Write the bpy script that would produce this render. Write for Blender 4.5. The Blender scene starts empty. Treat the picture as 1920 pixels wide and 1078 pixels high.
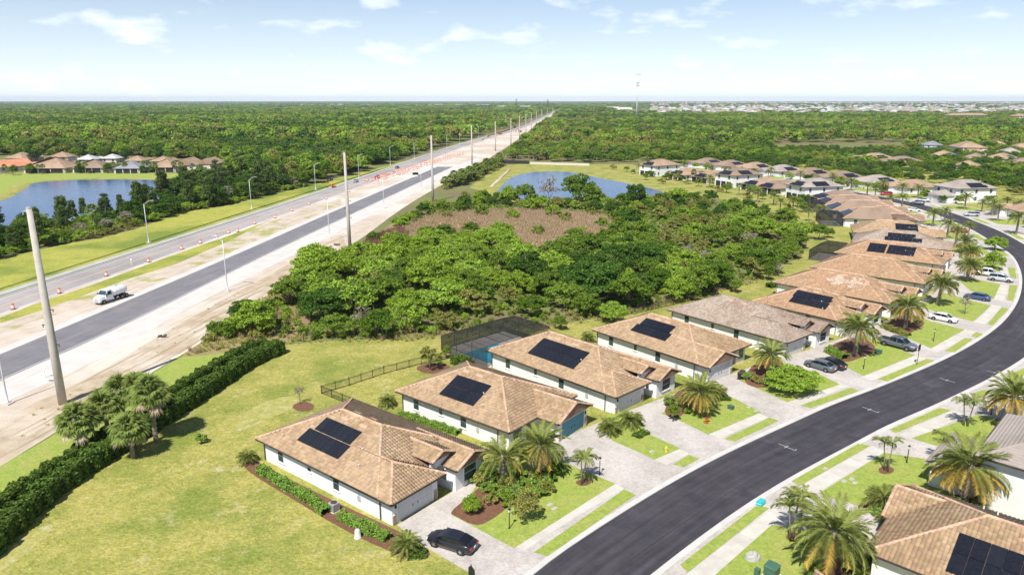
import bpy, math, random
import numpy as np
from mathutils import Vector, Matrix
R = math.radians
random.seed(7); rng = np.random.default_rng(7)
S = bpy.context.scene
COL = S.collection

# ---------------------------------------------------------------- camera, sky, sun, exposure
CAM_H = 40.0; FPX = 1331.0; HORIZON = 188.0
PITCH = math.atan((539 - HORIZON) / FPX)
cd = bpy.data.cameras.new('camera'); cam = bpy.data.objects.new('camera', cd); COL.objects.link(cam)
cam.location = (0, 0, CAM_H); cam.rotation_euler = (R(90) - PITCH, 0, 0)
cd.sensor_width = 36; cd.lens = FPX / 1920 * 36; cd.clip_start = 0.5; cd.clip_end = 60000
S.camera = cam
SUN_EL, SHADOW_AZ = 55.0, 23.0          # shadows run 23 deg to the right of straight ahead
sd = bpy.data.lights.new('sun', 'SUN'); sun = bpy.data.objects.new('sun', sd); COL.objects.link(sun)
sd.energy = 5.0; sd.angle = R(0.5); sd.color = (1, .955, .88)
dirv = Vector((math.sin(R(SHADOW_AZ)) * math.cos(R(SUN_EL)), math.cos(R(SHADOW_AZ)) * math.cos(R(SUN_EL)), -math.sin(R(SUN_EL))))
sun.rotation_euler = dirv.to_track_quat('-Z', 'Y').to_euler()
W = bpy.data.worlds.new('World'); S.world = W; W.use_nodes = True
nt = W.node_tree; nt.nodes.clear()
def N(tree, t, **k):
    n = tree.nodes.new(t)
    for a, b in k.items(): setattr(n, a, b)
    return n
out = N(nt, 'ShaderNodeOutputWorld'); bg = N(nt, 'ShaderNodeBackground'); bg.inputs[1].default_value = 0.084
sky = N(nt, 'ShaderNodeTexSky'); sky.sky_type = 'NISHITA'; sky.sun_disc = False
sky.sun_elevation = R(SUN_EL); sky.sun_rotation = R(180 + SHADOW_AZ); sky.altitude = 0
sky.air_density = 0.85; sky.dust_density = 0.0; sky.ozone_density = 3.5
# thin fair-weather cloud: direction projected on a plane above
tc = N(nt, 'ShaderNodeTexCoord'); sep = N(nt, 'ShaderNodeSeparateXYZ')
nt.links.new(tc.outputs['Generated'], sep.inputs[0])
mz = N(nt, 'ShaderNodeMath', operation='ADD'); mz.inputs[1].default_value = 0.28; nt.links.new(sep.outputs[2], mz.inputs[0])
mx = N(nt, 'ShaderNodeMath', operation='MAXIMUM'); mx.inputs[1].default_value = 0.02; nt.links.new(mz.outputs[0], mx.inputs[0])
dx = N(nt, 'ShaderNodeMath', operation='DIVIDE'); dy = N(nt, 'ShaderNodeMath', operation='DIVIDE')
nt.links.new(sep.outputs[0], dx.inputs[0]); nt.links.new(mx.outputs[0], dx.inputs[1])
nt.links.new(sep.outputs[1], dy.inputs[0]); nt.links.new(mx.outputs[0], dy.inputs[1])
cmb = N(nt, 'ShaderNodeCombineXYZ'); nt.links.new(dx.outputs[0], cmb.inputs[0]); nt.links.new(dy.outputs[0], cmb.inputs[1])
n1 = N(nt, 'ShaderNodeTexNoise'); n1.inputs['Scale'].default_value = 3.4; n1.inputs['Detail'].default_value = 7; n1.inputs['Roughness'].default_value = .55
nt.links.new(cmb.outputs[0], n1.inputs['Vector'])
cr = N(nt, 'ShaderNodeValToRGB'); cr.color_ramp.elements[0].position = .54; cr.color_ramp.elements[1].position = .72
cr.color_ramp.elements[0].color = (0, 0, 0, 1); cr.color_ramp.elements[1].color = (.75, .75, .75, 1)
nt.links.new(n1.outputs['Fac'], cr.inputs[0])
mixc = N(nt, 'ShaderNodeMix', data_type='RGBA'); mixc.inputs[7].default_value = (12.5, 12.6, 12.8, 1)
nt.links.new(cr.outputs[0], mixc.inputs[0]); nt.links.new(sky.outputs[0], mixc.inputs[6])
# whitish summer veil that thickens towards the horizon all round
ve = N(nt, 'ShaderNodeMath', operation='MULTIPLY'); ve.inputs[1].default_value = -9; nt.links.new(sep.outputs[2], ve.inputs[0])
vx = N(nt, 'ShaderNodeMath', operation='EXPONENT'); nt.links.new(ve.outputs[0], vx.inputs[0])
vm = N(nt, 'ShaderNodeMath', operation='MULTIPLY', use_clamp=True); vm.inputs[1].default_value = .78; nt.links.new(vx.outputs[0], vm.inputs[0])
mixv = N(nt, 'ShaderNodeMix', data_type='RGBA'); mixv.inputs[7].default_value = (10.2, 10.8, 11.6, 1)
nt.links.new(vm.outputs[0], mixv.inputs[0]); nt.links.new(mixc.outputs[2], mixv.inputs[6])
nt.links.new(mixv.outputs[2], bg.inputs[0]); nt.links.new(bg.outputs[0], out.inputs[0])
vs = S.view_settings; vs.view_transform = 'Standard'; vs.look = 'None'; vs.exposure = 0.40; vs.gamma = 1.0; vs.use_curve_mapping = False
S.render.engine = 'CYCLES'; S.cycles.max_bounces = 5; S.cycles.volume_bounces = 0; S.cycles.transparent_max_bounces = 12

# ---------------------------------------------------------------- helpers
def G(px, py, z=0.0):
    """survey point of the site plan: point at level z seen at photo position px, py"""
    cx, cy = (px - 960) / FPX, (539 - py) / FPX
    cp, sp = math.cos(PITCH), math.sin(PITCH)
    d = (cx, cp + sp * cy, -sp + cp * cy)
    t = (z - CAM_H) / d[2]
    return np.array([d[0] * t, d[1] * t])
def GP(l, z=0.0): return np.array([G(a, b, z) for a, b in l])

def tag(o, label=None, cat=None, group=None, kind=None):
    if label: o['label'] = label
    if cat: o['category'] = cat
    if group: o['group'] = group
    if kind: o['kind'] = kind
    return o
def link(name, data, parent=None, loc=None, rot=None, scale=None):
    o = bpy.data.objects.new(name, data); COL.objects.link(o)
    if parent is not None: o.parent = parent
    if loc is not None: o.location = loc
    if rot is not None: o.rotation_euler = rot
    if scale is not None: o.scale = scale if hasattr(scale, '__len__') else (scale,) * 3
    return o
def empty(name, loc, rz=0, scale=1, **k):
    o = link(name, None, None, (loc[0], loc[1], loc[2] if len(loc) > 2 else 0), (0, 0, rz), scale)
    o.empty_display_size = .2
    return tag(o, **k)
def copy_tree(o, parent=None):
    c = o.copy(); COL.objects.link(c)
    if parent is not None: c.parent = parent
    for ch in o.children: copy_tree(ch, c)
    return c
def np_mesh(name, V, F, mat=None, smooth=False, mats=None, mi=None):
    V = np.asarray(V, dtype=np.float32); F = np.asarray(F, dtype=np.int32)
    me = bpy.data.meshes.new(name)
    me.vertices.add(len(V)); me.vertices.foreach_set('co', V.ravel())
    n, k = F.shape
    me.loops.add(n * k); me.loops.foreach_set('vertex_index', F.ravel())
    me.polygons.add(n); me.polygons.foreach_set('loop_start', np.arange(0, n * k, k, dtype=np.int32))
    for m in (mats or ([mat] if mat else [])): me.materials.append(m)
    if mi is not None: me.polygons.foreach_set('material_index', np.asarray(mi, dtype=np.int32))
    me.polygons.foreach_set('use_smooth', np.full(n, smooth))
    me.update(calc_edges=True)
    return me
class MB:
    """collects boxes, tubes, lofts and polygons for ONE mesh"""
    def __init__(s): s.v = []; s.f = []; s.m = []
    def add(s, v, f, m=0):
        b = len(s.v); s.v += [tuple(p) for p in v]; s.f += [tuple(i + b for i in q) for q in f]; s.m += [m] * len(f); return s
    def box(s, x0, x1, y0, y1, z0, z1, m=0):
        return s.add([(x0, y0, z0), (x1, y0, z0), (x1, y1, z0), (x0, y1, z0), (x0, y0, z1), (x1, y0, z1), (x1, y1, z1), (x0, y1, z1)],
                     [(3, 2, 1, 0), (4, 5, 6, 7), (0, 1, 5, 4), (1, 2, 6, 5), (2, 3, 7, 6), (3, 0, 4, 7)], m)
    def bar(s, a, b, w, h=None, m=0):
        a = Vector(a); b = Vector(b); d = (b - a).normalized(); h = h or w
        u = d.cross(Vector((0, 0, 1)));
        if u.length < 1e-3: u = Vector((1, 0, 0))
        u.normalize(); n = u.cross(d)
        p = [a - u * w / 2 - n * h / 2, a + u * w / 2 - n * h / 2, a + u * w / 2 + n * h / 2, a - u * w / 2 + n * h / 2]
        q = [x + (b - a) for x in p]
        return s.add(p + q, [(0, 1, 2, 3), (7, 6, 5, 4), (0, 4, 5, 1), (1, 5, 6, 2), (2, 6, 7, 3), (3, 7, 4, 0)], m)
    def tube(s, pts, rad, n=8, m=0, caps=True):
        pts = [Vector(p) for p in pts]
        if not hasattr(rad, '__len__'): rad = [rad] * len(pts)
        V = []; F = []
        for i, p in enumerate(pts):
            d = (pts[min(i + 1, len(pts) - 1)] - pts[max(i - 1, 0)]).normalized()
            u = d.cross(Vector((0, 0, 1)))
            if u.length < 1e-2: u = Vector((1, 0, 0))
            u.normalize(); w = d.cross(u)
            for k in range(n):
                a = 2 * math.pi * k / n; V.append(p + (u * math.cos(a) + w * math.sin(a)) * rad[i])
        for i in range(len(pts) - 1):
            for k in range(n): F.append((i * n + k, i * n + (k + 1) % n, (i + 1) * n + (k + 1) % n, (i + 1) * n + k))
        if caps: F += [tuple(range(n))[::-1], tuple(range((len(pts) - 1) * n, len(pts) * n))]
        return s.add(V, F, m)
    def lathe(s, prof, n=12, c=(0, 0, 0), m=0):
        V = [(c[0] + r * math.cos(2 * math.pi * k / n), c[1] + r * math.sin(2 * math.pi * k / n), c[2] + z) for r, z in prof for k in range(n)]
        F = [(i * n + k, i * n + (k + 1) % n, (i + 1) * n + (k + 1) % n, (i + 1) * n + k) for i in range(len(prof) - 1) for k in range(n)]
        F += [tuple(range(n))[::-1], tuple(range((len(prof) - 1) * n, len(prof) * n))]
        return s.add(V, F, m)
    def prism(s, poly, z0, z1, m=0):
        n = len(poly)
        V = [(p[0], p[1], z0) for p in poly] + [(p[0], p[1], z1) for p in poly]
        F = [tuple(range(n))[::-1], tuple(range(n, 2 * n))] + [(i, (i + 1) % n, n + (i + 1) % n, n + i) for i in range(n)]
        return s.add(V, F, m)
    def mesh(s, name, *mats, smooth=False):
        me = bpy.data.meshes.new(name); me.from_pydata(s.v, [], s.f)
        for m in mats: me.materials.append(m)
        if len(mats) > 1: me.polygons.foreach_set('material_index', s.m)
        if smooth: me.polygons.foreach_set('use_smooth', [True] * len(s.f))
        me.update(); return me
    def build(s, name, mat, parent=None, smooth=False, **k):
        mats = mat if isinstance(mat, (list, tuple)) else [mat]
        return link(name, s.mesh(name, *mats, smooth=smooth), parent, **k)
def smooth_line(P, it=3):
    P = np.asarray(P, float)
    for _ in range(it):
        q = [P[0]]
        for a, b in zip(P[:-1], P[1:]): q += [a * .75 + b * .25, a * .25 + b * .75]
        q.append(P[-1]); P = np.array(q)
    return P
def smooth_loop(P, it=2):
    P = np.asarray(P, float)
    for _ in range(it):
        B = np.roll(P, -1, 0); P = np.stack([P * .75 + B * .25, P * .25 + B * .75], 1).reshape(-1, 2)
    return P
def inside(P, poly):
    P = np.asarray(P); poly = np.asarray(poly); x, y = P[:, 0], P[:, 1]
    r = np.zeros(len(P), bool); j = len(poly) - 1
    for i in range(len(poly)):
        xi, yi = poly[i]; xj, yj = poly[j]
        c = ((yi > y) != (yj > y)) & (x < (xj - xi) * (y - yi) / (yj - yi + 1e-12) + xi)
        r ^= c; j = i
    return r
class Line:
    def __init__(s, P):
        s.P = np.asarray(P, float); s.s = np.r_[0, np.cumsum(np.linalg.norm(np.diff(s.P, axis=0), axis=1))]; s.L = s.s[-1]
    def at(s, t): return np.array([np.interp(t, s.s, s.P[:, 0]), np.interp(t, s.s, s.P[:, 1])])
    def frame(s, t):
        a = s.at(min(t + 2, s.L)) - s.at(max(t - 2, 0)); a /= np.linalg.norm(a)
        return s.at(t), a, np.array([-a[1], a[0]])
    def off(s, t, d): p, a, n = s.frame(t); return p + n * d
    def foot(s, p): i = np.argmin(np.linalg.norm(s.P - p, axis=1)); return s.s[i], np.linalg.norm(s.P[i] - p)

# ---------------------------------------------------------------- materials
MATS = {}
def pmat(name, c1, c2=None, scale=1.0, rough=.85, bump=0.0, bscale=None, spec=.25, detail=5, lo=.35, hi=.65, metal=0.0,
         c3=None, scale3=.05, lo3=.45, hi3=.6, island=0.0, objrand=0.0, space='Object', coat=0.0, nrough=.62, streak=None, sdir=0.0, slo=.5, shi=.7, patch=None, pscale=.12, plo=.5, phi=.56, grain=0.0, gscale=4.0):
    """one principled surface: two noise colours, a large-scale third, per-piece variation, fine relief"""
    m = bpy.data.materials.new(name); m.use_nodes = True; t = m.node_tree; b = t.nodes['Principled BSDF']
    b.inputs['Roughness'].default_value = rough; b.inputs['Specular IOR Level'].default_value = spec; b.inputs['Metallic'].default_value = metal
    b.inputs['Coat Weight'].default_value = coat
    c = tuple(c1) + (1,)
    tcn = N(t, 'ShaderNodeTexCoord'); last = None
    def mix(fac, a, bcol):
        x = N(t, 'ShaderNodeMix', data_type='RGBA')
        t.links.new(fac, x.inputs[0])
        if isinstance(a, tuple): x.inputs[6].default_value = a
        else: t.links.new(a, x.inputs[6])
        if isinstance(bcol, tuple): x.inputs[7].default_value = bcol
        else: t.links.new(bcol, x.inputs[7])
        return x.outputs[2]
    def noise(sc, det, l, h, stretch=False):
        n = N(t, 'ShaderNodeTexNoise'); n.inputs['Scale'].default_value = sc; n.inputs['Detail'].default_value = det; n.inputs['Roughness'].default_value = nrough
        if stretch:
            mp = N(t, 'ShaderNodeMapping'); mp.vector_type = 'TEXTURE'; mp.inputs['Rotation'].default_value = (0, 0, sdir); mp.inputs['Scale'].default_value = (14, .55, 1)
            t.links.new(tcn.outputs[space], mp.inputs[0]); t.links.new(mp.outputs[0], n.inputs['Vector'])
        else: t.links.new(tcn.outputs[space], n.inputs['Vector'])
        r = N(t, 'ShaderNodeMapRange'); r.inputs[1].default_value = l; r.inputs[2].default_value = h
        t.links.new(n.outputs['Fac'], r.inputs[0]); return r.outputs[0]
    if c2 is not None: c = mix(noise(scale, detail, lo, hi), c, tuple(c2) + (1,))
    if c3 is not None: c = mix(noise(scale3, 6, lo3, hi3), c, tuple(c3) + (1,))
    if streak is not None: c = mix(noise(.6, 5, slo, shi, True), c, tuple(streak) + (1,))
    if patch is not None: c = mix(noise(pscale, 9, plo, phi), c, tuple(patch) + (1,))
    if grain:
        hg = N(t, 'ShaderNodeHueSaturation')
        if isinstance(c, tuple): hg.inputs['Color'].default_value = c
        else: t.links.new(c, hg.inputs['Color'])
        ngr = N(t, 'ShaderNodeTexNoise'); ngr.inputs['Scale'].default_value = gscale; ngr.inputs['Detail'].default_value = 6; ngr.inputs['Roughness'].default_value = .8; t.links.new(tcn.outputs[space], ngr.inputs['Vector'])
        rgr = N(t, 'ShaderNodeMapRange'); rgr.inputs[1].default_value = .3; rgr.inputs[2].default_value = .7; rgr.inputs[3].default_value = 1 - grain; rgr.inputs[4].default_value = 1 + grain
        t.links.new(ngr.outputs['Fac'], rgr.inputs[0]); t.links.new(rgr.outputs[0], hg.inputs['Value']); c = hg.outputs[0]
    if island or objrand:
        hs = N(t, 'ShaderNodeHueSaturation')
        if isinstance(c, tuple): hs.inputs['Color'].default_value = c
        else: t.links.new(c, hs.inputs['Color'])
        src = N(t, 'ShaderNodeNewGeometry').outputs['Random Per Island'] if island else N(t, 'ShaderNodeObjectInfo').outputs['Random']
        a = island or objrand
        r = N(t, 'ShaderNodeMapRange'); r.inputs[3].default_value = 1 - a; r.inputs[4].default_value = 1 + a
        t.links.new(src, r.inputs[0]); t.links.new(r.outputs[0], hs.inputs['Value'])
        mu = N(t, 'ShaderNodeMath', operation='MULTIPLY'); mu.inputs[1].default_value = 7.13; t.links.new(src, mu.inputs[0])
        fr = N(t, 'ShaderNodeMath', operation='FRACT'); t.links.new(mu.outputs[0], fr.inputs[0])
        r2 = N(t, 'ShaderNodeMapRange'); r2.inputs[3].default_value = .5 - a * .06; r2.inputs[4].default_value = .5 + a * .06
        t.links.new(fr.outputs[0], r2.inputs[0]); t.links.new(r2.outputs[0], hs.inputs['Hue'])
        c = hs.outputs[0]
    if isinstance(c, tuple): b.inputs['Base Color'].default_value = c
    else: t.links.new(c, b.inputs['Base Color'])
    if bump:
        n = N(t, 'ShaderNodeTexNoise'); n.inputs['Scale'].default_value = bscale or scale * 6; n.inputs['Detail'].default_value = 4
        t.links.new(tcn.outputs[space], n.inputs['Vector'])
        bp = N(t, 'ShaderNodeBump'); bp.inputs['Strength'].default_value = 1.0; bp.inputs['Distance'].default_value = bump
        t.links.new(n.outputs['Fac'], bp.inputs['Height']); t.links.new(bp.outputs[0], b.inputs['Normal'])
    MATS[name] = m; return m
def leafmat(name, c1, c2, trans=.3, var=.4):
    """foliage: colour varies per plant and per leaf, some light comes through"""
    m = bpy.data.materials.new(name); m.use_nodes = True; t = m.node_tree; t.nodes.clear()
    o = N(t, 'ShaderNodeOutputMaterial'); d = N(t, 'ShaderNodeBsdfDiffuse'); tr = N(t, 'ShaderNodeBsdfTranslucent'); mx = N(t, 'ShaderNodeMixShader')
    mx.inputs[0].default_value = trans
    oi = N(t, 'ShaderNodeObjectInfo'); ge = N(t, 'ShaderNodeNewGeometry')
    mc = N(t, 'ShaderNodeMix', data_type='RGBA'); mc.inputs[6].default_value = tuple(c1) + (1,); mc.inputs[7].default_value = tuple(c2) + (1,)
    t.links.new(oi.outputs['Random'], mc.inputs[0])
    hs = N(t, 'ShaderNodeHueSaturation'); t.links.new(mc.outputs[2], hs.inputs['Color'])
    r = N(t, 'ShaderNodeMapRange'); r.inputs[3].default_value = 1 - var; r.inputs[4].default_value = 1 + var
    t.links.new(ge.outputs['Random Per Island'], r.inputs[0]); t.links.new(r.outputs[0], hs.inputs['Value'])
    r2 = N(t, 'ShaderNodeMapRange'); r2.inputs[3].default_value = .48; r2.inputs[4].default_value = .515
    t.links.new(oi.outputs['Random'], r2.inputs[0]); t.links.new(r2.outputs[0], hs.inputs['Hue'])
    t.links.new(hs.outputs[0], d.inputs[0]); t.links.new(hs.outputs[0], tr.inputs[0])
    t.links.new(d.outputs[0], mx.inputs[1]); t.links.new(tr.outputs[0], mx.inputs[2]); t.links.new(mx.outputs[0], o.inputs[0])
    MATS[name] = m; return m

M_ground = pmat('forest_floor', (.13, .16, .045), (.20, .20, .07), .06, bump=.1, bscale=.5, c3=(.17, .13, .07), scale3=.015)
M_lawn = pmat('lawn_grass', (.285, .275, .055), (.395, .35, .112), .8, bump=.12, bscale=4, detail=12, nrough=.72, lo=.36, hi=.64, c3=(.19, .225, .04), scale3=.13, lo3=.42, hi3=.62, patch=(.47, .40, .22), pscale=.2, plo=.57, phi=.74, grain=.45, gscale=2.2)
M_green = pmat('watered_grass', (.21, .30, .045), (.32, .36, .08), 1.3, bump=.1, bscale=7, detail=10, nrough=.72, c3=(.36, .34, .10), scale3=.3, lo3=.48, hi3=.72, grain=.32, gscale=4)
M_verge = pmat('roadside_grass', (.29, .31, .05), (.38, .355, .08), .25, grain=.35, gscale=1.4, bump=.05, bscale=7, c3=(.17, .22, .035), scale3=.04)
M_dry = pmat('dry_weeds', (.33, .25, .12), (.22, .21, .07), .5, bump=.1, bscale=4, c3=(.26, .17, .10), scale3=.09)
M_reed = pmat('dry_reeds_bed', (.47, .36, .25), (.36, .26, .165), .35, bump=.12, bscale=3, c3=(.22, .20, .07), scale3=.06, lo3=.52, hi3=.7)
M_sand = pmat('graded_sand', (.56, .48, .40), (.45, .37, .295), .22, bump=.06, bscale=3, detail=9, c3=(.64, .58, .51), scale3=.03, streak=(.36, .29, .22), sdir=R(82.5), slo=.52, shi=.78)
M_lime = pmat('lime_rock_base', (.60, .57, .54), (.52, .49, .455), .3, bump=.03, bscale=5, streak=(.47, .44, .40), sdir=R(82.5), slo=.52, shi=.75)
M_dirt = pmat('tracked_dirt', (.50, .41, .30), (.38, .30, .21), .4, bump=.08, bscale=2.5, c3=(.57, .50, .41), scale3=.06, streak=(.30, .225, .15), sdir=R(80), slo=.5, shi=.66, patch=(.24, .25, .08), pscale=.10, plo=.62, phi=.68)
M_patch = pmat('weedy_sand', (.56, .48, .40), (.45, .37, .295), .22, bump=.06, bscale=3, streak=(.38, .31, .24), sdir=R(82.5), patch=(.30, .31, .07), pscale=.11, plo=.52, phi=.62)
M_newasph = pmat('fresh_base_asphalt', (.155, .15, .165), (.20, .19, .20), .2, bump=.01, bscale=30, c3=(.23, .22, .225), scale3=.04, lo3=.55, hi3=.75, streak=(.235, .225, .23), sdir=R(82.5), slo=.5, shi=.72)
M_oldasph = pmat('worn_asphalt', (.33, .30, .30), (.39, .355, .35), .25, bump=.01, bscale=30, c3=(.27, .25, .25), scale3=.02)
M_asph = pmat('dark_asphalt', (.040, .037, .045), (.058, .053, .061), .5, bump=.012, bscale=40, rough=.8, c3=(.10, .092, .10), scale3=.16, lo3=.58, hi3=.85)
M_conc = pmat('pale_concrete', (.55, .52, .465), (.475, .445, .395), .8, bump=.01, bscale=25, objrand=.06)
M_kerb = pmat('kerb_concrete', (.57, .55, .52), (.48, .46, .43), .5)
M_walk = pmat('grey_walk_concrete', (.42, .42, .40), (.35, .35, .33), .3)
M_mulch = pmat('bark_mulch', (.20, .095, .055), (.13, .07, .045), 3, bump=.05, bscale=14)
M_mark = pmat('worn_survey_paint', (.50, .50, .50), (.28, .27, .28), 4)
M_white = pmat('white_line_paint', (.80, .80, .78), (.6, .6, .58), 3)
M_yellow = pmat('yellow_line_paint', (.75, .52, .12), (.6, .45, .2), 3)
M_stucco = pmat('white_stucco', (.80, .80, .79), (.74, .74, .74), .6, bump=.006, bscale=30, rough=.9)
M_farwall = pmat('far_grey_wall', (.56, .55, .53), (.50, .49, .47), .5)
M_cream = pmat('cream_stucco', (.62, .58, .50), (.56, .52, .45), .6, bump=.006, bscale=30, rough=.9)
M_trim = pmat('bronze_trim', (.055, .045, .04), (.08, .065, .06), 2, rough=.5)
M_soffit = pmat('pale_soffit', (.6, .58, .55), (.5, .48, .46), 2)
M_frame = pmat('window_frame_paint', (.78, .78, .77), (.7, .7, .7), 3, rough=.4)
M_glass = pmat('tinted_window_glass', (.02, .045, .05), (.05, .09, .09), 1.2, rough=.06, spec=.6)
M_cglass = pmat('car_window_glass', (.008, .010, .013), (.012, .014, .018), 1.2, rough=.05, spec=.6)
M_dark = pmat('dark_screen_mesh', (.025, .025, .028), (.04, .04, .045), 3)
M_gdoor = pmat('white_garage_door', (.60, .60, .61), (.55, .55, .57), 2, rough=.5)
M_tdoor = pmat('teal_garage_door', (.075, .24, .32), (.09, .27, .34), 2, rough=.5)
M_stone = pmat('ledger_stone', (.50, .36, .27), (.30, .20, .15), 5, bump=.03, bscale=9)
M_tan = pmat('tan_roof_tile', (.285, .192, .112), (.345, .243, .15), .9, rough=.85, island=.2, c3=(.365, .26, .165), scale3=.18)
M_tan1 = pmat('tan_roof_tile_piece', (.285, .192, .112), (.345, .243, .15), .9, rough=.85, objrand=.22)
M_grey = pmat('weathered_roof_tile', (.245, .18, .135), (.30, .23, .18), .9, rough=.85, island=.2, c3=(.34, .275, .225), scale3=.15)
M_brown = pmat('brown_roof_tile', (.285, .19, .115), (.34, .235, .15), .9, rough=.85, island=.2, c3=(.36, .23, .14), scale3=.18)
M_ridge = pmat('ridge_cap_tile', (.47, .30, .195), (.54, .375, .265), 1.5, island=.2)
M_underlay = pmat('roof_underlay', (.20, .13, .09), (.26, .17, .12), 1)
M_solar = pmat('solar_cell_glass', (.012, .013, .018), (.017, .018, .025), 2, rough=.18, spec=.5, objrand=.15)
M_alu = pmat('galvanised_metal', (.55, .56, .57), (.48, .49, .5), 2, rough=.45, metal=.3)
M_pole = pmat('pole_concrete', (.47, .435, .385), (.40, .37, .33), 1.2, bump=.01, bscale=14)
M_black = pmat('black_paint', (.02, .02, .021), (.03, .03, .03), 2, rough=.45)
M_orange = pmat('traffic_orange', (.85, .16, .04), (.75, .14, .04), 4, rough=.5)
M_wband = pmat('reflective_white_band', (.8, .8, .8), (.75, .75, .75), 4, rough=.5)
M_bark = pmat('tree_bark', (.16, .125, .095), (.24, .20, .16), 4, bump=.03, bscale=12)
M_pbark = pmat('palm_bark', (.30, .25, .20), (.20, .16, .125), 5, bump=.04, bscale=9)
M_deck = pmat('pool_deck', (.62, .57, .52), (.55, .5, .46), 1)
M_transf = pmat('green_enclosure_paint', (.06, .13, .09), (.07, .15, .10), 2, rough=.5)
M_teal = pmat('turquoise_plastic', (.03, .42, .45), (.05, .48, .50), 2, rough=.4)
M_red = pmat('croton_red', (.55, .08, .04), (.45, .14, .05), 3)
M_tyre = pmat('tyre_rubber', (.018, .018, .018), (.03, .03, .03), 3)
M_rim = pmat('wheel_rim', (.45, .45, .46), (.35, .35, .36), 3, rough=.35, metal=.6)
M_lampg = pmat('lamp_lens', (.85, .85, .82), (.8, .8, .78), 3, rough=.15, spec=.6)
M_tail = pmat('tail_lamp_lens', (.45, .015, .015), (.4, .02, .02), 3, rough=.2, spec=.6)
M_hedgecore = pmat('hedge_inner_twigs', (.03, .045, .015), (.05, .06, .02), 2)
def paint(name, c): return pmat(name, c, tuple(x * 1.05 for x in c), 2, rough=.28, spec=.5, coat=.6)
P_black, P_white, P_silver, P_slate, P_red, P_navy = (paint('black_car_paint', (.012, .013, .018)), paint('white_car_paint', (.78, .78, .78)),
    paint('silver_car_paint', (.42, .44, .46)), paint('slate_car_paint', (.10, .12, .14)), paint('red_car_paint', (.42, .02, .02)), paint('blue_car_paint', (.04, .08, .17)))
# pavers: block pattern in the material (single blocks are smaller than a pixel or two)
M_paver = pmat('driveway_pavers', (.51, .475, .44), (.435, .40, .37), .9, c3=(.56, .525, .49), scale3=.2)
t = M_paver.node_tree; b = t.nodes['Principled BSDF']
br = N(t, 'ShaderNodeTexBrick'); br.inputs['Scale'].default_value = 2.2; br.inputs['Mortar Size'].default_value = .03; br.inputs['Brick Width'].default_value = .5
br.inputs['Color1'].default_value = (1.1, 1.1, 1.1, 1); br.inputs['Color2'].default_value = (.82, .8, .79, 1); br.inputs['Mortar'].default_value = (.7, .68, .66, 1)
tcn = N(t, 'ShaderNodeTexCoord'); t.links.new(tcn.outputs['Object'], br.inputs['Vector'])
mm = N(t, 'ShaderNodeMix', data_type='RGBA', blend_type='MULTIPLY'); mm.inputs[0].default_value = 1
src = b.inputs['Base Color'].links[0].from_socket; t.links.new(src, mm.inputs[6]); t.links.new(br.outputs[0], mm.inputs[7]); t.links.new(mm.outputs[2], b.inputs['Base Color'])
# street asphalt: wheel tracks and streaks run along the lanes (uv: metres along, metres across), fine pale grit
t = M_asph.node_tree; b = t.nodes['Principled BSDF']; uvn = N(t, 'ShaderNodeTexCoord'); mp = N(t, 'ShaderNodeMapping'); mp.inputs['Scale'].default_value = (.035, .9, 1)
t.links.new(uvn.outputs['UV'], mp.inputs[0]); nz = N(t, 'ShaderNodeTexNoise'); nz.inputs['Scale'].default_value = 1.4; nz.inputs['Detail'].default_value = 6; nz.inputs['Roughness'].default_value = .65; t.links.new(mp.outputs[0], nz.inputs['Vector'])
rr = N(t, 'ShaderNodeMapRange'); rr.inputs[1].default_value = .3; rr.inputs[2].default_value = .75; rr.inputs[3].default_value = .72; rr.inputs[4].default_value = 1.45; t.links.new(nz.outputs['Fac'], rr.inputs[0])
ng = N(t, 'ShaderNodeTexNoise'); ng.inputs['Scale'].default_value = 5.5; ng.inputs['Detail'].default_value = 3; t.links.new(uvn.outputs['Object'], ng.inputs['Vector'])
rg = N(t, 'ShaderNodeMapRange'); rg.inputs[1].default_value = .72; rg.inputs[2].default_value = .78; rg.inputs[3].default_value = 0; rg.inputs[4].default_value = .22; t.links.new(ng.outputs['Fac'], rg.inputs[0])
mm = N(t, 'ShaderNodeMix', data_type='RGBA', blend_type='MULTIPLY'); mm.inputs[0].default_value = 1; t.links.new(b.inputs['Base Color'].links[0].from_socket, mm.inputs[6]); t.links.new(rr.outputs[0], mm.inputs[7])
mg = N(t, 'ShaderNodeMix', data_type='RGBA'); mg.inputs[7].default_value = (.35, .33, .32, 1); t.links.new(rg.outputs[0], mg.inputs[0]); t.links.new(mm.outputs[2], mg.inputs[6]); t.links.new(mg.outputs[2], b.inputs['Base Color'])
# water
def water(name, c, rough=.03):
    m = bpy.data.materials.new(name); m.use_nodes = True; t = m.node_tree; b = t.nodes['Principled BSDF']
    b.inputs['Base Color'].default_value = tuple(c) + (1,); b.inputs['Roughness'].default_value = rough; b.inputs['IOR'].default_value = 1.333
    b.inputs['Specular IOR Level'].default_value = .3
    n = N(t, 'ShaderNodeTexNoise'); n.inputs['Scale'].default_value = .8; n.inputs['Detail'].default_value = 3
    tcn = N(t, 'ShaderNodeTexCoord'); t.links.new(tcn.outputs['Object'], n.inputs['Vector'])
    bp = N(t, 'ShaderNodeBump'); bp.inputs['Strength'].default_value = .8; bp.inputs['Distance'].default_value = .09
    t.links.new(n.outputs['Fac'], bp.inputs['Height']); t.links.new(bp.outputs[0], b.inputs['Normal']); return m
M_water = water('pond_water', (.010, .062, .19)); M_pool = water('pool_water', (.05, .42, .62))
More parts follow.
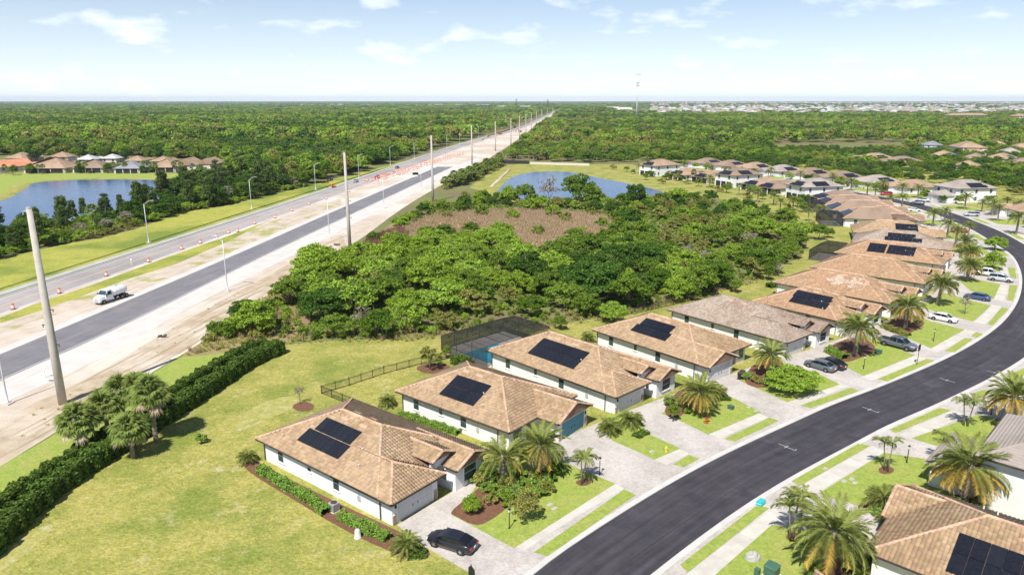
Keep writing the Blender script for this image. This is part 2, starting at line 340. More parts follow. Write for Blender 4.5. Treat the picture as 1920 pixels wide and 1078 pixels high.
# insect screen: a real open weave, partly see-through
M_screen = bpy.data.materials.new('insect_screen'); M_screen.use_nodes = True; t = M_screen.node_tree; t.nodes.clear()
o_ = N(t, 'ShaderNodeOutputMaterial'); mx_ = N(t, 'ShaderNodeMixShader'); a_ = N(t, 'ShaderNodeBsdfTransparent'); d_ = N(t, 'ShaderNodeBsdfDiffuse')
d_.inputs[0].default_value = (.03, .033, .03, 1); mx_.inputs[0].default_value = .62
t.links.new(a_.outputs[0], mx_.inputs[1]); t.links.new(d_.outputs[0], mx_.inputs[2]); t.links.new(mx_.outputs[0], o_.inputs[0])
# tiled roof seen from afar: rows of tiles as relief on the slope
def far_roof(name, c1, c2):
    m = pmat(name, c1, c2, .8, c3=tuple(x * 1.15 for x in c1), scale3=.15)
    t = m.node_tree; b = t.nodes['Principled BSDF']
    w = N(t, 'ShaderNodeTexWave'); w.bands_direction = 'Z'; w.inputs['Scale'].default_value = 2.0; w.inputs['Distortion'].default_value = .4
    tcn = N(t, 'ShaderNodeTexCoord'); t.links.new(tcn.outputs['Object'], w.inputs['Vector'])
    bp = N(t, 'ShaderNodeBump'); bp.inputs['Strength'].default_value = .7; bp.inputs['Distance'].default_value = .06
    t.links.new(w.outputs['Fac'], bp.inputs['Height']); t.links.new(bp.outputs[0], b.inputs['Normal']); return m
FR = {'tan': far_roof('far_tan_roof', (.335, .235, .16), (.29, .20, .135)), 'brown': far_roof('far_brown_roof', (.255, .185, .135), (.215, .155, .11)),
      'grey': far_roof('far_grey_roof', (.33, .285, .25), (.28, .24, .21)), 'slate': far_roof('far_slate_roof', (.24, .24, .27), (.20, .20, .23)),
      'orange': far_roof('far_orange_roof', (.55, .24, .14), (.48, .20, .12)), 'white': far_roof('far_pale_roof', (.46, .46, .46), (.40, .40, .40))}
L_broad = leafmat('broadleaf_green', (.085, .185, .022), (.22, .29, .042))
L_bright = leafmat('willow_green', (.20, .345, .036), (.31, .41, .058))
L_dark = leafmat('oak_green', (.058, .135, .022), (.10, .175, .03))
L_olive = leafmat('olive_green', (.20, .235, .05), (.33, .31, .09))
L_pine = leafmat('pine_green', (.095, .155, .045), (.15, .20, .058))
L_gray = leafmat('bare_twigs', (.26, .235, .17), (.30, .27, .20), .1, .3)
L_hedge = leafmat('hedge_green', (.075, .135, .024), (.105, .16, .03), .2)
L_shrub = leafmat('shrub_green', (.17, .29, .045), (.22, .33, .06), .25)
L_palm = leafmat('date_palm_green', (.19, .25, .06), (.28, .30, .085), .2, .25)
L_palmy = leafmat('yellowing_frond', (.46, .36, .07), (.52, .39, .10), .25, .25)
L_sabal = leafmat('fan_palm_green', (.165, .235, .055), (.23, .28, .075), .2, .3)
L_dead = leafmat('dry_frond', (.40, .32, .21), (.48, .39, .28), .1, .25)
L_reed = leafmat('dry_reed_blades', (.47, .36, .24), (.40, .31, .17), .2, .3)
L_brush = leafmat('dead_brush', (.20, .11, .075), (.26, .15, .10), .15, .3)
L_weed = leafmat('tall_weed_blades', (.32, .34, .09), (.42, .36, .15), .25, .3)
# ---------------------------------------------------------------- the ground, roads and water
def sheet(name, poly, z, mat, kind='structure', top=None, parent=None):
    poly = [tuple(p) for p in poly]
    a = sum(poly[i][0] * poly[(i + 1) % len(poly)][1] - poly[(i + 1) % len(poly)][0] * poly[i][1] for i in range(len(poly)))
    if a < 0: poly = poly[::-1]
    mb = MB()
    if top is None: mb.add([(p[0], p[1], z) for p in poly], [tuple(range(len(poly)))])
    else: mb.prism(poly, z - .06 if z < .05 else z, top)
    o = mb.build(name, mat, parent)
    if parent is None: tag(o, kind=kind)
    return o
def band_poly(A, B): return list(map(tuple, A)) + list(map(tuple, B))[::-1]
def strip(name, line, s0, s1, d0, d1, z, mat, top=None, step=4.0, parent=None):
    n = max(2, int((s1 - s0) / step) + 1); ss = np.linspace(s0, s1, n)
    V = []; F = []
    for q in ss:
        a = line.off(q, d0); b_ = line.off(q, d1)
        V += [(a[0], a[1], z), (b_[0], b_[1], z)]
        if top is not None: V += [(a[0], a[1], top), (b_[0], b_[1], top)]
    k = 2 if top is None else 4
    for i in range(n - 1):
        a, c = i * k, (i + 1) * k
        if top is None: F.append((a, c, c + 1, a + 1))
        else: F += [(a + 2, c + 2, c + 3, a + 3), (a, c, c + 2, a + 2), (a + 1, a + 3, c + 3, c + 1)]
    if top is not None: F += [(0, 2, 3, 1), ((n - 1) * k, (n - 1) * k + 1, (n - 1) * k + 3, (n - 1) * k + 2)]
    me = np_mesh(name, V, F, mat); o = link(name, me, parent)
    pu = np.repeat(ss, k); pv = np.tile([d0, d1] * (k // 2), n); ul = me.uv_layers.new(name='UVMap'); li = np.zeros(len(me.loops), np.int32); me.loops.foreach_get('vertex_index', li)
    ul.data.foreach_set('uv', np.stack([pu[li], pv[li]], 1).astype(np.float32).ravel())
    if parent is None: tag(o, kind='structure')
    return o

sheet('ground', [(-24000, -300), (24000, -300), (24000, 26000), (-24000, 26000)], 0, M_ground)

# site plan lines
inner_px = [(1000, 1078), (1060, 1030), (1234, 919), (1361, 850), (1500, 787), (1560, 759), (1664, 721), (1797, 664), (1874, 614), (1904, 577),
            (1916, 547), (1917, 513), (1901, 480), (1874, 463), (1827, 433), (1797, 420), (1750, 400)]
IP = GP(inner_px); d0 = IP[0] - IP[1]; d0 /= np.linalg.norm(d0)
IP = np.vstack([IP[0] + d0 * 40, IP, [(155, 285), (147, 318), (135, 350), (119, 382), (101, 412), (84, 440)]])
ST = Line(smooth_line(IP, 3)); SW = 7.6                       # inner kerb line of the residential street, its width
HW = Line(smooth_line([(-138, -60), (-127, 0), (-104.6, 159), (-81.7, 341), (-66, 510), (-47.8, 675), (-24, 850), (-5, 970), (38, 1376), (160, 2750), (330, 5000)], 2))
NW_L = Line(smooth_line([(-105, -60), (-95, 20), (-83.2, 109.6), (-74.2, 182.5), (-65.5, 271.3), (-46.2, 445)], 2))
NW_R = Line(smooth_line([(-95, -60), (-86, 20), (-75.5, 98.5), (-71.4, 121.3), (-66, 184.5), (-57.4, 262), (-36.6, 445)], 2))
dirt_px = [(57, 840), (290, 694), (367, 650), (470, 575), (568, 507), (660, 462), (760, 385), (850, 335), (930, 290), (985, 252), (1000, 238), (1032, 219), (1052, 209)]
DR = smooth_line(np.vstack([[(-75, -60), (-62, 40)], GP(dirt_px)]), 2)
HWR = np.array([HW.off(q, -9.5) for q in np.linspace(0, HW.foot(np.array([140, 2400]))[0], 60)])
sheet('construction_ground', band_poly(HWR, DR), .008, M_sand)
# roadside verge on the far side of the highway
wood_px = [(0, 487), (110, 460), (187, 447), (254, 430), (334, 400), (434, 384), (501, 367), (568, 352), (621, 337), (700, 318), (780, 297), (860, 272), (930, 251), (970, 240)]
WE = np.vstack([[(-190, -60), (-165, 60)], GP(wood_px)])
HWL = np.array([HW.off(q, 1.6) for q in np.linspace(0, HW.foot(WE[-1])[0], 50)])
sheet('roadside_verge', band_poly(HWL, WE), .006, M_verge)
L1 = HW.foot(np.array([160, 2750]))[0]
strip('highway', HW, 0, L1, 0, -9.6, .016, M_oldasph, step=12)
strip('highway_kerb', HW, 0, 900, .05, .5, 0, M_kerb, top=.13, step=10)
strip('roadside_footpath', HW, 0, 900, 1.5, 4.0, 0, M_walk, top=.06, step=10)
tag(strip('edge_line', HW, 0, 900, -9.25, -9.42, .021, M_white, step=10), kind='structure')
tag(strip('edge_line', HW, 0, 900, -.5, -.65, .021, M_white, step=10), kind='structure')
tag(strip('centre_line', HW, 0, 900, -4.8, -4.92, .021, M_yellow, step=10), kind='structure')
tag(strip('centre_line', HW, 0, 900, -5.1, -5.22, .021, M_yellow, step=10), kind='structure')
# new carriageway and its lime rock shoulder
sheet('new_carriageway', band_poly(NW_L.P, NW_R.P), .030, M_newasph)
LR_ = np.array([(-93, -60), (-80, 40), *GP([(33, 744), (234, 650), (351, 577), (548, 480), (640, 432), (760, 372), (862, 318), (900, 300)])])
sheet('lime_rock_shoulder', band_poly(np.vstack([NW_R.P, [(-24, 520)]]) , smooth_line(LR_, 2)), .018, M_lime)
LL_ = np.array([NW_L.off(q, 2.2) for q in np.linspace(0, NW_L.L, 40)])
sheet('lime_rock_edge', band_poly(NW_L.P, LL_), .018, M_lime)
for d, w in ((-.1, .12),):
    strip('edge_line', NW_R, 150, NW_R.L - 4, .35, .47, .034, M_white, step=10)
DT = np.array([(-82, -60), (-66, 40), *GP([(25, 770), (150, 720), (234, 668), (351, 598), (450, 545), (548, 492), (640, 440)])])
DT2 = np.array([(-74.5, -60), (-61.5, 40), *GP([(57, 835), (290, 690), (367, 646), (470, 571), (568, 503), (650, 462)])])
sheet('tracked_dirt_strip', band_poly(smooth_line(DT, 2), smooth_line(DT2, 2)), .014, M_dirt)
for dd in (2.0, 4.4, 7.5):                                     # wheel ruts and windrows pressed into the strip
    A = smooth_line(DT, 2); B = smooth_line(DT2, 2); k = dd / 9.5
    n_ = min(len(A), len(B)); ia = np.linspace(0, len(A) - 1, 60).astype(int); ib = np.linspace(0, len(B) - 1, 60).astype(int)
    Lr = Line(A[ia] * (1 - k) + B[ib] * k)
    mb = MB(); pts = [(*Lr.at(q), .03 + .05 * math.sin(q * .7) ** 2) for q in np.linspace(60, Lr.L, 70)]
    V = []; F = []
    for i, p in enumerate(pts):
        wob = .25 * math.sin(i * 1.3 + dd); q = Lr.frame(np.linspace(60, Lr.L, 70)[i])[2]
        for off, z in ((-.35, .015), (0, .12 + .05 * math.sin(i * 2.1)), (.35, .015)): V.append((p[0] + q[0] * (off + wob), p[1] + q[1] * (off + wob), z))
    for i in range(len(pts) - 1):
        for k2 in range(2): F.append((i * 3 + k2, i * 3 + 3 + k2, i * 3 + 4 + k2, i * 3 + 1 + k2))
    tag(link('soil_windrow', np_mesh('soil_windrow', V, F, M_dirt, True)), 'low ridge of loose brown soil along the tracked dirt strip', 'soil', 'soil ridges beside the lime rock', 'stuff')
sheet('median_grass', GP([(0, 596), (60, 572), (174, 534), (311, 483), (440, 438), (510, 412), (480, 426), (430, 452), (330, 495), (250, 520), (150, 556), (60, 588), (0, 606)]), .012, M_verge)
sheet('weedy_median', GP([(0, 600), (174, 536), (311, 484), (440, 439), (560, 398), (640, 372), (640, 384), (560, 418), (450, 466), (330, 515), (200, 560), (60, 604), (0, 628)]), .0105, M_patch)
# grass strip between dirt and hedge, field, back lawns
sheet('hedge_verge', smooth_line(np.vstack([[(-75, -60), (-62, 40)], GP([(0, 870), (57, 842), (150, 785), (290, 697), (340, 668), (420, 640), (470, 625), (520, 650)]), [(-43, 100), (-50, 70), (-54, 40), (-58, -60)]]), 1), .0055, M_green)
sheet('weedy_bank', smooth_loop(GP([(330, 672), (367, 648), (470, 573), (568, 505), (660, 463), (700, 445), (760, 400), (720, 470), (640, 560), (560, 640), (500, 648), (420, 662)]), 2), .0075, M_dry)
LAWN = np.vstack([[(-58, -60)], GP([(-10, 1010), (60, 930), (200, 850), (330, 760), (450, 680), (520, 648), (600, 640), (780, 634), (900, 622), (1010, 615), (1100, 600), (1190, 585),
        (1270, 565), (1340, 548), (1420, 525), (1455, 500), (1500, 485), (1513, 462), (1512, 440), (1490, 420), (1450, 398), (1390, 381), (1310, 367), (1262, 370), (1235, 366), (1190, 356), (1120, 344), (1060, 336), (1000, 336), (962, 347), (938, 357), (905, 360), (880, 352), (930, 312), (990, 306), (1100, 309), (1180, 308)]),
        [(84, 440), (101, 412), (119, 382), (135, 350), (147, 318), (155, 285), (154, 258), (146, 222), (130, 178), (100, 135), (72, 108), (43, 89), (15, 66), (2, 52), (-24, 22), (-44, -60)]])
sheet('lawn', LAWN, .010, M_lawn)
sheet('outer_lots', np.vstack([[ST.off(q, -SW - .3) for q in np.linspace(2, ST.L - 2, 70)], [(330, 520), (420, 420), (330, 200), (140, 60), (60, 0)]]), .004, M_lawn)
M_scuff = pmat('scuffed_lawn', (.275, .28, .06), (.39, .355, .115), .8, detail=10, bump=.05, bscale=5, grain=.3, gscale=3, patch=(.46, .41, .26), pscale=.9, plo=.5, phi=.72)
sheet('scuffed_lawn', smooth_loop(GP([(-20, 1062), (20, 1025), (75, 985), (110, 980), (60, 1030), (0, 1075)]), 2), .0125, M_scuff)
sheet('scuffed_lawn', smooth_loop(GP([(430, 800), (470, 765), (520, 745), (560, 742), (555, 765), (500, 785), (450, 812)]), 2), .0125, M_scuff)
# ponds
def pond(name, px, bank, it=2):
    P = smooth_loop(GP(px), it); sheet(name, P, .022, M_water)
    c = P.mean(0); V = []; F = []; n = len(P)
    for i, p in enumerate(P):
        d = P[(i + 1) % n] - P[i - 1]; d /= np.linalg.norm(d); nr = np.array([d[1], -d[0]])
        if np.dot(nr, p - c) < 0: nr = -nr
        w = bank * (1 + .25 * math.sin(i * 1.7))
        for k, z in ((-.3, .005), (.35, .2), (w * .5, .26), (w, .013)): V.append((*(p + nr * k), z))
    for i in range(n):
        j = (i + 1) % n
        for k in range(3): F.append((i * 4 + k, i * 4 + k + 1, j * 4 + k + 1, j * 4 + k))
    tag(link(name + '_bank', np_mesh(name + '_bank', V, F, M_lawn, True)), kind='structure'); return P
POND_R = pond('pond', [(925, 369), (940, 348), (958, 331), (1001, 321), (1074, 322), (1124, 334), (1191, 346), (1256, 362), (1235, 368), (1190, 374), (1148, 379), (1090, 383), (1030, 380), (960, 376)], 5)
POND_L = pond('pond', [(-260, 420), (-200, 400), (0, 381), (45, 356), (62, 341), (140, 337), (234, 336), (367, 339), (372, 348), (330, 368), (250, 392), (150, 412), (40, 424), (-120, 440)], 6)
sheet('pond_lawn', smooth_loop(GP([(-300, 395), (-30, 384), (40, 350), (60, 340), (230, 336), (400, 339), (420, 333), (380, 326), (200, 322), (60, 322), (0, 327), (-160, 340), (-300, 350)]), 1), .009, M_green)
REED = smooth_loop(GP([(725, 446), (752, 428), (800, 407), (870, 397), (980, 393), (1090, 398), (1190, 414), (1215, 434), (1150, 444), (1060, 466), (1020, 500), (985, 488), (970, 455), (900, 438), (830, 442), (770, 458)]), 2)
sheet('dry_reed_bed', REED, .016, M_reed)
sheet('sand_path', [*GP([(921, 354), (955, 321), (958, 318), (953, 318), (918, 351)])], .25, M_dirt, top=.30)
# ---- residential street
strip('street', ST, 0, ST.L, 0, -SW, .02, M_asph, step=2.5)
strip('street_kerb', ST, 0, ST.L, .62, 0, 0, M_kerb, top=.11, step=2.5)
strip('street_kerb', ST, 0, ST.L, -SW, -SW - .62, 0, M_kerb, top=.11, step=2.5)
# darker seams where the paving passes meet: low ridges of binder
M_seam = pmat('seam_binder', (.035, .032, .038), (.045, .04, .048), 2)
for d in (-2.55, -5.1): strip('paving_seam', ST, 0, ST.L, d, d - .09, .0245, M_seam, step=3)
# driveways and aprons: one paved sheet on each side, lawns laid on top
dl = [G(745, 985), G(790, 1021), G(905, 1088)]
s_a = ST.foot(G(960, 1100))[0]
PAVE_I = np.vstack([dl, [ST.off(q, .6) for q in np.linspace(s_a, ST.L - 14, 80)], [ST.off(q, 15.2) for q in np.linspace(ST.L - 14, 46, 70)]])
sheet('paved_driveways', PAVE_I, 0, M_paver, top=.10)
PAVE_O = np.vstack([[ST.off(q, -SW - .6) for q in np.linspace(4, ST.L - 6, 90)], [ST.off(q, -SW - 15.5) for q in np.linspace(ST.L - 6, 4, 90)]])
sheet('paved_driveways', PAVE_O, 0, M_paver, top=.10)
LAWNS = [ # front lawns, inner side
 [(846, 966), (964, 1029), (1154, 908), (1085, 880), (1060, 868), (1000, 846), (900, 903), (872, 942)],
 [(1120, 800), (1150, 828), (1194, 847), (1227, 863), (1276, 842), (1214, 814), (1196, 780), (1150, 770)],
 [(1242, 777), (1269, 787), (1328, 815.5), (1428, 774), (1374, 747), (1330, 728), (1290, 730), (1262, 745)],
 [(1388, 715), (1423, 731), (1476, 755), (1575, 722), (1535, 702), (1500, 690), (1440, 680), (1400, 700)],
 [(1572, 682), (1619, 706), (1716, 667), (1664, 648), (1620, 630), (1560, 650)],
 [(1690, 630), (1746, 654), (1808, 619), (1744, 603), (1700, 585), (1650, 610)],
 [(1765, 588), (1824, 604), (1858, 574), (1815, 563), (1770, 550), (1720, 575)],
 [(1820, 546), (1863, 562), (1876, 534), (1827, 524), (1790, 520)],
 [(1830, 500), (1876, 512), (1872, 494), (1830, 484), (1800, 486)],
 # outer side
 [(1325, 1100), (1343, 1077), (1447, 985), (1480, 990), (1540, 1000), (1640, 1060), (1640, 1110), (1500, 1160)],
 [(1534, 927), (1657, 850), (1740, 862), (1800, 885), (1880, 935), (1850, 990), (1700, 962), (1641, 962), (1614, 951)],
 [(1709, 823), (1834, 778), (1890, 792), (1935, 815), (1900, 850), (1800, 846), (1750, 835)],
]
VERGES = [
 [(1001, 1037), (1027, 1044), (1192, 929), (1170, 919)], [(1262, 872), (1282, 877), (1311, 861), (1291, 854)], [(1358, 824), (1377, 829), (1460, 790), (1443, 784)],
 [(1502, 761), (1520, 766), (1609, 734), (1596, 728)], [(1645, 712), (1664, 716), (1752, 677), (1737, 674)], [(1771, 659), (1789, 662), (1824, 637), (1809, 635)],
 [(1821, 631), (1833, 634), (1843, 627), (1830, 624)], [(1851, 609), (1861, 611), (1891, 580), (1878, 577)], [(1888, 563.6), (1899, 565), (1908, 537), (1893, 535)], [(1896, 523.5), (1906, 523.5), (1903, 503.5), (1889, 502)],
 [(1275, 1060), (1289, 1075), (1442, 953.5), (1420, 948)], [(1484, 903), (1499, 912), (1631, 837), (1609, 833)], [(1667.5, 806.5), (1679, 813), (1783, 770), (1761, 766)],
 [(1826, 738), (1838, 745), (1860, 736), (1845, 732)], [(1878, 712), (1893, 718), (1940, 694), (1925, 688)],
]
for p in LAWNS: sheet('front_lawn', GP(p), 0, M_green, top=.125)
slab_mesh_cache = {}
def slabs(line_off_a, line_off_b, s0, s1):
    sw = strip('sidewalk', ST, s0, s1, line_off_a, line_off_b, .102, M_conc, step=3)
    n = max(1, int(round((s1 - s0) / 1.6))); st_ = (s1 - s0) / n
    for i in range(n):
        a, c = s0 + i * st_ + .012, s0 + (i + 1) * st_ - .012
        q = [ST.off(a, line_off_a), ST.off(c, line_off_a), ST.off(c, line_off_b), ST.off(a, line_off_b)]
        ar = sum(q[k][0] * q[(k + 1) % 4][1] - q[(k + 1) % 4][0] * q[k][1] for k in range(4))
        if ar < 0: q = q[::-1]
        MB().prism(q, .0, .118 + random.uniform(-.004, .004)).build('slab', M_conc, sw)
for i, p in enumerate(VERGES):
    P = GP(p); sheet('verge_grass', P, 0, M_green, top=.13)
    f = [ST.foot(q) for q in P]; ss = [a for a, _ in f]; sgn = 1 if i < 10 else -1
    side = max(abs((q - ST.at(a)) @ ST.frame(a)[2]) for q, (a, _) in zip(P, f))
    a = sgn * (side + .12)
    slabs(a, a + sgn * 1.75, min(ss) - .6, max(ss) + .4)
def generic_lot(s0, s1, sgn):
    base = 0 if sgn > 0 else -SW
    o = lambda q, d: ST.off(q, base + sgn * d)
    sheet('verge_grass', [o(s0, 1.0), o((s0 + s1) / 2, 1.0), o(s1, 1.0), o(s1, 2.8), o((s0 + s1) / 2, 2.8), o(s0, 2.8)], 0, M_green, top=.13)
    sheet('front_lawn', [o(s0, 5.0), o((s0 + s1) / 2, 5.0), o(s1, 5.0), o(s1 + 1, 15), o(s0 - 1, 15)], 0, M_green, top=.125)
    strip('sidewalk', ST, s0 - .5, s1 + .5, base + sgn * 3, base + sgn * 4.7, 0, M_conc, top=.115)
for q in (231, 254, 282, 300, 318, 340, 362, 385, 407, 430, 454, 477): generic_lot(q - 5, q + 6, 1)
for q in (150, 170, 190, 210, 231, 260, 287, 317, 347, 368, 387, 405, 423, 441, 459, 477): generic_lot(q - 5, q + 6, -1)
MULCH = [[(842, 962), (852, 968), (893, 990), (925, 974), (950, 955), (960, 930), (945, 905), (910, 905), (885, 928)], [(1075, 905), (1092, 915), (1112, 906), (1100, 897)],
         [(1242, 777), (1268, 788), (1290, 770), (1330, 755), (1372, 748), (1345, 725), (1290, 722), (1258, 745)],
         [(1388, 716), (1423, 731), (1450, 722), (1500, 712), (1470, 680), (1420, 675)], [(1540, 655), (1577, 684), (1615, 672), (1650, 655), (1610, 628)], [(1650, 615), (1690, 632), (1715, 622), (1740, 605), (1700, 585)],
         [(1480, 1000), (1470, 1010), (1490, 1020), (1515, 1012), (1505, 1000)], [(1520, 1085), (1600, 1078), (1640, 1060), (1600, 1040), (1560, 1050)], [(1645, 880), (1650, 890), (1672, 890), (1678, 880), (1660, 874)],
         [(1600, 950), (1625, 962), (1660, 968), (1690, 950), (1650, 935)], [(1770, 940), (1790, 965), (1850, 960), (1850, 930), (1800, 925)]]
for p in MULCH: sheet('mulch_bed', smooth_loop(GP(p), 2), 0, M_mulch, top=.145)
for p in ([(452, 868), (470, 888), (560, 942), (628, 984), (720, 1030), (790, 1052), (812, 1036), (775, 1012), (740, 992), (610, 932), (480, 866), (468, 852)], [(545, 762), (560, 772), (585, 770), (590, 758), (565, 752)],
          [(775, 690), (800, 702), (840, 696), (845, 684), (805, 680)]):
    sheet('mulch_bed', smooth_loop(GP(p), 1), .0, M_mulch, top=.05)
# survey crosses painted on the street, utility covers
for (x, y), tick in (((1475, 838), 1), ((1631, 768), 1), ((1776, 713), 0), ((1866, 699), 0)):
    c = G(x, y); q, a, n = ST.frame(ST.foot(c)[0]); mb = MB()
    def quad(u0, u1, v0, v1):
        P = [c + n * u + a * v for u, v in ((u0, v0), (u1, v0), (u1, v1), (u0, v1))]
        mb.add([(p[0], p[1], .026) for p in P], [(0, 1, 2, 3)])
    quad(-1.1, 1.1, -.05, .05); quad(.0, .1, .05, .42); quad(.0, .1, -.42, -.05)
    if tick: quad(-1.1, -1.0, .05, .42)
    tag(mb.build('survey_mark', M_mark), kind='structure')
# ---------------------------------------------------------------- houses
EAVE = 2.75; SL = .43
class Hip:
    """hip or gable roof over a rectangle, ridge along y; gf / gb: gable at the front / back end"""
    def __init__(s, x0, x1, y0, y1, z=EAVE, gf=False, gb=False, sl=SL):
        s.x0, s.x1, s.y0, s.y1, s.z, s.gf, s.gb, s.sl = x0, x1, y0, y1, z, gf, gb, sl
        s.h = (x1 - x0) / 2; s.cx = (x0 + x1) / 2
        s.rf = y1 if gf else y1 - s.h; s.rb = y0 if gb else y0 + s.h
        s.top = z + s.h * sl
    def height(s, x, y):
        x = np.asarray(x, float); y = np.asarray(y, float)
        d = np.minimum(x - s.x0, s.x1 - x)
        if not s.gf: d = np.minimum(d, s.y1 - y)
        if not s.gb: d = np.minimum(d, y - s.y0)
        r = s.z + d * s.sl
        r[(x < s.x0) | (x > s.x1) | (y < s.y0) | (y > s.y1)] = -9
        return r
    def faces(s):   # (eave start, along unit, inward unit, length, polygon)
        f = [('L', (s.x1, s.y0), (0, 1), (-1, 0), s.y1 - s.y0), ('R', (s.x0, s.y1), (0, -1), (1, 0), s.y1 - s.y0)]
        if not s.gf: f.append(('F', (s.x1, s.y1), (-1, 0), (0, -1), s.x1 - s.x0))
        if not s.gb: f.append(('B', (s.x0, s.y0), (1, 0), (0, 1), s.x1 - s.x0))
        return f
    def solid(s, mb, m=0):
        a, b, c, d = (s.x0, s.y0, s.z), (s.x1, s.y0, s.z), (s.x1, s.y1, s.z), (s.x0, s.y1, s.z)
        e, f = (s.cx, s.rb, s.top), (s.cx, s.rf, s.top)
        mb.add([a, b, c, d, e, f], [(1, 2, 5, 4), (3, 0, 4, 5), (2, 3, 5), (0, 1, 4), (3, 2, 1, 0)], m)
    def lines(s):
        L = [((s.cx, s.rb, s.top), (s.cx, s.rf, s.top))]
        if not s.gf: L += [((s.cx, s.rf, s.top), (s.x1, s.y1, s.z)), ((s.cx, s.rf, s.top), (s.x0, s.y1, s.z))]
        else: L += [((s.cx, s.y1, s.top), (s.x1, s.y1, s.z)), ((s.cx, s.y1, s.top), (s.x0, s.y1, s.z))]
        if not s.gb: L += [((s.cx, s.rb, s.top), (s.x1, s.y0, s.z)), ((s.cx, s.rb, s.top), (s.x0, s.y0, s.z))]
        return L
def hmax(hips, x, y, skip=None):
    r = np.full(np.shape(x), -9.0)
    for h in hips:
        if h is not skip: r = np.maximum(r, h.height(x, y))
    return r
TW, TL = .34, .40
def tile_template(prof):
    V = []; n = len(prof)
    for a, h in prof: V.append((a, -TL * .53, h + .035))         # lower end lifts over the course below
    for a, h in prof: V.append((a, TL * .53, h - .005))
    for a, h in prof: V.append((a, -TL * .53, -.02))
    F = [(i, i + 1, n + i + 1, n + i) for i in range(n - 1)] + [(2 * n + i, 2 * n + i + 1, i + 1, i) for i in range(n - 1)]
    return np.array(V), np.array(F)
TV, TF = tile_template([(-.175, .0), (-.10, .07), (-.02, .10), (.07, .06), (.165, .0)])
TV2, TF2 = tile_template([(-.175, .0), (-.02, .10), (.165, .0)])
tile_mesh = np_mesh('roof_tile', TV, TF, M_tan1, True)
def tile_field(hips, cheap=False):
    """centre, along, up, normal of every tile on the visible slopes"""
    C = []; A = []; B = []; Nn = []
    for h in hips:
        for nm, st, al, inw, ln in h.faces():
            cs = math.cos(math.atan(h.sl)); nb = int(h.h / cs / TL) + 1; na = int(ln / TW)
            i, j = np.meshgrid(np.arange(na), np.arange(nb)); i = i.ravel(); j = j.ravel()
            u = (i + .5) * TW + (ln - na * TW) / 2; v = (j + .5) * TL * cs - .02
            x = st[0] + al[0] * u + inw[0] * v; y = st[1] + al[1] * u + inw[1] * v; z = h.z + v * h.sl
            own = h.height(x, y) >= z - .06 * h.sl * 2
            vis = hmax(hips, x, y, h) <= z + .02
            ok = own & vis & (v < h.h + .1)
            x, y, z = x[ok], y[ok], z[ok]; n = len(x)
            sn = math.sin(math.atan(h.sl))
            C.append(np.stack([x, y, z], 1)); A.append(np.tile((al[0], al[1], 0), (n, 1)))
            B.append(np.tile((inw[0] * cs, inw[1] * cs, sn), (n, 1))); Nn.append(np.tile((-inw[0] * sn, -inw[1] * sn, cs), (n, 1)))
    return [np.concatenate(q) for q in (C, A, B, Nn)]
def tiles_mesh(C, A, B, Nn, mat, T=(TV, TF), seed=1):
    v, f = T; r = np.random.default_rng(seed)
    lift = r.normal(0, .006, len(C)); C = C + Nn * (.03 + lift)[:, None]
    V = (C[:, None] + A[:, None] * v[None, :, 0:1] + B[:, None] * v[None, :, 1:2] + Nn[:, None] * v[None, :, 2:3]).reshape(-1, 3)
    F = (f[None] + (np.arange(len(C)) * len(v))[:, None, None]).reshape(-1, 4)
    return np_mesh('tile_field', V, F, mat, True)
def caps_mesh(hips, mat, r=.17, extra=()):
    V = []; F = []
    for h in hips:
        for a, b in h.lines():
            a = np.array(a); b = np.array(b); L = np.linalg.norm(b - a); n = max(1, int(L / .42)); d = (b - a) / L
            u = np.cross(d, (0, 0, 1)); u /= np.linalg.norm(u); w = np.cross(u, d)
            for i in range(n):
                p = a + d * (i + .5) * L / n
                if hmax(hips, np.array([p[0]]), np.array([p[1]]), h)[0] > p[2] + .03: continue
                o = len(V)
                for e, lift in ((-.55, .0), (.55, .035)):
                    q = p + d * e * L / n
                    for ang in (-20, 35, 90, 145, 200): V.append(q + u * r * math.cos(R(ang)) + w * (r * math.sin(R(ang)) * .9 + .03 + lift))
                F += [(o + k, o + k + 1, o + 6 + k, o + 5 + k) for k in range(4)]
    return np_mesh('ridge_caps', V, F, mat, True)
win_cache = {}
def window(parent, p, w, h, z, ang, two=True):
    """frame with a recessed pane, on a wall facing ang (local degrees)"""
    k = (round(w, 2), round(h, 2))
    if k not in win_cache:
        f = MB(); t_ = .07
        for a in ((-w / 2 - t_, w / 2 + t_, 0, .06, -t_, 0), (-w / 2 - t_, w / 2 + t_, 0, .06, h, h + t_), (-w / 2 - t_, -w / 2, 0, .06, 0, h), (w / 2, w / 2 + t_, 0, .06, 0, h), (-w / 2, w / 2, 0, .05, h * .52, h * .52 + .05)): f.box(*a)
        pm = MB().box(-w / 2, w / 2, -.02, .02, 0, h)
        sm = MB().box(-w / 2 - .12, w / 2 + .12, 0, .12, -.15, -t_)
        win_cache[k] = (f.mesh('frame', M_frame), pm.mesh('pane', M_glass), sm.mesh('sill', M_stucco))
    fm, pn, sl = win_cache[k]
    wo = link('window', pn, parent, (p[0], p[1], z), (0, 0, R(ang - 90)))
    link('frame', fm, wo); link('sill', sl, wo)
    return wo
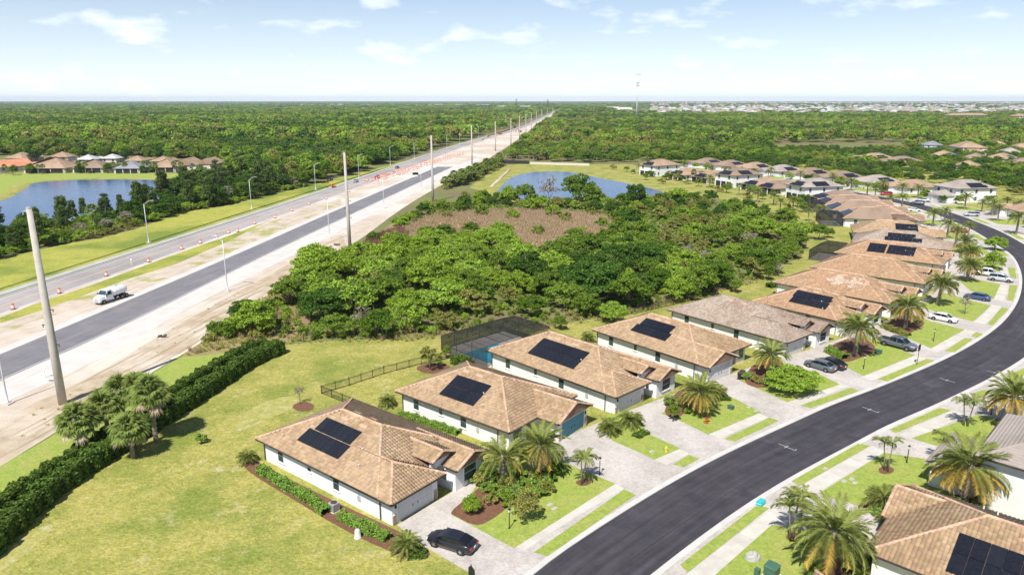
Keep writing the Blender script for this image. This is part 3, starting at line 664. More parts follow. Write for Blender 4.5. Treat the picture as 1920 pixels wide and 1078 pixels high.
def garage(parent, x0, x1, y, mat, z=2.3):
    w = x1 - x0
    g = MB().box(x0 - .12, x1 + .12, y, y + .05, z, z + .12).box(x0 - .12, x0, y, y + .05, 0.1, z).box(x1, x1 + .12, y, y + .05, 0.1, z).build('garage_door', M_frame, parent)
    for i in range(4):
        h = (z - .12) / 4; mb = MB(); z0 = .12 + i * h
        mb.box(x0, x1, y - .05, y + .012, z0 + .008, z0 + h - .008)
        for k in range(4): mb.box(x0 + (k + .1) * w / 4, x0 + (k + .9) * w / 4, y + .012, y + .022, z0 + .1, z0 + h - .1)
        mb.build('door_panel', mat, g)
    for c in ((x0 + x1) / 2 - .35, (x0 + x1) / 2 + .35): MB().box(c - .03, c + .03, y + .02, y + .06, .85, 1.15).build('handle', M_black, g)
    return g
panel_cache = {}
def solar(roof, h, face, rows, mat=None):
    """rows: (distance up the slope from the eave, start along y, count, panel width, panel length)"""
    cs, sn = math.cos(math.atan(h.sl)), math.sin(math.atan(h.sl))
    for up, y0, n, pw, pl in rows:
        if (pw, pl) not in panel_cache:
            mb = MB().box(-pw / 2 + .012, pw / 2 - .012, -pl / 2 + .012, pl / 2 - .012, 0, .045)
            panel_cache[(pw, pl)] = mb.mesh('solar_panel', M_solar)
        for i in range(n):
            v = (up + pl / 2) * cs
            if face in 'LR':
                sg = 1 if face == 'L' else -1
                x = (h.x1 - v) if sg > 0 else (h.x0 + v); y = y0 + (i + .5) * pw
                X = Vector((0, 1, 0)) * sg; Y = Vector((-cs * sg, 0, sn))
            else:
                sg = 1 if face == 'F' else -1
                y = (h.y1 - v) if sg > 0 else (h.y0 + v); x = y0 + (i + .5) * pw
                X = Vector((-1, 0, 0)) * sg; Y = Vector((0, -cs * sg, sn))
            Z = X.cross(Y)
            p = Vector((x, y, h.z + v * h.sl)) + Z * .19
            o = link('solar_panel', panel_cache[(pw, pl)], roof)
            o.matrix_local = Matrix(((X[0], Y[0], Z[0], p[0]), (X[1], Y[1], Z[1], p[1]), (X[2], Y[2], Z[2], p[2]), (0, 0, 0, 1)))
def fascia(parent, hips, z=EAVE):
    mb = MB()
    for h in hips:
        for a, b in (((h.x0, h.y0), (h.x1, h.y0)), ((h.x1, h.y0), (h.x1, h.y1)), ((h.x1, h.y1), (h.x0, h.y1)), ((h.x0, h.y1), (h.x0, h.y0))):
            # only stretches that are on the outside
            L = math.hypot(b[0] - a[0], b[1] - a[1]); n = max(1, int(L / .8)); run = None
            nx, ny = (b[1] - a[1]) / L, -(b[0] - a[0]) / L
            ts = np.linspace(0, 1, n + 1); m = (ts[:-1] + ts[1:]) / 2
            px = a[0] + (b[0] - a[0]) * m + nx * .05; py = a[1] + (b[1] - a[1]) * m + ny * .05
            vis = hmax(hips, px, py, h) < 0
            gable = (a[1] == b[1]) and ((a[1] == h.y1 and h.gf) or (a[1] == h.y0 and h.gb))
            if gable: continue
            i = 0
            while i < n:
                if vis[i]:
                    j = i
                    while j + 1 < n and vis[j + 1]: j += 1
                    P = [(a[0] + (b[0] - a[0]) * ts[q] + nx * .03, a[1] + (b[1] - a[1]) * ts[q] + ny * .03, h.z - .06) for q in (i, j + 1)]
                    mb.bar(P[0], P[1], .14, .18); i = j + 1
                else: i += 1
        if h.gf:
            for s_ in (-1, 1):
                mb.bar((h.cx, h.y1 + .03, h.top - .08), (h.cx + s_ * h.h, h.y1 + .03, h.z - .08), .10, .2)
    return mb.build('gutter', M_trim, parent)
def downspout(parent, x, y, z1=EAVE): MB().bar((x, y, .1), (x, y, z1 - .1), .09).build('downspout', M_trim, parent)
VENT = MB().box(-.55, .55, -.2, .2, 0, .1).mesh('roof_vent', M_ridge); PIPE = MB().lathe([(.07, 0), (.07, .35), (.09, .36)], 8).mesh('vent_pipe', M_soffit)
def on_slope(roof, h, face, u, up, mesh, name):
    cs, sn = math.cos(math.atan(h.sl)), math.sin(math.atan(h.sl)); v = up * cs
    sg = 1 if face == 'L' else -1
    x = (h.x1 - v) if sg > 0 else (h.x0 + v); X = Vector((0, 1, 0)) * sg; Y = Vector((-cs * sg, 0, sn)); Z = X.cross(Y); p = Vector((x, u, h.z + v * h.sl)) + Z * .06
    o = link(name, mesh, roof); o.matrix_local = Matrix(((X[0], Y[0], Z[0], p[0]), (X[1], Y[1], Z[1], p[1]), (X[2], Y[2], Z[2], p[2]), (0, 0, 0, 1)))
def place_house(o, front, ang):
    o.location = (front[0], front[1], 0); o.rotation_euler = (0, 0, R(ang - 90))
def house(label, front, ang, plan, L=22.5, mirror=False, tiles='full', tmat=None, rows=(), dmat=None, group='tiled roof houses along the inner side of the street', solar_face='L', cat='house', pieces=False, wallmat=None, vents=True, bare=None):
    """front: middle of the eave line on the street side; ang: direction the front faces"""
    tmat = tmat or M_tan; dmat = dmat or M_gdoor; wm = wallmat or M_stucco
    root = empty('house', (0, 0)); tag(root, label, cat, group); place_house(root, front, ang)
    mx = -1 if mirror else 1
    X = lambda a, b: (min(a * mx, b * mx), max(a * mx, b * mx))
    if plan == 'A':
        main = Hip(-7, 7, -L, -1.9); gar = Hip(*X(-.6, 7), -9, 0, gb=True); rw = Hip(*X(-7.1, -1.6), -8, .6, gf=True, gb=True)
        dorm = Hip(*X(-3.3, .1), -7.5, -1.3, z=3.75, gf=True, gb=True)
        hips = [main, gar, rw, dorm]
        fp = [(-6.4, -L + .6), (6.4, -L + .6), (6.4, -.6), (.1, -.6), (.1, -4.2), (-1.9, -4.2), (-1.9, 0.1), (-6.4, .1)]
        gx = (.9, 5.7); gy = -.6
    elif plan == 'B':
        main = Hip(-7, 7, -L, -1.2); gar = Hip(*X(-.5, 7), -9, .6, gf=True, gb=True)
        hips = [main, gar]
        fp = [(-6.4, -L + .6), (6.4, -L + .6), (6.4, .1), (.1, .1), (.1, -1.9), (-2.2, -1.9), (-2.2, -3.6), (-4, -3.6), (-4, -1.9), (-6.4, -1.9)]
        gx = (.9, 5.7); gy = .1
    elif plan == 'B2':   # garage gable set in from the side
        main = Hip(-7, 7, -L, 0); gar = Hip(*X(-1.6, 5.7), -9, 3.2, gf=True, gb=True)
        hips = [main, gar]
        fp = [(-6.4, -L + .6), (6.4, -L + .6), (6.4, -.6), (5.1, -.6), (5.1, 2.7), (-1.0, 2.7), (-1.0, -.6), (-6.4, -.6)]
        gx = (-.3, 4.5); gy = 2.7
    elif plan == 'C':
        main = Hip(-7.3, 7.3, -L, 0); gar = Hip(-.65, 6.75, -10, .5, gf=True, gb=True)
        hips = [main, gar]
        fp = [(-6.7, -L + .6), (6.7, -L + .6), (6.7, -.6), (6.2, -.6), (6.2, .0), (-.1, .0), (-.1, -3.4), (-2.4, -3.4), (-2.4, -.6), (-6.7, -.6)]
        gx = (.5, 5.4); gy = 0.0
    fp = [(x * mx, y) for x, y in fp]
    if mirror: fp = fp[::-1]
    w = MB().prism(fp, 0, EAVE - .12)
    for h in hips:     # gable triangles
        if h.gf:
            yy = h.y1 - .5; k = .45
            w.add([(h.x0 + k, yy, EAVE - .12), (h.x1 - k, yy, EAVE - .12), (h.cx, yy, h.top - k * h.sl), (h.x0 + k, yy - .2, EAVE - .12), (h.x1 - k, yy - .2, EAVE - .12), (h.cx, yy - .2, h.top - k * h.sl)], [(1, 0, 2), (3, 4, 5), (0, 1, 4, 3), (0, 3, 5, 2), (1, 2, 5, 4)])
    w.build('wall', wm, root)
    rm = MB()
    for h in hips: h.solid(rm)
    roof = rm.build('roof', M_underlay if tiles else tmat, root)
    if tiles:
        C, A, B, Nn = tile_field(hips)
        if bare is not None:        # scar of lighter tiles where panels were taken off
            pass
        if pieces:                  # the 300 tiles nearest the camera are pieces of their own
            rz = R(ang - 90); wx = front[0] + C[:, 0] * math.cos(rz) - C[:, 1] * math.sin(rz); wy = front[1] + C[:, 0] * math.sin(rz) + C[:, 1] * math.cos(rz)
            sx = np.abs(wx / np.maximum(wy, 1)); d = np.hypot(wx, wy) + np.where((sx > .69), 60, 0)
            idx = np.argsort(d)[:300]; keep = np.ones(len(C), bool); keep[idx] = False
            for i in idx:
                o = link('roof_tile', tile_mesh, roof); a, b_, n_ = A[i], B[i], Nn[i]; p = C[i] + n_ * (.03 + random.gauss(0, .006))
                o.matrix_local = Matrix(((a[0], b_[0], n_[0], p[0]), (a[1], b_[1], n_[1], p[1]), (a[2], b_[2], n_[2], p[2]), (0, 0, 0, 1)))
            C, A, B, Nn = C[keep], A[keep], B[keep], Nn[keep]
        tag(link('roof_tiles', tiles_mesh(C, A, B, Nn, tmat, (TV, TF) if tiles == 'full' else (TV2, TF2), int(abs(front[0]) * 7)), roof), kind='stuff')
        tag(link('ridge_caps', caps_mesh(hips, M_ridge if tmat is not M_grey else M_grey), roof), kind='stuff')
    else: tag(link('ridge_caps', caps_mesh(hips, M_ridge if tmat is not FR['grey'] else M_grey), roof), kind='stuff')
    fascia(root, hips)
    mb = MB()
    for h in hips[:3]: mb.add([(h.x0, h.y0, h.z - .1), (h.x1, h.y0, h.z - .1), (h.x1, h.y1, h.z - .1), (h.x0, h.y1, h.z - .1)], [(3, 2, 1, 0)]) if h.z == EAVE else None
    mb2 = MB().box(main.x0 + .05, main.x1 - .05, main.y0 + .05, main.y1 - .05, EAVE - .13, EAVE - .09); mb2.build('soffit', M_soffit, root)
    if rows: solar(roof, main, solar_face, rows)
    if vents:
        for u in (-L * .62, -L * .5): on_slope(roof, main, 'L', u + random.uniform(-.5, .5), 6.6, VENT, 'roof_vent'); on_slope(roof, main, 'R', u, 6.6, VENT, 'roof_vent')
        for u, up in ((-L * .30, 2.2), (-L * .36, 4.0), (-L * .85, 1.6)): on_slope(roof, main, 'L', u, up, PIPE, 'vent_pipe')
    # windows down both sides, garage, front window, door
    for sx, an in ((6.4, 0), (-6.4, 180)):
        for y, w_, h_, z in ((-L * .83, .95, 1.5, .85), (-L * .6, .6, .85, 1.45), (-L * .4, .95, 1.5, .85)): window(root, (sx, y), w_, h_, z, an)
    garage(root, *X(*gx), gy, dmat)
    if plan == 'A':
        window(root, (-4.2 * mx, .1), 1.9, 1.6, .7, 90); window(root, (-1.9 * mx, -1.4), .5, 1.2, 1.0, 0 if mx > 0 else 180)
        MB().box(*X(-1.5, -.4), -4.25, -4.16, .1, 2.3).build('front_door', M_trim, root)
        MB().box(*X(-3.0, -.2), -2.0, -1.74, 2.65, 3.65).build('dormer_wall', wm, root)
        MB().box(*X(-1.9, -1.3), -1.78, -1.72, 3.75, 4.05).build('dormer_vent', M_dark, root)
    elif plan == 'B':
        MB().box(*X(-3.7, -2.5), -3.66, -3.56, .1, 2.3).build('front_door', M_trim, root); window(root, (-5.2 * mx, -1.9), 1.3, 1.6, .7, 90)
    else:
        MB().box(*X(-3.0, -1.9), -.62, -.54, .1, 2.3).build('front_door', M_trim, root); window(root, (-4.8 * mx, -.6), 1.6, 1.6, .7, 90)
    if plan != 'A':
        mb = MB().lathe([(.22, 0), (.22, .06)], 10); o = mb.build('gable_vent', M_trim, root); o.rotation_euler = (R(-90), 0, 0); o.location = (gar.cx, gar.y1 - .5, 3.45)
    # ledger stone at the garage corners
    for xx in (gx[0] - .62, gx[1] + .30):
        a, b_ = X(xx, xx + .36); st = MB().box(a, b_, gy - .01, gy + .09, .02, 1.05).build('stone_veneer', M_stone, root)
        for i in range(7):
            z = .04 + i * .145
            for k in range(2): MB().box(a + .01 + k * .18, a + .16 + k * .18, gy + .09, gy + .115 + random.uniform(0, .02), z, z + .13).build('stone', M_stone, st)
        MB().box(a - .04, b_ + .04, gy - .01, gy + .15, 1.05, 1.13).build('stone_cap', M_conc, st)
    downspout(root, 6.5, -2.2); downspout(root, 6.5, -L + .8); downspout(root, -6.5, -2.6)
    MB().box(*X(gx[1] + .2, gx[1] + .34), gy + .02, gy + .16, 1.75, 2.1).build('wall_lamp', M_black, root)
    MB().box(6.4, 6.52, -5.6, -5.2, 1.0, 1.55).build('meter_box', M_alu, root); MB().bar((6.46, -5.4, 1.55), (6.46, -5.4, 2.6), .05).build('conduit', M_alu, root)
    return root, hips

# ---- the row on the inner side of the street
def front_of(fl, ang):   # front middle from the front corner on the near side
    u = np.array([math.cos(R(ang)), math.sin(R(ang))]); n = np.array([u[1], -u[0]]); return np.array(fl) - 7 * n
def lot(s, ang=None, off=15.2):
    p, a, n = ST.frame(s); return ST.off(s, off), (ang if ang is not None else math.degrees(math.atan2(-n[1], -n[0])))
HOUSES = {}
def reg(k, r): HOUSES[k] = r
P2 = 1.0
reg(1, house('tan tiled house nearest the open field, navy sedan on its drive', front_of((-11.5, 60), -38), -38, 'A', rows=((3.9, -16.2, 6, 1.0, 1.95), (1.85, -16.9, 7, 1.0, 1.95)), pieces=False))
reg(2, house('tan tiled house with the teal garage door', front_of((-.3, 75.2), -39), -39, 'B2', L=19.5, mirror=True, rows=((3.7, -12.9, 6, .98, 1.9), (1.75, -12.9, 6, .98, 1.9)), dmat=M_tdoor))
reg(3, house('tan tiled house with the screened swimming pool behind it', front_of((13.5, 85.2), -46), -46, 'A', L=25.2, rows=((4.0, -18.0, 9, 1.0, 1.9), (2.05, -18.0, 9, 1.0, 1.9))))
reg(4, house('tan tiled house with a front gable over its white garage, third beyond the field house', front_of((27.9, 96.2), -50), -50, 'B', rows=((4.3, -15.6, 6, 1.0, 1.85), (2.4, -16.0, 7, 1.0, 1.85))))
f5, a5 = lot(112, -51)
reg(5, house('weathered grey brown tiled house without panels, beside two dark cars', f5, a5, 'A', L=24, tmat=M_grey))
f6, a6 = lot(130.5, -50)
reg(6, house('tan tiled house with black panels, next beyond the weathered grey roof', f6, a6, 'A', L=18.5, mirror=False, tmat=M_brown, rows=((4.1, -12.4, 7, 1.0, 1.9), (2.15, -12.1, 7, 1.0, 1.9)), tiles='lite'))
f7, a7 = lot(150, -46); r7 = house('tan tiled house with a pale bleached patch on its roof', f7, a7, 'A', L=24, tmat=M_brown, tiles='lite'); reg(7, r7)
M_scar = pmat('bleached_roof_tile', (.50, .40, .32), (.44, .33, .25), 1.2, island=.2)
h7 = r7[1][0]
C, A, B, Nn = tile_field([h7]); k = (C[:, 0] > 1.0) & (C[:, 0] < 4.6) & (C[:, 1] > -14.5) & (C[:, 1] < -6.5) & (np.sin(C[:, 1] * 1.9) + np.sin(C[:, 0] * 2.7) + np.random.default_rng(3).normal(0, .5, len(C)) > -.9)
roof7 = [c for c in r7[0].children if c.name.startswith('roof') and not c.name.startswith('roof_')][0]
tag(link('bleached_tiles', tiles_mesh(C[k] + Nn[k] * .012, A[k], B[k], Nn[k], M_scar, (TV2, TF2)), roof7), 'pale bleached patch of roof tiles', kind='stuff')
f8, a8 = lot(173, -42); reg(8, house('plain tan tiled house without panels, between the bleached roof and the wide panel array', f8, a8, 'A', L=24, tmat=M_brown, tiles='lite'))
f9, a9 = lot(197, -37); reg(9, house('tan tiled house with the widest black panel array', f9, a9, 'A', L=24, tmat=M_brown, tiles='lite', rows=((4.1, -17.0, 4, 1.0, 1.9), (2.1, -17.0, 4, 1.0, 1.9), (4.1, -12.6, 6, 1.0, 1.9), (2.1, -12.6, 6, 1.0, 1.9))))
f10, a10 = lot(219, -30); reg(10, house('dark grey brown tiled house with two staggered rows of panels', f10, a10, 'B', L=23, tmat=M_grey, tiles='lite', rows=((4.1, -14.6, 6, 1.1, 1.8), (2.2, -15.2, 8, 1.1, 1.8))))
f11, a11 = lot(241, -22); reg(11, house('pale tan tiled house with one compact block of panels', f11, a11, 'B', L=23, tmat=M_tan, tiles='lite', rows=((4.0, -11.8, 5, 1.15, 1.9), (2.0, -11.8, 5, 1.15, 1.9))))
far_txt = {12: 'brown tiled house with blue glinting panels on its rear slope, nearest of the three alike', 13: 'brown tiled house with blue glinting panels on its rear slope, middle of the three alike', 14: 'brown tiled house with blue glinting panels on its rear slope, farthest of the three alike'}
for i, s in ((12, 272), (13, 290), (14, 308)):
    f, a = lot(s); r = house(far_txt[i], f, a, 'B', L=24, tmat=FR['brown'], tiles=None, vents=False); reg(i, r)
    roof = [c for c in r[0].children if c.name.startswith('roof')][0]
    solar(roof, r[1][0], 'B', ((2.3, -3.4, 6, 1.1, 1.9), (.35, -4.0, 7, 1.1, 1.9)))

# ---- houses seen from farther off: the same kind of body with its own roof, windows and garage, one or two storeys
def far_house(label, c, ang, W=14, L=20, storeys=1, roofm='tan', arrays=(), group='houses in the background', gable=False, wall=None, lanai=False, nwin=3, rise=None, windows=True):
    root = empty('house', (c[0], c[1]), R(ang - 90)); tag(root, label, 'house', group)
    z = EAVE * storeys if storeys == 1 else 5.7
    h = Hip(-W / 2, W / 2, -L / 2, L / 2, z=z, gf=gable, gb=gable, sl=SL if rise is None else rise); hips = [h]
    mb = MB().box(-W / 2 + .6, W / 2 - .6, -L / 2 + .6, L / 2 - .6, 0, z - .1)
    if gable:
        for yy in (L / 2 - .6, -L / 2 + .6): mb.add([(-W / 2 + .6, yy, z - .1), (W / 2 - .6, yy, z - .1), (0, yy, h.top - .25)], [(0, 1, 2)])
    mb.build('wall', wall or M_stucco, root)
    rm = MB(); h.solid(rm)
    if storeys == 2:   # lower garage roof in front
        g = Hip(-W / 2 + 1, W / 2 - 3, L / 2 - 4, L / 2 + 4.5, z=2.8, gb=True); g.solid(rm); MB().box(-W / 2 + 1.6, W / 2 - 3.6, L / 2 - 1, L / 2 + 3.9, 0, 2.7).build('garage_wing', wall or M_stucco, root)
        garage(root, -W / 2 + 2.2, -W / 2 + 7.2, L / 2 + 3.9, M_gdoor)
    else: 
        g = Hip(.2, W / 2, L / 2 - 7, L / 2 + 3.2, z=z, gf=True, gb=True); g.solid(rm); MB().box(.8, W / 2 - .6, L / 2 - 1, L / 2 + 2.6, 0, 2.65).add([(.8, L / 2 + 2.6, 2.65), (W / 2 - .6, L / 2 + 2.6, 2.65), (g.cx, L / 2 + 2.6, g.top - .3)], [(0, 1, 2)]).build('garage_wing', wall or M_stucco, root)
        garage(root, 1.4, W / 2 - 1.2, L / 2 + 2.6, M_gdoor)
    roof = rm.build('roof', FR[roofm], root)
    fascia(root, [h])
    for face, rows in arrays: solar(roof, h, face, rows)
    if windows:
        for st in range(storeys):
            for sx, an in ((W / 2 - .6, 0), (-W / 2 + .6, 180)):
                for k in range(nwin): window(root, (sx, -L / 2 + 3 + k * (L - 6) / max(1, nwin - 1)), 1.1, 1.45, .85 + st * 2.9, an)
            for k in range(2): window(root, (-W / 4 + k * W / 2, -L / 2 + .6), 1.4, 1.45, .85 + st * 2.9, -90)
            if storeys == 2 and st == 1:
                for k in range(2): window(root, (-W / 4 + k * W / 2, L / 2 - .6), 1.4, 1.45, .85 + st * 2.9, 90)
    if lanai:
        MB().box(-W / 2 + 1.2, W / 2 - 1.2, -L / 2 + .45, -L / 2 + .62, .1, 2.5).build('lanai_opening', M_dark, root)
        for k in range(4): MB().box(-W / 2 + 1.2 + k * (W - 2.8) / 3, -W / 2 + 1.6 + k * (W - 2.8) / 3, -L / 2 + .3, -L / 2 + .7, 0, 2.55).build('column', wall or M_stucco, root)
    return root, h
AR1 = (('L', ((2.4, -4, 6, 1.1, 1.8), (.6, -4, 6, 1.1, 1.8))),); ARB = (('B', ((2.0, -3, 5, 1.1, 1.8), (.3, -4, 7, 1.1, 1.8))),)
ARR = (('R', ((2.4, -4, 6, 1.1, 1.8), (.6, -5, 7, 1.1, 1.8))),)
for s, st, rm, ar, tx in ((328, 1, 'brown', ARB, 'low brown roofed house before the white two storey with grey hip roof'), (350, 2, 'grey', ARB + AR1, 'white two storey house with grey hip roof, just past the three alike brown roofs'), (373, 1, 'brown', ARB, 'low brown roofed house with rear panels, left of the grey hip two storey'),
        (385, 1, 'tan', ARB, 'low tan roofed house with rear panels between the two white two storey houses'), (405, 2, 'brown', ARB + AR1, 'white two storey house with brown hip roof and two panel blocks'),
        (424, 1, 'tan', ARB, 'wide tan roofed house at the bend of the pond bank'), (443, 1, 'tan', ARB, 'tan roofed house beside the two storey house at the pond'), (466, 2, 'tan', ARB, 'two storey house with dark rear lanai, leftmost on the pond bank')):
    f, a = lot(s, None, 25); far_house(tx, f, a, 14, 19, st, rm, ar, 'houses on the inner side of the bend', lanai=True)
ang0 = lambda s: lot(s)[1] + 180
for s, st, rm, ar, tx in ((274, 1, 'brown', ARR, 'brown roofed house at the right edge behind tall date palms'), (300, 1, 'tan', ARR, 'low tan roofed house with panels, right of the big white two storey'),
        (334, 2, 'grey', ARR, 'big white two storey house with grey roof and a stepped panel block'), (358, 1, 'tan', (), 'tan roofed house left of the big white two storey'),
        (377, 1, 'grey', ARR, 'grey roofed house with a wide panel block in the far row'), (396, 1, 'brown', ARR, 'brown roofed house with panels, fifth from the left in the far row'), (414, 1, 'brown', ARR, 'brown roofed house with panels, fourth from the left in the far row'),
        (432, 1, 'grey', ARR, 'grey roofed house with panels, third from the left in the far row'), (450, 1, 'tan', ARR, 'tan roofed house with panels, second from the left in the far row'), (468, 1, 'brown', ARR, 'brown roofed house with panels, leftmost of the far row'), (486, 1, 'brown', ARR, 'brown roofed house half hidden by palms at the end of the far row')):
    p, a_, n_ = ST.frame(min(s, ST.L - 3)); c = ST.off(min(s, ST.L - 3), -SW - 25)
    if s > ST.L - 3: c = c + a_ * (s - ST.L + 3)
    far_house(tx, c, math.degrees(math.atan2(n_[1], n_[0])), 14, 19, st, rm, ar, 'houses on the outer side of the bend')
# houses beyond the strip of wood on the right, and the low group across the pond on the left: roof centre in the plan
def at_roof(px, py, z=4.5): return G(px, py, z)
for px, py, ang, W_, L_, st, rm, ar, tx in ((1640, 291, 200, 15, 22, 1, 'tan', ARR, 'tan roofed house with two panel blocks above the wood strip, left one of a pair'), (1690, 297, 200, 15, 22, 1, 'brown', ARR, 'brown roofed house with panels above the wood strip, right one of a pair'),
        (1748, 267, 250, 14, 16, 2, 'slate', ARR, 'small dark roofed two storey house at the edge of the far wood'), (1815, 271, 255, 20, 26, 2, 'tan', ARR, 'long white two storey house with tan roof by the far wood'),
        (1768, 286, 230, 15, 22, 1, 'tan', ARR, 'tan roofed house in front of the long white two storey, left'), (1828, 291, 230, 15, 22, 1, 'brown', ARR, 'brown roofed house in front of the long white two storey, middle'), (1878, 291, 220, 15, 22, 1, 'tan', ARR, 'tan roofed house in front of the long white two storey, right'),
        (1872, 268, 240, 16, 24, 1, 'tan', ARR, 'tan roofed house right of the long white two storey'), (1916, 272, 240, 16, 24, 1, 'tan', ARR, 'tan roofed house at the right edge near the far wood'), (1895, 281, 240, 16, 24, 1, 'grey', ARR, 'grey roofed house with an arched dark lanai at the right edge'), (1815, 304, 235, 13, 16, 1, 'tan', (), 'pale tan roof peeking over the wood strip'), (1918, 300, 240, 15, 20, 1, 'brown', ARR, 'brown roof at the right edge above the wood strip')):
    c = at_roof(px, py, 7.5 if st == 2 else 4.5); far_house(tx, c, ang, W_, L_, st, rm, ar, 'houses beyond the strip of wood')
for px, py, ang, W_, L_, st, rm, gab, lan, tx in ((18, 306, 60, 15, 20, 1, 'orange', True, False, 'orange red gabled house at the left edge across the pond'), (42, 291, 80, 14, 16, 1, 'tan', False, False, 'tan roofed house behind the orange gable'),
        (100, 308, 92, 24, 20, 1, 'tan', False, True, 'wide tan roofed house with white columns across the left pond'), (116, 289, 95, 13, 12, 2, 'tan', False, False, 'taller tan roofed two storey house behind the wide columned house'),
        (176, 308, 92, 18, 16, 1, 'brown', False, True, 'brown roofed house with a long dark lanai across the left pond'), (166, 294, 90, 12, 12, 1, 'white', False, False, 'pale grey roofed house behind the long lanai'), (211, 292, 90, 11, 12, 1, 'white', False, False, 'pale slate roofed house half hidden by trees'),
        (247, 309, 95, 15, 16, 1, 'slate', False, True, 'blue grey roofed house across the left pond'), (258, 296, 90, 12, 12, 1, 'tan', False, False, 'small tan hip roof behind the blue grey house'), (305, 297, 90, 13, 12, 1, 'tan', False, False, 'tan roof behind the pale lanai house'),
        (312, 307, 92, 17, 16, 1, 'tan', False, True, 'tan roofed lanai house near the right end of the left pond'), (354, 303, 95, 15, 18, 1, 'tan', True, False, 'large plain tan gable roof at the right end of the left pond'), (394, 301, 90, 13, 16, 1, 'tan', True, False, 'tan gable roof half hidden by trees right of the left pond'),
        (441, 283, 90, 12, 14, 1, 'orange', True, False, 'left one of two lone roofs deep in the wood'), (486, 283, 90, 12, 14, 1, 'tan', True, False, 'right one of two lone roofs deep in the wood')):
    c = at_roof(px, py, 7.2 if st == 2 else 4.3)
    far_house(tx, c, ang + 0, W_, L_, st, rm, (), 'houses across the left pond', gab, M_cream, lan, rise=.5)

# ---- houses on the near right corner
reg('r1', house('tan tiled house at the lower right corner with large panels', (35.1, 58.3), 137, 'C', L=21, rows=((1.0, -16.2, 9, 1.15, 2.05), (3.08, -16.2, 9, 1.15, 2.05)), solar_face='R', pieces=True, group='houses on the near outer side of the street'))
reg('r0', house('tan tiled roof corner peeking in at the bottom edge', (20.2, 45.0), 138, 'A', L=20, tiles='lite', group='houses on the near outer side of the street'))
far_house('white two storey house with grey brown roof cut off by the right edge', (57.9, 62.6), 135, 14, 19, 2, 'grey', (('R', ((2.4, -6, 7, 1.1, 1.8), (.6, -6, 7, 1.1, 1.8))),), 'houses on the near outer side of the street', windows=False)
# ---------------------------------------------------------------- vegetation: prototypes
def leaf_quads(P, Nrm, size, r, asp=.62):
    """one four-cornered leaf cluster per point, facing about Nrm"""
    n = len(P); Nrm = Nrm + r.normal(0, .55, (n, 3)); Nrm /= np.linalg.norm(Nrm, axis=1)[:, None]
    u = np.cross(Nrm, r.normal(0, 1, (n, 3))); u /= np.linalg.norm(u, axis=1)[:, None]; w = np.cross(Nrm, u)
    s = (size * r.uniform(.6, 1.4, n))[:, None]
    V = np.stack([P - u * s, P - w * s * asp + Nrm * s * .15, P + u * s, P + w * s * asp + Nrm * s * .15], 1).reshape(-1, 3)
    F = np.arange(n * 4).reshape(-1, 4); return V, F
def crown(seed, rx, rz, z0, nclump, nleaf, size, mat, name='crown', flat=.75, hollow=.55, cl=.34):
    r = np.random.default_rng(seed)
    d = r.normal(0, 1, (nclump, 3)); d /= np.linalg.norm(d, axis=1)[:, None]; d[:, 2] = np.abs(d[:, 2]) * 1.15 - .35
    rad = r.uniform(hollow, .95, nclump)[:, None]
    c = d * rad * np.array([rx, rx, rz]) + np.array([0, 0, z0 + rz * .45])
    cr = r.uniform(.7, 1.3, nclump) * rx * cl
    k = r.integers(0, nclump, nleaf); q = r.normal(0, 1, (nleaf, 3)); q /= np.linalg.norm(q, axis=1)[:, None]
    q[:, 2] = np.where(q[:, 2] < -.3, -q[:, 2] * .6, q[:, 2])
    rr = r.uniform(.62, 1.05, nleaf)[:, None] * cr[k][:, None]
    P = c[k] + q * rr * np.array([1, 1, flat])
    V, F = leaf_quads(P, q, size, r)
    return np_mesh(name, V, F, mat)
def pine_crown(seed, h, nb, mat, size=.35, spread=2.4):
    r = np.random.default_rng(seed); P = []; Q = []
    for i in range(nb):
        z = h * r.uniform(.38, 1.0); R_ = spread * (1.15 - z / h) * r.uniform(.6, 1.2) + .35; a = r.uniform(0, 6.28)
        c = np.array([math.cos(a) * R_ * .7, math.sin(a) * R_ * .7, z]); n = 34
        q = r.normal(0, 1, (n, 3)); q /= np.linalg.norm(q, axis=1)[:, None]
        P.append(c + q * np.array([.75, .75, .5]) * r.uniform(.5, 1.1, (n, 1))); Q.append(q)
    V, F = leaf_quads(np.concatenate(P), np.concatenate(Q), size, r, .35)
    return np_mesh('crown', V, F, mat)
def trunk_mesh(seed, h, r0, nl=5, spread=2.0, mat=None, top=.25):
    r = random.Random(seed); mb = MB()
    pts = [(r.uniform(-.12, .12) * i, r.uniform(-.12, .12) * i, h * i / 4) for i in range(5)]
    mb.tube(pts, [r0 * (1 - .75 * i / 4) * (1.35 if i == 0 else 1) for i in range(5)], 7)
    for k in range(nl):
        a = 6.28 * k / nl + r.uniform(-.4, .4); b = pts[1 + k % 3]; L = spread * r.uniform(.6, 1.1)
        mb.tube([b, (b[0] + math.cos(a) * L * .5, b[1] + math.sin(a) * L * .5, b[2] + L * .55), (b[0] + math.cos(a) * L, b[1] + math.sin(a) * L, b[2] + L * 1.1)], [r0 * .5, r0 * .3, r0 * .1], 5)
    return mb.mesh('trunk', mat or M_bark, smooth=True)
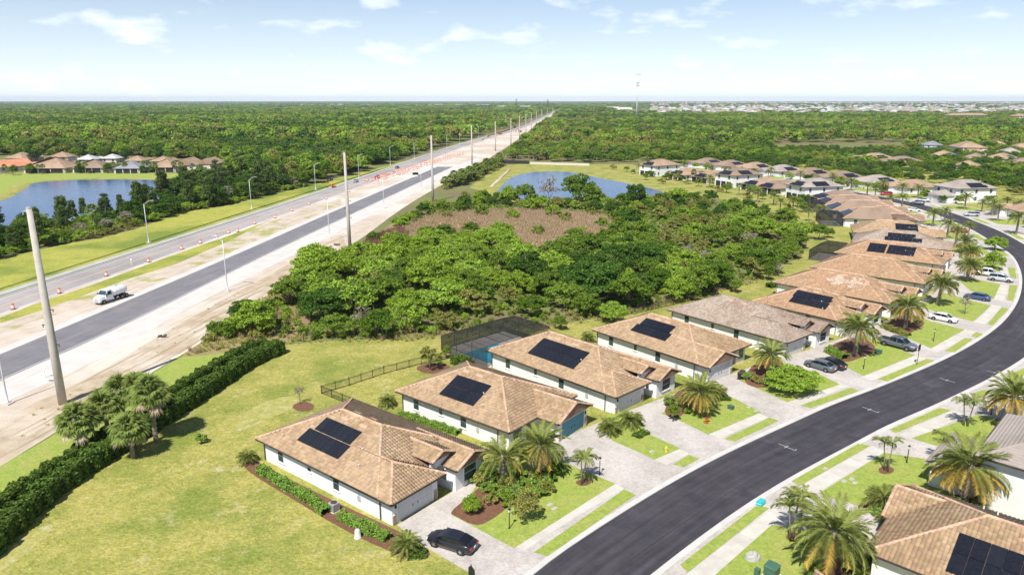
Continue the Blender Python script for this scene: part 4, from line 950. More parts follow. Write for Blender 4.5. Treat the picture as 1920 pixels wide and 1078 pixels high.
# kind -> list of (crown mesh, trunk mesh, nominal height)
TREES = {
 'broad': [(crown(10 + i, 3.2, 3.4, 1.5, 62, 6000, .165, L_broad, cl=.23, hollow=.45), trunk_mesh(i, 4.6, .2), 7.2) for i in range(4)],
 'bright': [(crown(30 + i, 3.4, 2.9, .9, 70, 6500, .155, L_bright, cl=.22, hollow=.45), trunk_mesh(5 + i, 3.6, .18), 5.6) for i in range(3)],
 'dark': [(crown(40 + i, 3.6, 3.9, 1.5, 66, 6500, .175, L_dark, cl=.23, hollow=.45), trunk_mesh(9 + i, 5.2, .25), 8.2) for i in range(3)],
 'olive': [(crown(50 + i, 2.8, 2.8, 1.3, 40, 3400, .15, L_olive, cl=.22, hollow=.4), trunk_mesh(12 + i, 4.0, .15), 5.8) for i in range(3)],
 'pine': [(pine_crown(60 + i, 9.5, 60, L_pine), trunk_mesh(15 + i, 9.2, .17, 0), 9.8) for i in range(3)],
 'bare': [(crown(70 + i, 2.4, 2.6, 2.0, 18, 420, .16, L_gray, cl=.4), trunk_mesh(19 + i, 4.8, .13, 9, 1.9), 6.3) for i in range(2)],
}
BUSH = {
 'bush': [crown(80 + i, 1.5, 1.2, .35, 14, 1100, .16, L_broad, 'foliage', .9) for i in range(3)],
 'bbush': [crown(90 + i, 1.6, 1.2, .3, 14, 1200, .15, L_bright, 'foliage', .9) for i in range(3)],
 'obush': [crown(95 + i, 1.4, 1.0, .3, 12, 900, .14, L_olive, 'foliage', .9) for i in range(2)],
 'shrub': [crown(100 + i, .75, .55, .15, 10, 700, .09, L_shrub, 'foliage', .9) for i in range(3)],
}
bush_stem = MB().tube([(0, 0, 0), (.05, 0, .5), (.1, .05, .9)], [.06, .05, .02], 5).tube([(0, 0, .1), (-.3, .1, .8)], [.04, .02], 5).mesh('stem', M_bark)
def tree(kind, p, h=None, label=None, group=None, cat='tree', name='tree', wide=1.0):
    cm, tm, nh = random.choice(TREES[kind]); s = (h or nh) / nh
    o = empty(name, p, random.uniform(0, 6.28)); o.scale = (s * wide * random.uniform(.82, 1.2), s * wide * random.uniform(.82, 1.2), s); tag(o, label, cat, group)
    link('trunk', tm, o); link('crown', cm, o); return o
def bush(kind, p, s=1.0, label=None, group=None, name='bush'):
    o = empty(name, p, random.uniform(0, 6.28), s); tag(o, label, 'shrub', group)
    link('stem', bush_stem, o); link('foliage', random.choice(BUSH[kind]), o); return o
# ---- palms
def frond_mesh(seed, L, droop, mat, nl=26, ll=.55, lift=.9, name='frond', w=.045):
    """feather leaf: arched rib with leaflets on both sides; grows along +x"""
    r = random.Random(seed); V = []; F = []
    def rib(t): return (L * (math.sin(t * 1.25 * droop) / (1.25 * droop) if droop else t), 0, L * (lift * t - droop * .95 * t * t))
    pr = None
    for i in range(9):
        t = i / 8; x, y, z = rib(t); q = .035 * (1 - t) + .008; V += [(x, -q, z), (x, q, z), (x, 0, z + q)]
        if i: b = len(V) - 6; F += [(b, b + 3, b + 5, b + 2), (b + 2, b + 5, b + 4, b + 1)]
    for i in range(nl):
        t = .13 + .87 * i / nl; x, y, z = rib(t); x2, _, z2 = rib(min(1, t + .05)); l = ll * (math.sin(min(1, t * 1.15) * 2.7) * .8 + .35) * r.uniform(.85, 1.1)
        for sg in (-1, 1):
            tip = (x + l * .62 + (x2 - x) * .5, sg * l * .78, z + l * r.uniform(-.38, .12) + (z2 - z)); b = len(V)
            V += [(x - w, 0, z + .01), (x + w, 0, z + .01), ((x + tip[0]) / 2 + w * .9, tip[1] * .5, (z + tip[2]) / 2 + .05), tip]; F += [(b, b + 1, b + 2, b + 3)]
    return np_mesh(name, V, F, mat)
def palm_trunk(h, r0, r1, name='trunk', skirt=True):
    mb = MB(); n = max(4, int(h / .22)); prof = []
    for i in range(n + 1):
        z = h * i / n; r_ = r0 + (r1 - r0) * i / n; prof.append((r_ * (1.12 if i % 2 else .93), z))
    mb.lathe(prof, 9)
    return mb.mesh(name, M_pbark, smooth=False)
F_up = [frond_mesh(i, 2.6, .55, L_palm, lift=.5) for i in range(3)]
F_mid = [frond_mesh(4 + i, 2.9, .85, L_palm, lift=.6) for i in range(3)]
F_low = [frond_mesh(8 + i, 2.6, .62, L_palmy, lift=.4) for i in range(2)]
F_dead = [frond_mesh(11, 1.9, .8, L_dead, nl=18, lift=.2)]
F_sm = [frond_mesh(12 + i, 1.45, .9, L_palm, nl=16, ll=.36, lift=.75, w=.03) for i in range(3)]
def date_palm(p, h=2.6, s=1.0, label='', n=66, yellow=.3, group='date palms in the front gardens', dead=True):
    o = empty('date_palm', p, random.uniform(0, 6), s); o.rotation_euler[0] = random.uniform(-.07, .07); o.rotation_euler[1] = random.uniform(-.07, .07); tag(o, label, 'palm', group)
    link('trunk', palm_trunk(h, .30, .27), o)
    link('crown_base', MB().lathe([(.27, 0), (.42, .25), (.40, .55), (.2, .8), (.05, .95)], 9).mesh('crown_base', M_pbark), o, (0, 0, h - .05))
    for i in range(n):
        k = i / n; a = i * 2.39996 + random.uniform(-.15, .15)
        if k < .22: el = random.uniform(55, 82); me = random.choice(F_up)
        elif k < .72 - yellow * .3: el = random.uniform(15, 55); me = random.choice(F_mid)
        elif k < .88 or not dead: el = random.uniform(-8, 24); me = random.choice(F_low if random.random() < yellow + .25 else F_mid)
        else: el = random.uniform(-30, -8); me = F_dead[0]
        f = link('frond', me, o, (math.cos(a) * .2, math.sin(a) * .2, h + .55 - .3 * k)); f.rotation_euler = (0, -R(el) + .45, a); f.scale = (random.uniform(.88, 1.1),) * 3
    return o
def feather_palm(p, h=3.2, s=1.0, label='', n=14, trunks=1, group='slender palms in the front gardens'):
    o = empty('slender_palm', p, random.uniform(0, 6), s); o.rotation_euler[0] = random.uniform(-.08, .08); tag(o, label, 'palm', group)
    for t_ in range(trunks):
        dx, dy = (0, 0) if trunks == 1 else ((t_ - .5) * .35, 0); hh = h * (1 - .12 * t_); tx = dx * 2.6
        link('trunk', MB().tube([(dx, dy, 0), (dx + (tx - dx) * .4, dy, hh * .5), (tx, dy, hh)], [.11, .07, .055], 7).mesh('trunk', M_pbark, smooth=True), o)
        link('crownshaft', MB().tube([(tx, dy, hh), (tx, dy, hh + .45)], [.075, .05], 7).mesh('crownshaft', L_shrub), o)
        for i in range(n):
            a = i * 2.39996; f = link('frond', random.choice(F_sm), o, (tx, dy, hh + .4)); f.rotation_euler = (0, -R(random.uniform(5, 55)) + .4, a); f.scale = (random.uniform(.85, 1.1),) * 3
    return o
def pygmy_palm(p, s=1.0, label='', n=34, group='low palms in the garden beds'):
    o = empty('low_palm', p, random.uniform(0, 6), s); tag(o, label, 'palm', group)
    link('trunk', palm_trunk(.5, .13, .11), o)
    for i in range(n):
        k = i / n; a = i * 2.39996; f = link('frond', random.choice(F_sm), o, (0, 0, .45)); f.rotation_euler = (0, -R(78 - 75 * k + random.uniform(-8, 8)) + .4, a); f.scale = (random.uniform(.9, 1.2),) * 3
    return o
def fan_mesh(seed, mat, r_=.75, n=22):
    """fan leaf on a stalk: stalk along +x, blade split into pointed segments"""
    r = random.Random(seed); V = []; F = []; st = 1.0
    V += [(0, -.02, 0), (0, .02, 0), (st, .015, .25), (st, -.015, .25)]; F.append((0, 1, 2, 3))
    for i in range(n):
        a = -2.1 + 4.2 * i / (n - 1); l = r_ * (1 - .12 * abs(a)) * r.uniform(.7, 1.15); w = .045
        b = len(V); ca, sa = math.cos(a), math.sin(a); dz = -.28 * abs(math.sin(a)) - .12
        V += [(st, 0, .25), (st + ca * l * .6 - sa * w, sa * l * .6 + ca * w, .25 + dz * .4 + .04), (st + ca * l, sa * l, .25 + dz - .2 * r.random()), (st + ca * l * .6 + sa * w, sa * l * .6 - ca * w, .25 + dz * .4 + .04)]
        F.append((b, b + 1, b + 2, b + 3))
    return np_mesh('fan_leaf', V, F, mat)
FAN = [fan_mesh(i, L_sabal, .8, 26) for i in range(4)]; FAN_D = fan_mesh(9, L_dead)
def sabal(p, h=4.5, s=1.0, label='', n=62, group='cabbage palms by the hedge'):
    o = empty('cabbage_palm', p, random.uniform(0, 6), s); o.rotation_euler[0] = random.uniform(-.07, .07); tag(o, label, 'palm', group)
    link('trunk', palm_trunk(h, .2, .17), o)
    for i in range(n):
        k = i / n; a = i * 2.39996; dead = k > .9
        f = link('fan_leaf', FAN_D if dead else random.choice(FAN), o, (0, 0, h + .1 - .35 * k)); f.rotation_euler = (random.uniform(-.3, .3), -R(75 - 105 * k + random.uniform(-10, 10)), a); f.scale = (random.uniform(.9, 1.2),) * 3
    return o
def merged_palm(seed, fan=False, h=4.0):
    """small far palm: crown joined in one mesh"""
    r = random.Random(seed); V = []; F = []; k0 = 0
    src = FAN if fan else F_mid + F_up
    for i in range(26 if fan else 22):
        me = src[i % len(src)]; k = i / 24; M_ = Matrix.Translation((0, 0, h)) @ Matrix.Rotation(i * 2.4, 4, 'Z') @ Matrix.Rotation(-R(75 - 95 * k) + (0 if fan else .4), 4, 'Y')
        V += [tuple(M_ @ v.co) for v in me.vertices]; F += [tuple(q + k0 for q in p.vertices) for p in me.polygons]; k0 = len(V)
    return np_mesh('crown', V, F, L_sabal if fan else L_palm)
FARPALM = [(merged_palm(1), palm_trunk(4.0, .26, .22)), (merged_palm(2, True), palm_trunk(4.0, .2, .17))]
def far_palm(p, s, kind, label, group):
    o = empty('palm', p, random.uniform(0, 6), s); tag(o, label, 'palm', group); link('trunk', FARPALM[kind][1], o); link('crown', FARPALM[kind][0], o); return o
# ---- clipped hedges
def hedge(label, pts, w, h, group=None, size=.13, dens=95, mat=None, bumps=.3, name='hedge'):
    mat = mat or L_hedge; Ln = Line(np.asarray(pts, float)); r = np.random.default_rng(int(Ln.L * 100) % 9999)
    n = int(Ln.L * (w + 2 * h) * dens); q = r.uniform(0, Ln.L, n); per = r.uniform(0, w + 2 * h, n)
    k = np.where(per < h, 0, np.where(per < h + w, 1, 2)); ph = r.uniform(0, 6.28, 2)
    bul = 1 + bumps * (np.sin(q * 2 * np.pi / 1.5 + ph[0]) * .5 + np.sin(q * 2 * np.pi / 4.1 + ph[1]) * .5)
    off = np.where(k == 0, -w / 2, np.where(k == 2, w / 2, per - h - w / 2)); z = np.where(k == 0, per, np.where(k == 2, w + 2 * h - per, h))
    # round the shoulders
    rd = np.clip((z / h - .6) / .4, 0, 1); off = np.where(k != 1, off * (1 - .22 * rd ** 2), off); z = np.where(k == 1, h * (1 - .12 * (off / (w / 2)) ** 2), z)
    off = off * bul; z = z * (1 + (bul - 1) * .7)
    X = np.interp(q, Ln.s, Ln.P[:, 0]); Y = np.interp(q, Ln.s, Ln.P[:, 1]); X2 = np.interp(q + .5, Ln.s, Ln.P[:, 0]); Y2 = np.interp(q + .5, Ln.s, Ln.P[:, 1]); X1 = np.interp(q - .5, Ln.s, Ln.P[:, 0]); Y1 = np.interp(q - .5, Ln.s, Ln.P[:, 1])
    d = np.stack([X2 - X1, Y2 - Y1], 1); d /= np.linalg.norm(d, axis=1)[:, None]; nn = np.stack([-d[:, 1], d[:, 0]], 1)
    P = np.stack([X + nn[:, 0] * off, Y + nn[:, 1] * off, z + .03], 1) + r.normal(0, .05, (n, 3))
    Nr = np.stack([nn[:, 0] * np.sign(off) * (k != 1), nn[:, 1] * np.sign(off) * (k != 1), (k == 1) * 1.0 + .25], 1)
    V, F = leaf_quads(P, Nr, size, r, .7)
    c = Ln.at(Ln.L / 2); o = empty(name, c); tag(o, label, 'hedge', group)
    V[:, 0] -= c[0]; V[:, 1] -= c[1]
    link('foliage', np_mesh('foliage', V, F, mat), o)
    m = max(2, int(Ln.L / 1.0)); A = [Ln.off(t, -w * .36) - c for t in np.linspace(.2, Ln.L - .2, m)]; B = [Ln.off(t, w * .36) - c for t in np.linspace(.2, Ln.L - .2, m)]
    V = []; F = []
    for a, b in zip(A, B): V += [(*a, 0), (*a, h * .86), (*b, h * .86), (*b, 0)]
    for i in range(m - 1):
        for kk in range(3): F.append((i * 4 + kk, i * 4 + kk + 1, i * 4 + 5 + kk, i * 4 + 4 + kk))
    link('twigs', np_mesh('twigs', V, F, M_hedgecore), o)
    return o
# ---- scatter: what nobody could count, one object
def scatter(name, P, sc, idx, protos, label, cat, rot=None):
    """instances of the prototype meshes on points (geometry nodes)"""
    n = len(P); me = bpy.data.meshes.new(name); me.vertices.add(n); me.vertices.foreach_set('co', np.asarray(P, np.float32).ravel())
    a = me.attributes.new('scl', 'FLOAT_VECTOR', 'POINT'); a.data.foreach_set('vector', np.asarray(sc, np.float32).ravel())
    a = me.attributes.new('rot', 'FLOAT_VECTOR', 'POINT'); rt = np.zeros((n, 3), np.float32); rt[:, 2] = np.random.default_rng(n).uniform(0, 6.28, n); a.data.foreach_set('vector', rt.ravel())
    a = me.attributes.new('idx', 'INT', 'POINT'); a.data.foreach_set('value', np.asarray(idx, np.int32))
    me.update()
    o = link(name, me); tag(o, label, cat, None, 'stuff')
    g = bpy.data.node_groups.new(name + '_scatter', 'GeometryNodeTree')
    g.interface.new_socket('Geometry', in_out='INPUT', socket_type='NodeSocketGeometry'); g.interface.new_socket('Geometry', in_out='OUTPUT', socket_type='NodeSocketGeometry')
    gi = N(g, 'NodeGroupInput'); go = N(g, 'NodeGroupOutput'); ip = N(g, 'GeometryNodeInstanceOnPoints'); gg = N(g, 'GeometryNodeGeometryToInstance')
    for k, m in enumerate(reversed(protos)):
        po = bpy.data.objects.new(name + '_pattern', m); oi = N(g, 'GeometryNodeObjectInfo'); oi.inputs['Object'].default_value = po; oi.inputs['As Instance'].default_value = False
        g.links.new(oi.outputs['Geometry'], gg.inputs[0])
    g.links.new(gi.outputs[0], ip.inputs['Points']); g.links.new(gg.outputs[0], ip.inputs['Instance']); ip.inputs['Pick Instance'].default_value = True
    for nm, ty, so in (('scl', 'FLOAT_VECTOR', 'Scale'), ('rot', 'FLOAT_VECTOR', 'Rotation'), ('idx', 'INT', 'Instance Index')):
        na = N(g, 'GeometryNodeInputNamedAttribute', data_type=ty); na.inputs[0].default_value = nm
        src = [s_ for s_ in na.outputs if s_.enabled and s_.name == 'Attribute'][0]
        g.links.new(src, ip.inputs[so])
    g.links.new(ip.outputs[0], go.inputs[0])
    md = o.modifiers.new('scatter', 'NODES'); md.node_group = g
    return o
FAR_TREES = [crown(200 + i, 3.6, 3.6, 1.6, 18, 460, .55, m, 'far_crown') for i, m in enumerate((L_broad, L_broad, L_dark, L_bright, L_olive, L_broad, L_pine, L_olive))]
MID_TREES = [crown(220 + i, 3.4, 3.7, 1.2, 44, 2600, .24, m, 'mid_crown', cl=.26, hollow=.4) for i, m in enumerate((L_broad, L_broad, L_dark, L_bright, L_olive, L_dark, L_pine, L_gray))]
def tuft(seed, h, n, mat, w=.05, sp=.5):
    r = np.random.default_rng(seed); V = []; F = []
    for i in range(n):
        a = r.uniform(0, 6.28); b = r.uniform(0, sp * .4); x, y = math.cos(a) * b, math.sin(a) * b; l = h * r.uniform(.6, 1.1); q = r.uniform(.1, sp); a2 = a + r.normal(0, .5); o = len(V)
        V += [(x - w * math.sin(a2), y + w * math.cos(a2), 0), (x + w * math.sin(a2), y - w * math.cos(a2), 0), (x + math.cos(a2) * q, y + math.sin(a2) * q, l)]; F.append((o, o + 1, o + 2))
    return np_mesh('tuft', V, F, mat)
TUFTS = [tuft(1, 1.3, 26, L_reed, .045, .55), tuft(2, 1.0, 24, L_weed, .05, .6), tuft(3, .55, 24, L_weed, .035, .45), tuft(4, 1.5, 24, L_reed, .04, .45)]
# ---------------------------------------------------------------- vehicles and street furniture
def loft(secs, closed=True):
    """secs: list of rings (same count); returns verts, faces with end caps"""
    n = len(secs[0]); V = [p for s in secs for p in s]; F = []
    for i in range(len(secs) - 1):
        for k in range(n): F.append((i * n + k, i * n + (k + 1) % n, (i + 1) * n + (k + 1) % n, (i + 1) * n + k))
    F += [tuple(range(n))[::-1], tuple(range((len(secs) - 1) * n, len(secs) * n))]
    return V, F
def ring(x, w, zb, zt, rnd=.12, tw=.88):
    return [(x, -w * .92, zb), (x, w * .92, zb), (x, w, zb + .18), (x, w * 1.0, zb + (zt - zb) * .62), (x, w * .95, zt - rnd * .5), (x, w * tw * .9, zt), (x, -w * tw * .9, zt), (x, -w * .95, zt - rnd * .5), (x, -w, zb + (zt - zb) * .62), (x, -w, zb + .18)]
WHEEL = {}
def wheel(parent, x, y, r=.34):
    if r not in WHEEL:
        t_ = MB().lathe([(r * .62, -.1), (r * .95, -.11), (r, -.07), (r, .07), (r * .95, .11), (r * .62, .1)], 18).mesh('tyre', M_tyre, smooth=False)
        rm = MB().lathe([(.05, .07), (r * .2, .09), (r * .64, .085), (r * .64, -.085), (.05, -.07)], 12)
        for k in range(5):
            a = 6.283 * k / 5; rm.bar((0, 0, .095), (math.cos(a) * r * .6, math.sin(a) * r * .6, .1), .07, .03)
        WHEEL[r] = (t_, rm.mesh('rim', M_rim))
    t_, rm = WHEEL[r]
    w = link('wheel', t_, parent, (x, y, r), (R(90) if y < 0 else R(-90), 0, 0)); link('rim', rm, w); return w
def car(kind, mat, p, ang, label, group='parked cars', cat='car', z=.1):
    o = empty(kind, (p[0], p[1], z), R(ang)); tag(o, label, cat, group)
    if kind == 'sedan':
        L, w = 4.85, .92; st = [(-2.42, .66, .42, .80), (-2.3, .80, .30, .98), (-1.75, .90, .24, 1.04), (-1.0, .92, .22, .98), (0, .92, .22, .96), (.9, .92, .22, .95), (1.6, .91, .24, .86), (2.15, .84, .28, .72), (2.4, .66, .36, .60)]
        gh = [(-1.95, .66, .98, 1.0), (-1.15, .70, .96, 1.36), (-.6, .71, .95, 1.44), (.1, .71, .94, 1.44), (.55, .70, .94, 1.36), (1.35, .66, .90, .93)]; top = (-1.12, .5, 1.0); wx = (1.42, -1.38); r = .34
    elif kind == 'suv':
        L, w = 4.95, .98; st = [(-2.45, .80, .5, 1.1), (-2.35, .90, .36, 1.18), (-1.8, .97, .3, 1.16), (0, .98, .28, 1.14), (1.0, .98, .28, 1.12), (1.7, .96, .3, 1.06), (2.25, .88, .36, .92), (2.45, .72, .45, .8)]
        gh = [(-2.38, .76, 1.14, 1.16), (-2.1, .78, 1.12, 1.68), (-1.4, .79, 1.12, 1.76), (.0, .79, 1.1, 1.76), (.5, .77, 1.1, 1.66), (1.25, .72, 1.08, 1.1)]; top = (-2.05, .45, 1.0); wx = (1.5, -1.45); r = .38
    else:   # pickup
        L, w = 5.85, 1.0; st = [(-2.9, .88, .58, 1.08), (-2.82, .96, .48, 1.2), (-2.0, 1.0, .42, 1.2), (-.9, 1.0, .4, 1.2), (.6, 1.0, .4, 1.18), (1.4, 1.0, .4, 1.17), (2.2, .98, .42, 1.14), (2.75, .93, .46, 1.04), (2.92, .8, .55, .92)]
        gh = [(-1.05, .80, 1.17, 1.2), (-.95, .81, 1.17, 1.82), (-.3, .82, 1.16, 1.9), (.6, .81, 1.16, 1.88), (.95, .79, 1.15, 1.76), (1.65, .74, 1.14, 1.16)]; top = (-.92, .92, 1.0); wx = (1.9, -1.75); r = .42
    V, F = loft([ring(*s) for s in st]); link('body', MB().add(V, F).mesh('body', mat, smooth=True), o)
    def gr(x, w_, zb, zt): q = max(.05, zt - zb); return [(x, -w_ * 1.16, zb - .06), (x, w_ * 1.16, zb - .06), (x, w_ * (1.16 - .25 * q), zb + q * .75), (x, w_ * .82, zt), (x, -w_ * .82, zt), (x, -w_ * (1.16 - .25 * q), zb + q * .75)]
    V, F = loft([gr(*s) for s in gh]); gl = link('glass', MB().add(V, F).mesh('glass', M_cglass), o)
    tops = [g for g in gh if top[0] - .1 <= g[0] <= top[1] + .15]
    rf = MB(); V, F = loft([[(x, -w_ * .9, zt - .05), (x, w_ * .9, zt - .05), (x, w_ * .84, zt + .018), (x, -w_ * .84, zt + .018)] for x, w_, zb, zt in tops]); rf.add(V, F)
    rf.build('roof', mat, o)
    pil = MB()
    for i in (1, len(gh) - 2):
        for s_ in (-1, 1):
            a = gh[i]; b = gh[0] if i == 1 else gh[-1]
            pil.bar((a[0], s_ * a[1] * .86, a[3]), (b[0], s_ * b[1] * 1.14, b[2]), .07, .07)
    for xx in ((gh[2][0] + gh[3][0]) / 2,):
        for s_ in (-1, 1): pil.bar((xx, s_ * gh[2][1] * .86, gh[2][3] - .03), (xx, s_ * gh[2][1] * 1.17, gh[2][2] - .02), .08, .06)
    pil.build('pillar', mat, o)
    if kind == 'pickup': MB().box(-2.78, -1.1, -.82, .82, .9, 1.206).build('cargo_bed', M_black, o)
    for x in wx:
        for s_ in (-1, 1):
            wheel(o, x, s_ * (w - .09), r)
    for x in wx:
        for s_ in (-1, 1):
            q = MB().lathe([(r * 1.16, -.02), (r * 1.16, .02)], 18)
            MB().add([(x + a, s_ * (w - .0) + c_ * .5, r + b_) for a, b_, c_ in q.v], q.f).build('wheel_arch', M_black, o)
    f0 = st[-2]; b0 = st[1]
    for s_ in (-1, 1):
        MB().box(f0[0] - .12, f0[0] + .16, s_ * f0[1] * .72 - .17, s_ * f0[1] * .72 + .17, f0[3] - .2, f0[3] - .06).build('headlight', M_lampg, o)
        MB().box(b0[0] - .13, b0[0] + .1, s_ * b0[1] * .76 - .16, s_ * b0[1] * .76 + .16, b0[3] - .26, b0[3] - .1).build('tail_light', M_tail, o)
        MB().box(gh[-1][0] - .45, gh[-1][0] - .25, s_ * (w + .02), s_ * (w + .16), gh[-1][2] + .0, gh[-1][2] + .14).build('mirror', mat, o)
    MB().box(st[0][0] - .03, st[0][0] + .03, -.16, .16, .62, .78).build('number_plate', M_wband, o)
    MB().box(st[-1][0] - .05, st[-1][0] + .02, -.45, .45, .46, .62).build('grille', M_black, o)
    return o
def dirang(a, b): d = np.asarray(b) - np.asarray(a); return math.degrees(math.atan2(d[1], d[0]))
car('sedan', P_black, (G(797, 1018) + G(880, 1044)) / 2 + (G(860, 1012) - G(830, 1030)) * .32, dirang(G(880, 1044), G(797, 1018)), 'navy black sedan on the drive of the house by the field')
car('sedan', P_slate, G(1537, 692), 128, 'dark grey sedan beside the black one on the weathered grey house drive')
car('sedan', P_black, G(1556, 688), 128, 'black sedan right of the dark grey one on the shared drive')
car('pickup', P_slate, G(1682, 652), -52, 'slate blue pickup truck with its nose to the street', cat='pickup truck')
car('sedan', P_white, G(1768, 602), -48, 'white sedan on a drive in the bend')
car('sedan', P_navy, G(1832, 562), 135, 'dark blue sedan tail out behind a small bare tree')
car('suv', P_silver, G(1876, 528), -38, 'silver suv parked across the drive near the right edge')
car('pickup', P_white, G(1850, 518), -38, 'white pickup truck behind the silver suv', cat='pickup truck')
car('suv', P_red, G(1798, 437), -20, 'dark red suv half hidden by garden palms')
car('suv', P_slate, G(1720, 384), 150, 'blue grey suv in front of the big white two storey', group='parked cars far along the bend')
car('suv', P_silver, G(1732, 379), 150, 'silver suv beside the blue grey one by the big two storey', group='parked cars far along the bend')
car('suv', P_silver, G(1821, 406), 165, 'silver blue suv in front of the low tan house with panels', group='parked cars far along the bend')
car('sedan', P_white, G(1714, 397), -15, 'white car at the kerb end of the three alike brown roofs', group='parked cars far along the bend')
car('suv', P_red, G(1661, 367), 165, 'bright red suv among palms far along the bend', group='parked cars far along the bend')
for (px, py), pt, k, tx in (((667, 342), P_silver, 'sedan', 'silver car driving on the highway, nearest of the moving cars'), ((707, 335), P_red, 'suv', 'dark red car on the highway at the start of the orange barrels'), ((745, 316), P_navy, 'sedan', 'blue car on the highway beyond the dark red one'),
        ((619, 339), P_black, 'suv', 'black suv parked on the grass verge under the trees'), ((905, 263), P_silver, 'sedan', 'pale car far up the highway, first of the distant three'), ((915, 257), P_black, 'suv', 'dark car far up the highway, second of the distant three'), ((923, 254), P_slate, 'sedan', 'grey car far up the highway, third of the distant three')):
    q = G(px, py); s_, _ = HW.foot(q); _, a_, _ = HW.frame(s_); car(k, pt, q, math.degrees(math.atan2(a_[1], a_[0])) + (180 if px < 720 else 0), tx, 'cars on the highway', z=.02)
# water truck
def water_truck(p, ang, label):
    o = empty('water_truck', (p[0], p[1], .02), R(ang)); tag(o, label, 'truck')
    wt = paint('truck_white', (.78, .79, .80))
    MB().box(-3.4, 3.4, -.45, .45, .62, .86).build('chassis', M_black, o)
    V, F = loft([[(x, -w, z0), (x, w, z0), (x, w, z1 - .15), (x, w * .86, z1), (x, -w * .86, z1), (x, -w, z1 - .15)] for x, w, z0, z1 in ((1.95, 1.0, .7, 1.72), (2.6, .95, .7, 1.66), (3.3, .86, .72, 1.5), (3.5, .74, .78, 1.3))]); MB().add(V, F).build('hood', wt, o)
    V, F = loft([[(x, -1.1, .7), (x, 1.1, .7), (x, 1.1, 1.7), (x, .92, z1), (x, -.92, z1), (x, -1.1, 1.7)] for x, z1 in ((.35, 2.55), (.6, 2.66), (1.45, 2.62), (2.1, 1.75))]); cab = MB().add(V, F).build('cab', wt, o)
    MB().add([(1.5, -.85, 2.5), (1.5, .85, 2.5), (2.1, .95, 1.78), (2.1, -.95, 1.78)], [(3, 2, 1, 0)]).build('windscreen', M_glass, cab, loc=(.035, 0, .035))
    for s_ in (-1, 1): MB().add([(.65, s_ * 1.125, 1.72), (1.75, s_ * 1.125, 1.72), (1.5, s_ * 1.0, 2.42), (.65, s_ * .99, 2.45)], [(0, 1, 2, 3) if s_ < 0 else (3, 2, 1, 0)]).build('side_window', M_glass, cab)
    prof = [(-3.5, .6), (-3.42, .85), (-3.2, .95), (-.1, .95), (.1, .85), (.18, .6)]; secs = [[(x, r_ * 1.12 * math.cos(2 * math.pi * k / 20), 1.85 + r_ * math.sin(2 * math.pi * k / 20)) for k in range(20)] for x, r_ in prof]
    V, F = loft(secs); tk = MB().add(V, F).build('tank', wt, o, smooth=True)
    for x in (-2.6, -1.6, -.6): MB().tube([(x, 1.09 * math.cos(a), 1.85 + .98 * math.sin(a)) for a in np.linspace(0, 6.283, 21)], .03, 5, caps=False).build('tank_band', M_alu, tk)
    MB().lathe([(.3, 0), (.3, .14), (.1, .2)], 12, (-1.4, 0, 2.78)).build('hatch', M_alu, tk)
    for x, ys in ((2.6, (-.95, .95)), (-1.9, (-.95, .95)), (-3.0, (-.95, .95))):
        for y in ys: wheel(o, x, y, .5)
    for s_ in (-1, 1):
        MB().box(1.9, 2.0, s_ * 1.2 - .12, s_ * 1.2 + .12, 1.6, 2.1).build('mirror', M_black, o); MB().box(3.36, 3.53, s_ * .6 - .14, s_ * .6 + .14, .9, 1.08).build('headlight', M_lampg, o)
        MB().box(2.0, 3.2, s_ * .78 - .17, s_ * .78 + .32 * (1 if s_ > 0 else .5), 1.02, 1.1).build('fender', wt, o)
    MB().box(3.48, 3.56, -.42, .42, .8, 1.32).build('grille', M_alu, o); MB().box(3.4, 3.62, -1.05, 1.05, .5, .74).build('bumper', M_alu, o); return o
q = (G(186, 571) + G(231, 557)) / 2; water_truck(q, dirang(G(231, 557), G(186, 571)), 'white water tank truck beside the new carriageway')
# traffic drums
def drum_proto():
    b = MB().lathe([(.29, .06), (.285, .25), (.27, .27), (.262, .5), (.25, .52), (.24, .75), (.228, .77), (.215, .95), (.19, 1.02), (.08, 1.03)], 14)
    w = MB()
    for z0, z1, r_ in ((.28, .48, .275), (.55, .73, .256)): w.lathe([(r_ + .004, z0), (r_ - .008, z1)], 14)
    return b.mesh('body', M_orange), w.mesh('reflective_band', M_wband), MB().lathe([(.42, 0), (.42, .06), (.28, .09)], 14).mesh('base', M_tyre), MB().tube([(-.1, 0, 1.02), (-.08, 0, 1.12), (.08, 0, 1.12), (.1, 0, 1.02)], .02, 5).mesh('handle', M_orange)
DR_M = drum_proto()
def drum(p, label, group):
    o = empty('traffic_drum', (p[0], p[1], .02), random.uniform(0, 6), 1.15); tag(o, label, 'traffic drum', group)
    for n_, m_ in zip(('body', 'reflective_band', 'base', 'handle'), DR_M): link(n_, m_, o)
drums = [(25, 580), (112, 550), (200, 518), (279, 492), (341, 468), (376, 457), (406, 445), (429, 438), (446, 435), (478, 420), (516, 409), (548, 396), (580, 384), (612, 374), (655, 360)]
ordn = ['first', 'second', 'third', 'fourth', 'fifth', 'sixth', 'seventh', 'eighth', 'ninth', 'tenth', 'eleventh', 'twelfth', 'thirteenth', 'fourteenth', 'fifteenth']
for i, (px, py) in enumerate(drums): drum(G(px, py), 'orange drum on the median edge, %s from the left' % ordn[i], 'drums along the highway median')
for i in range(150):
    t_ = i / 149; q = G(690 + 172 * t_, 341 - 52 * t_) + np.array([random.uniform(-3.5, 5.0), random.uniform(-3, 3)]); drum(q, 'orange drum in the crowded line beside the merging lanes', 'drums crowding the merge')
for i in range(100): drum(np.array([-40 + i * .75 + random.uniform(-8, 16), 600 + i * 11]), 'orange drum far up the works', 'drums far up the works')
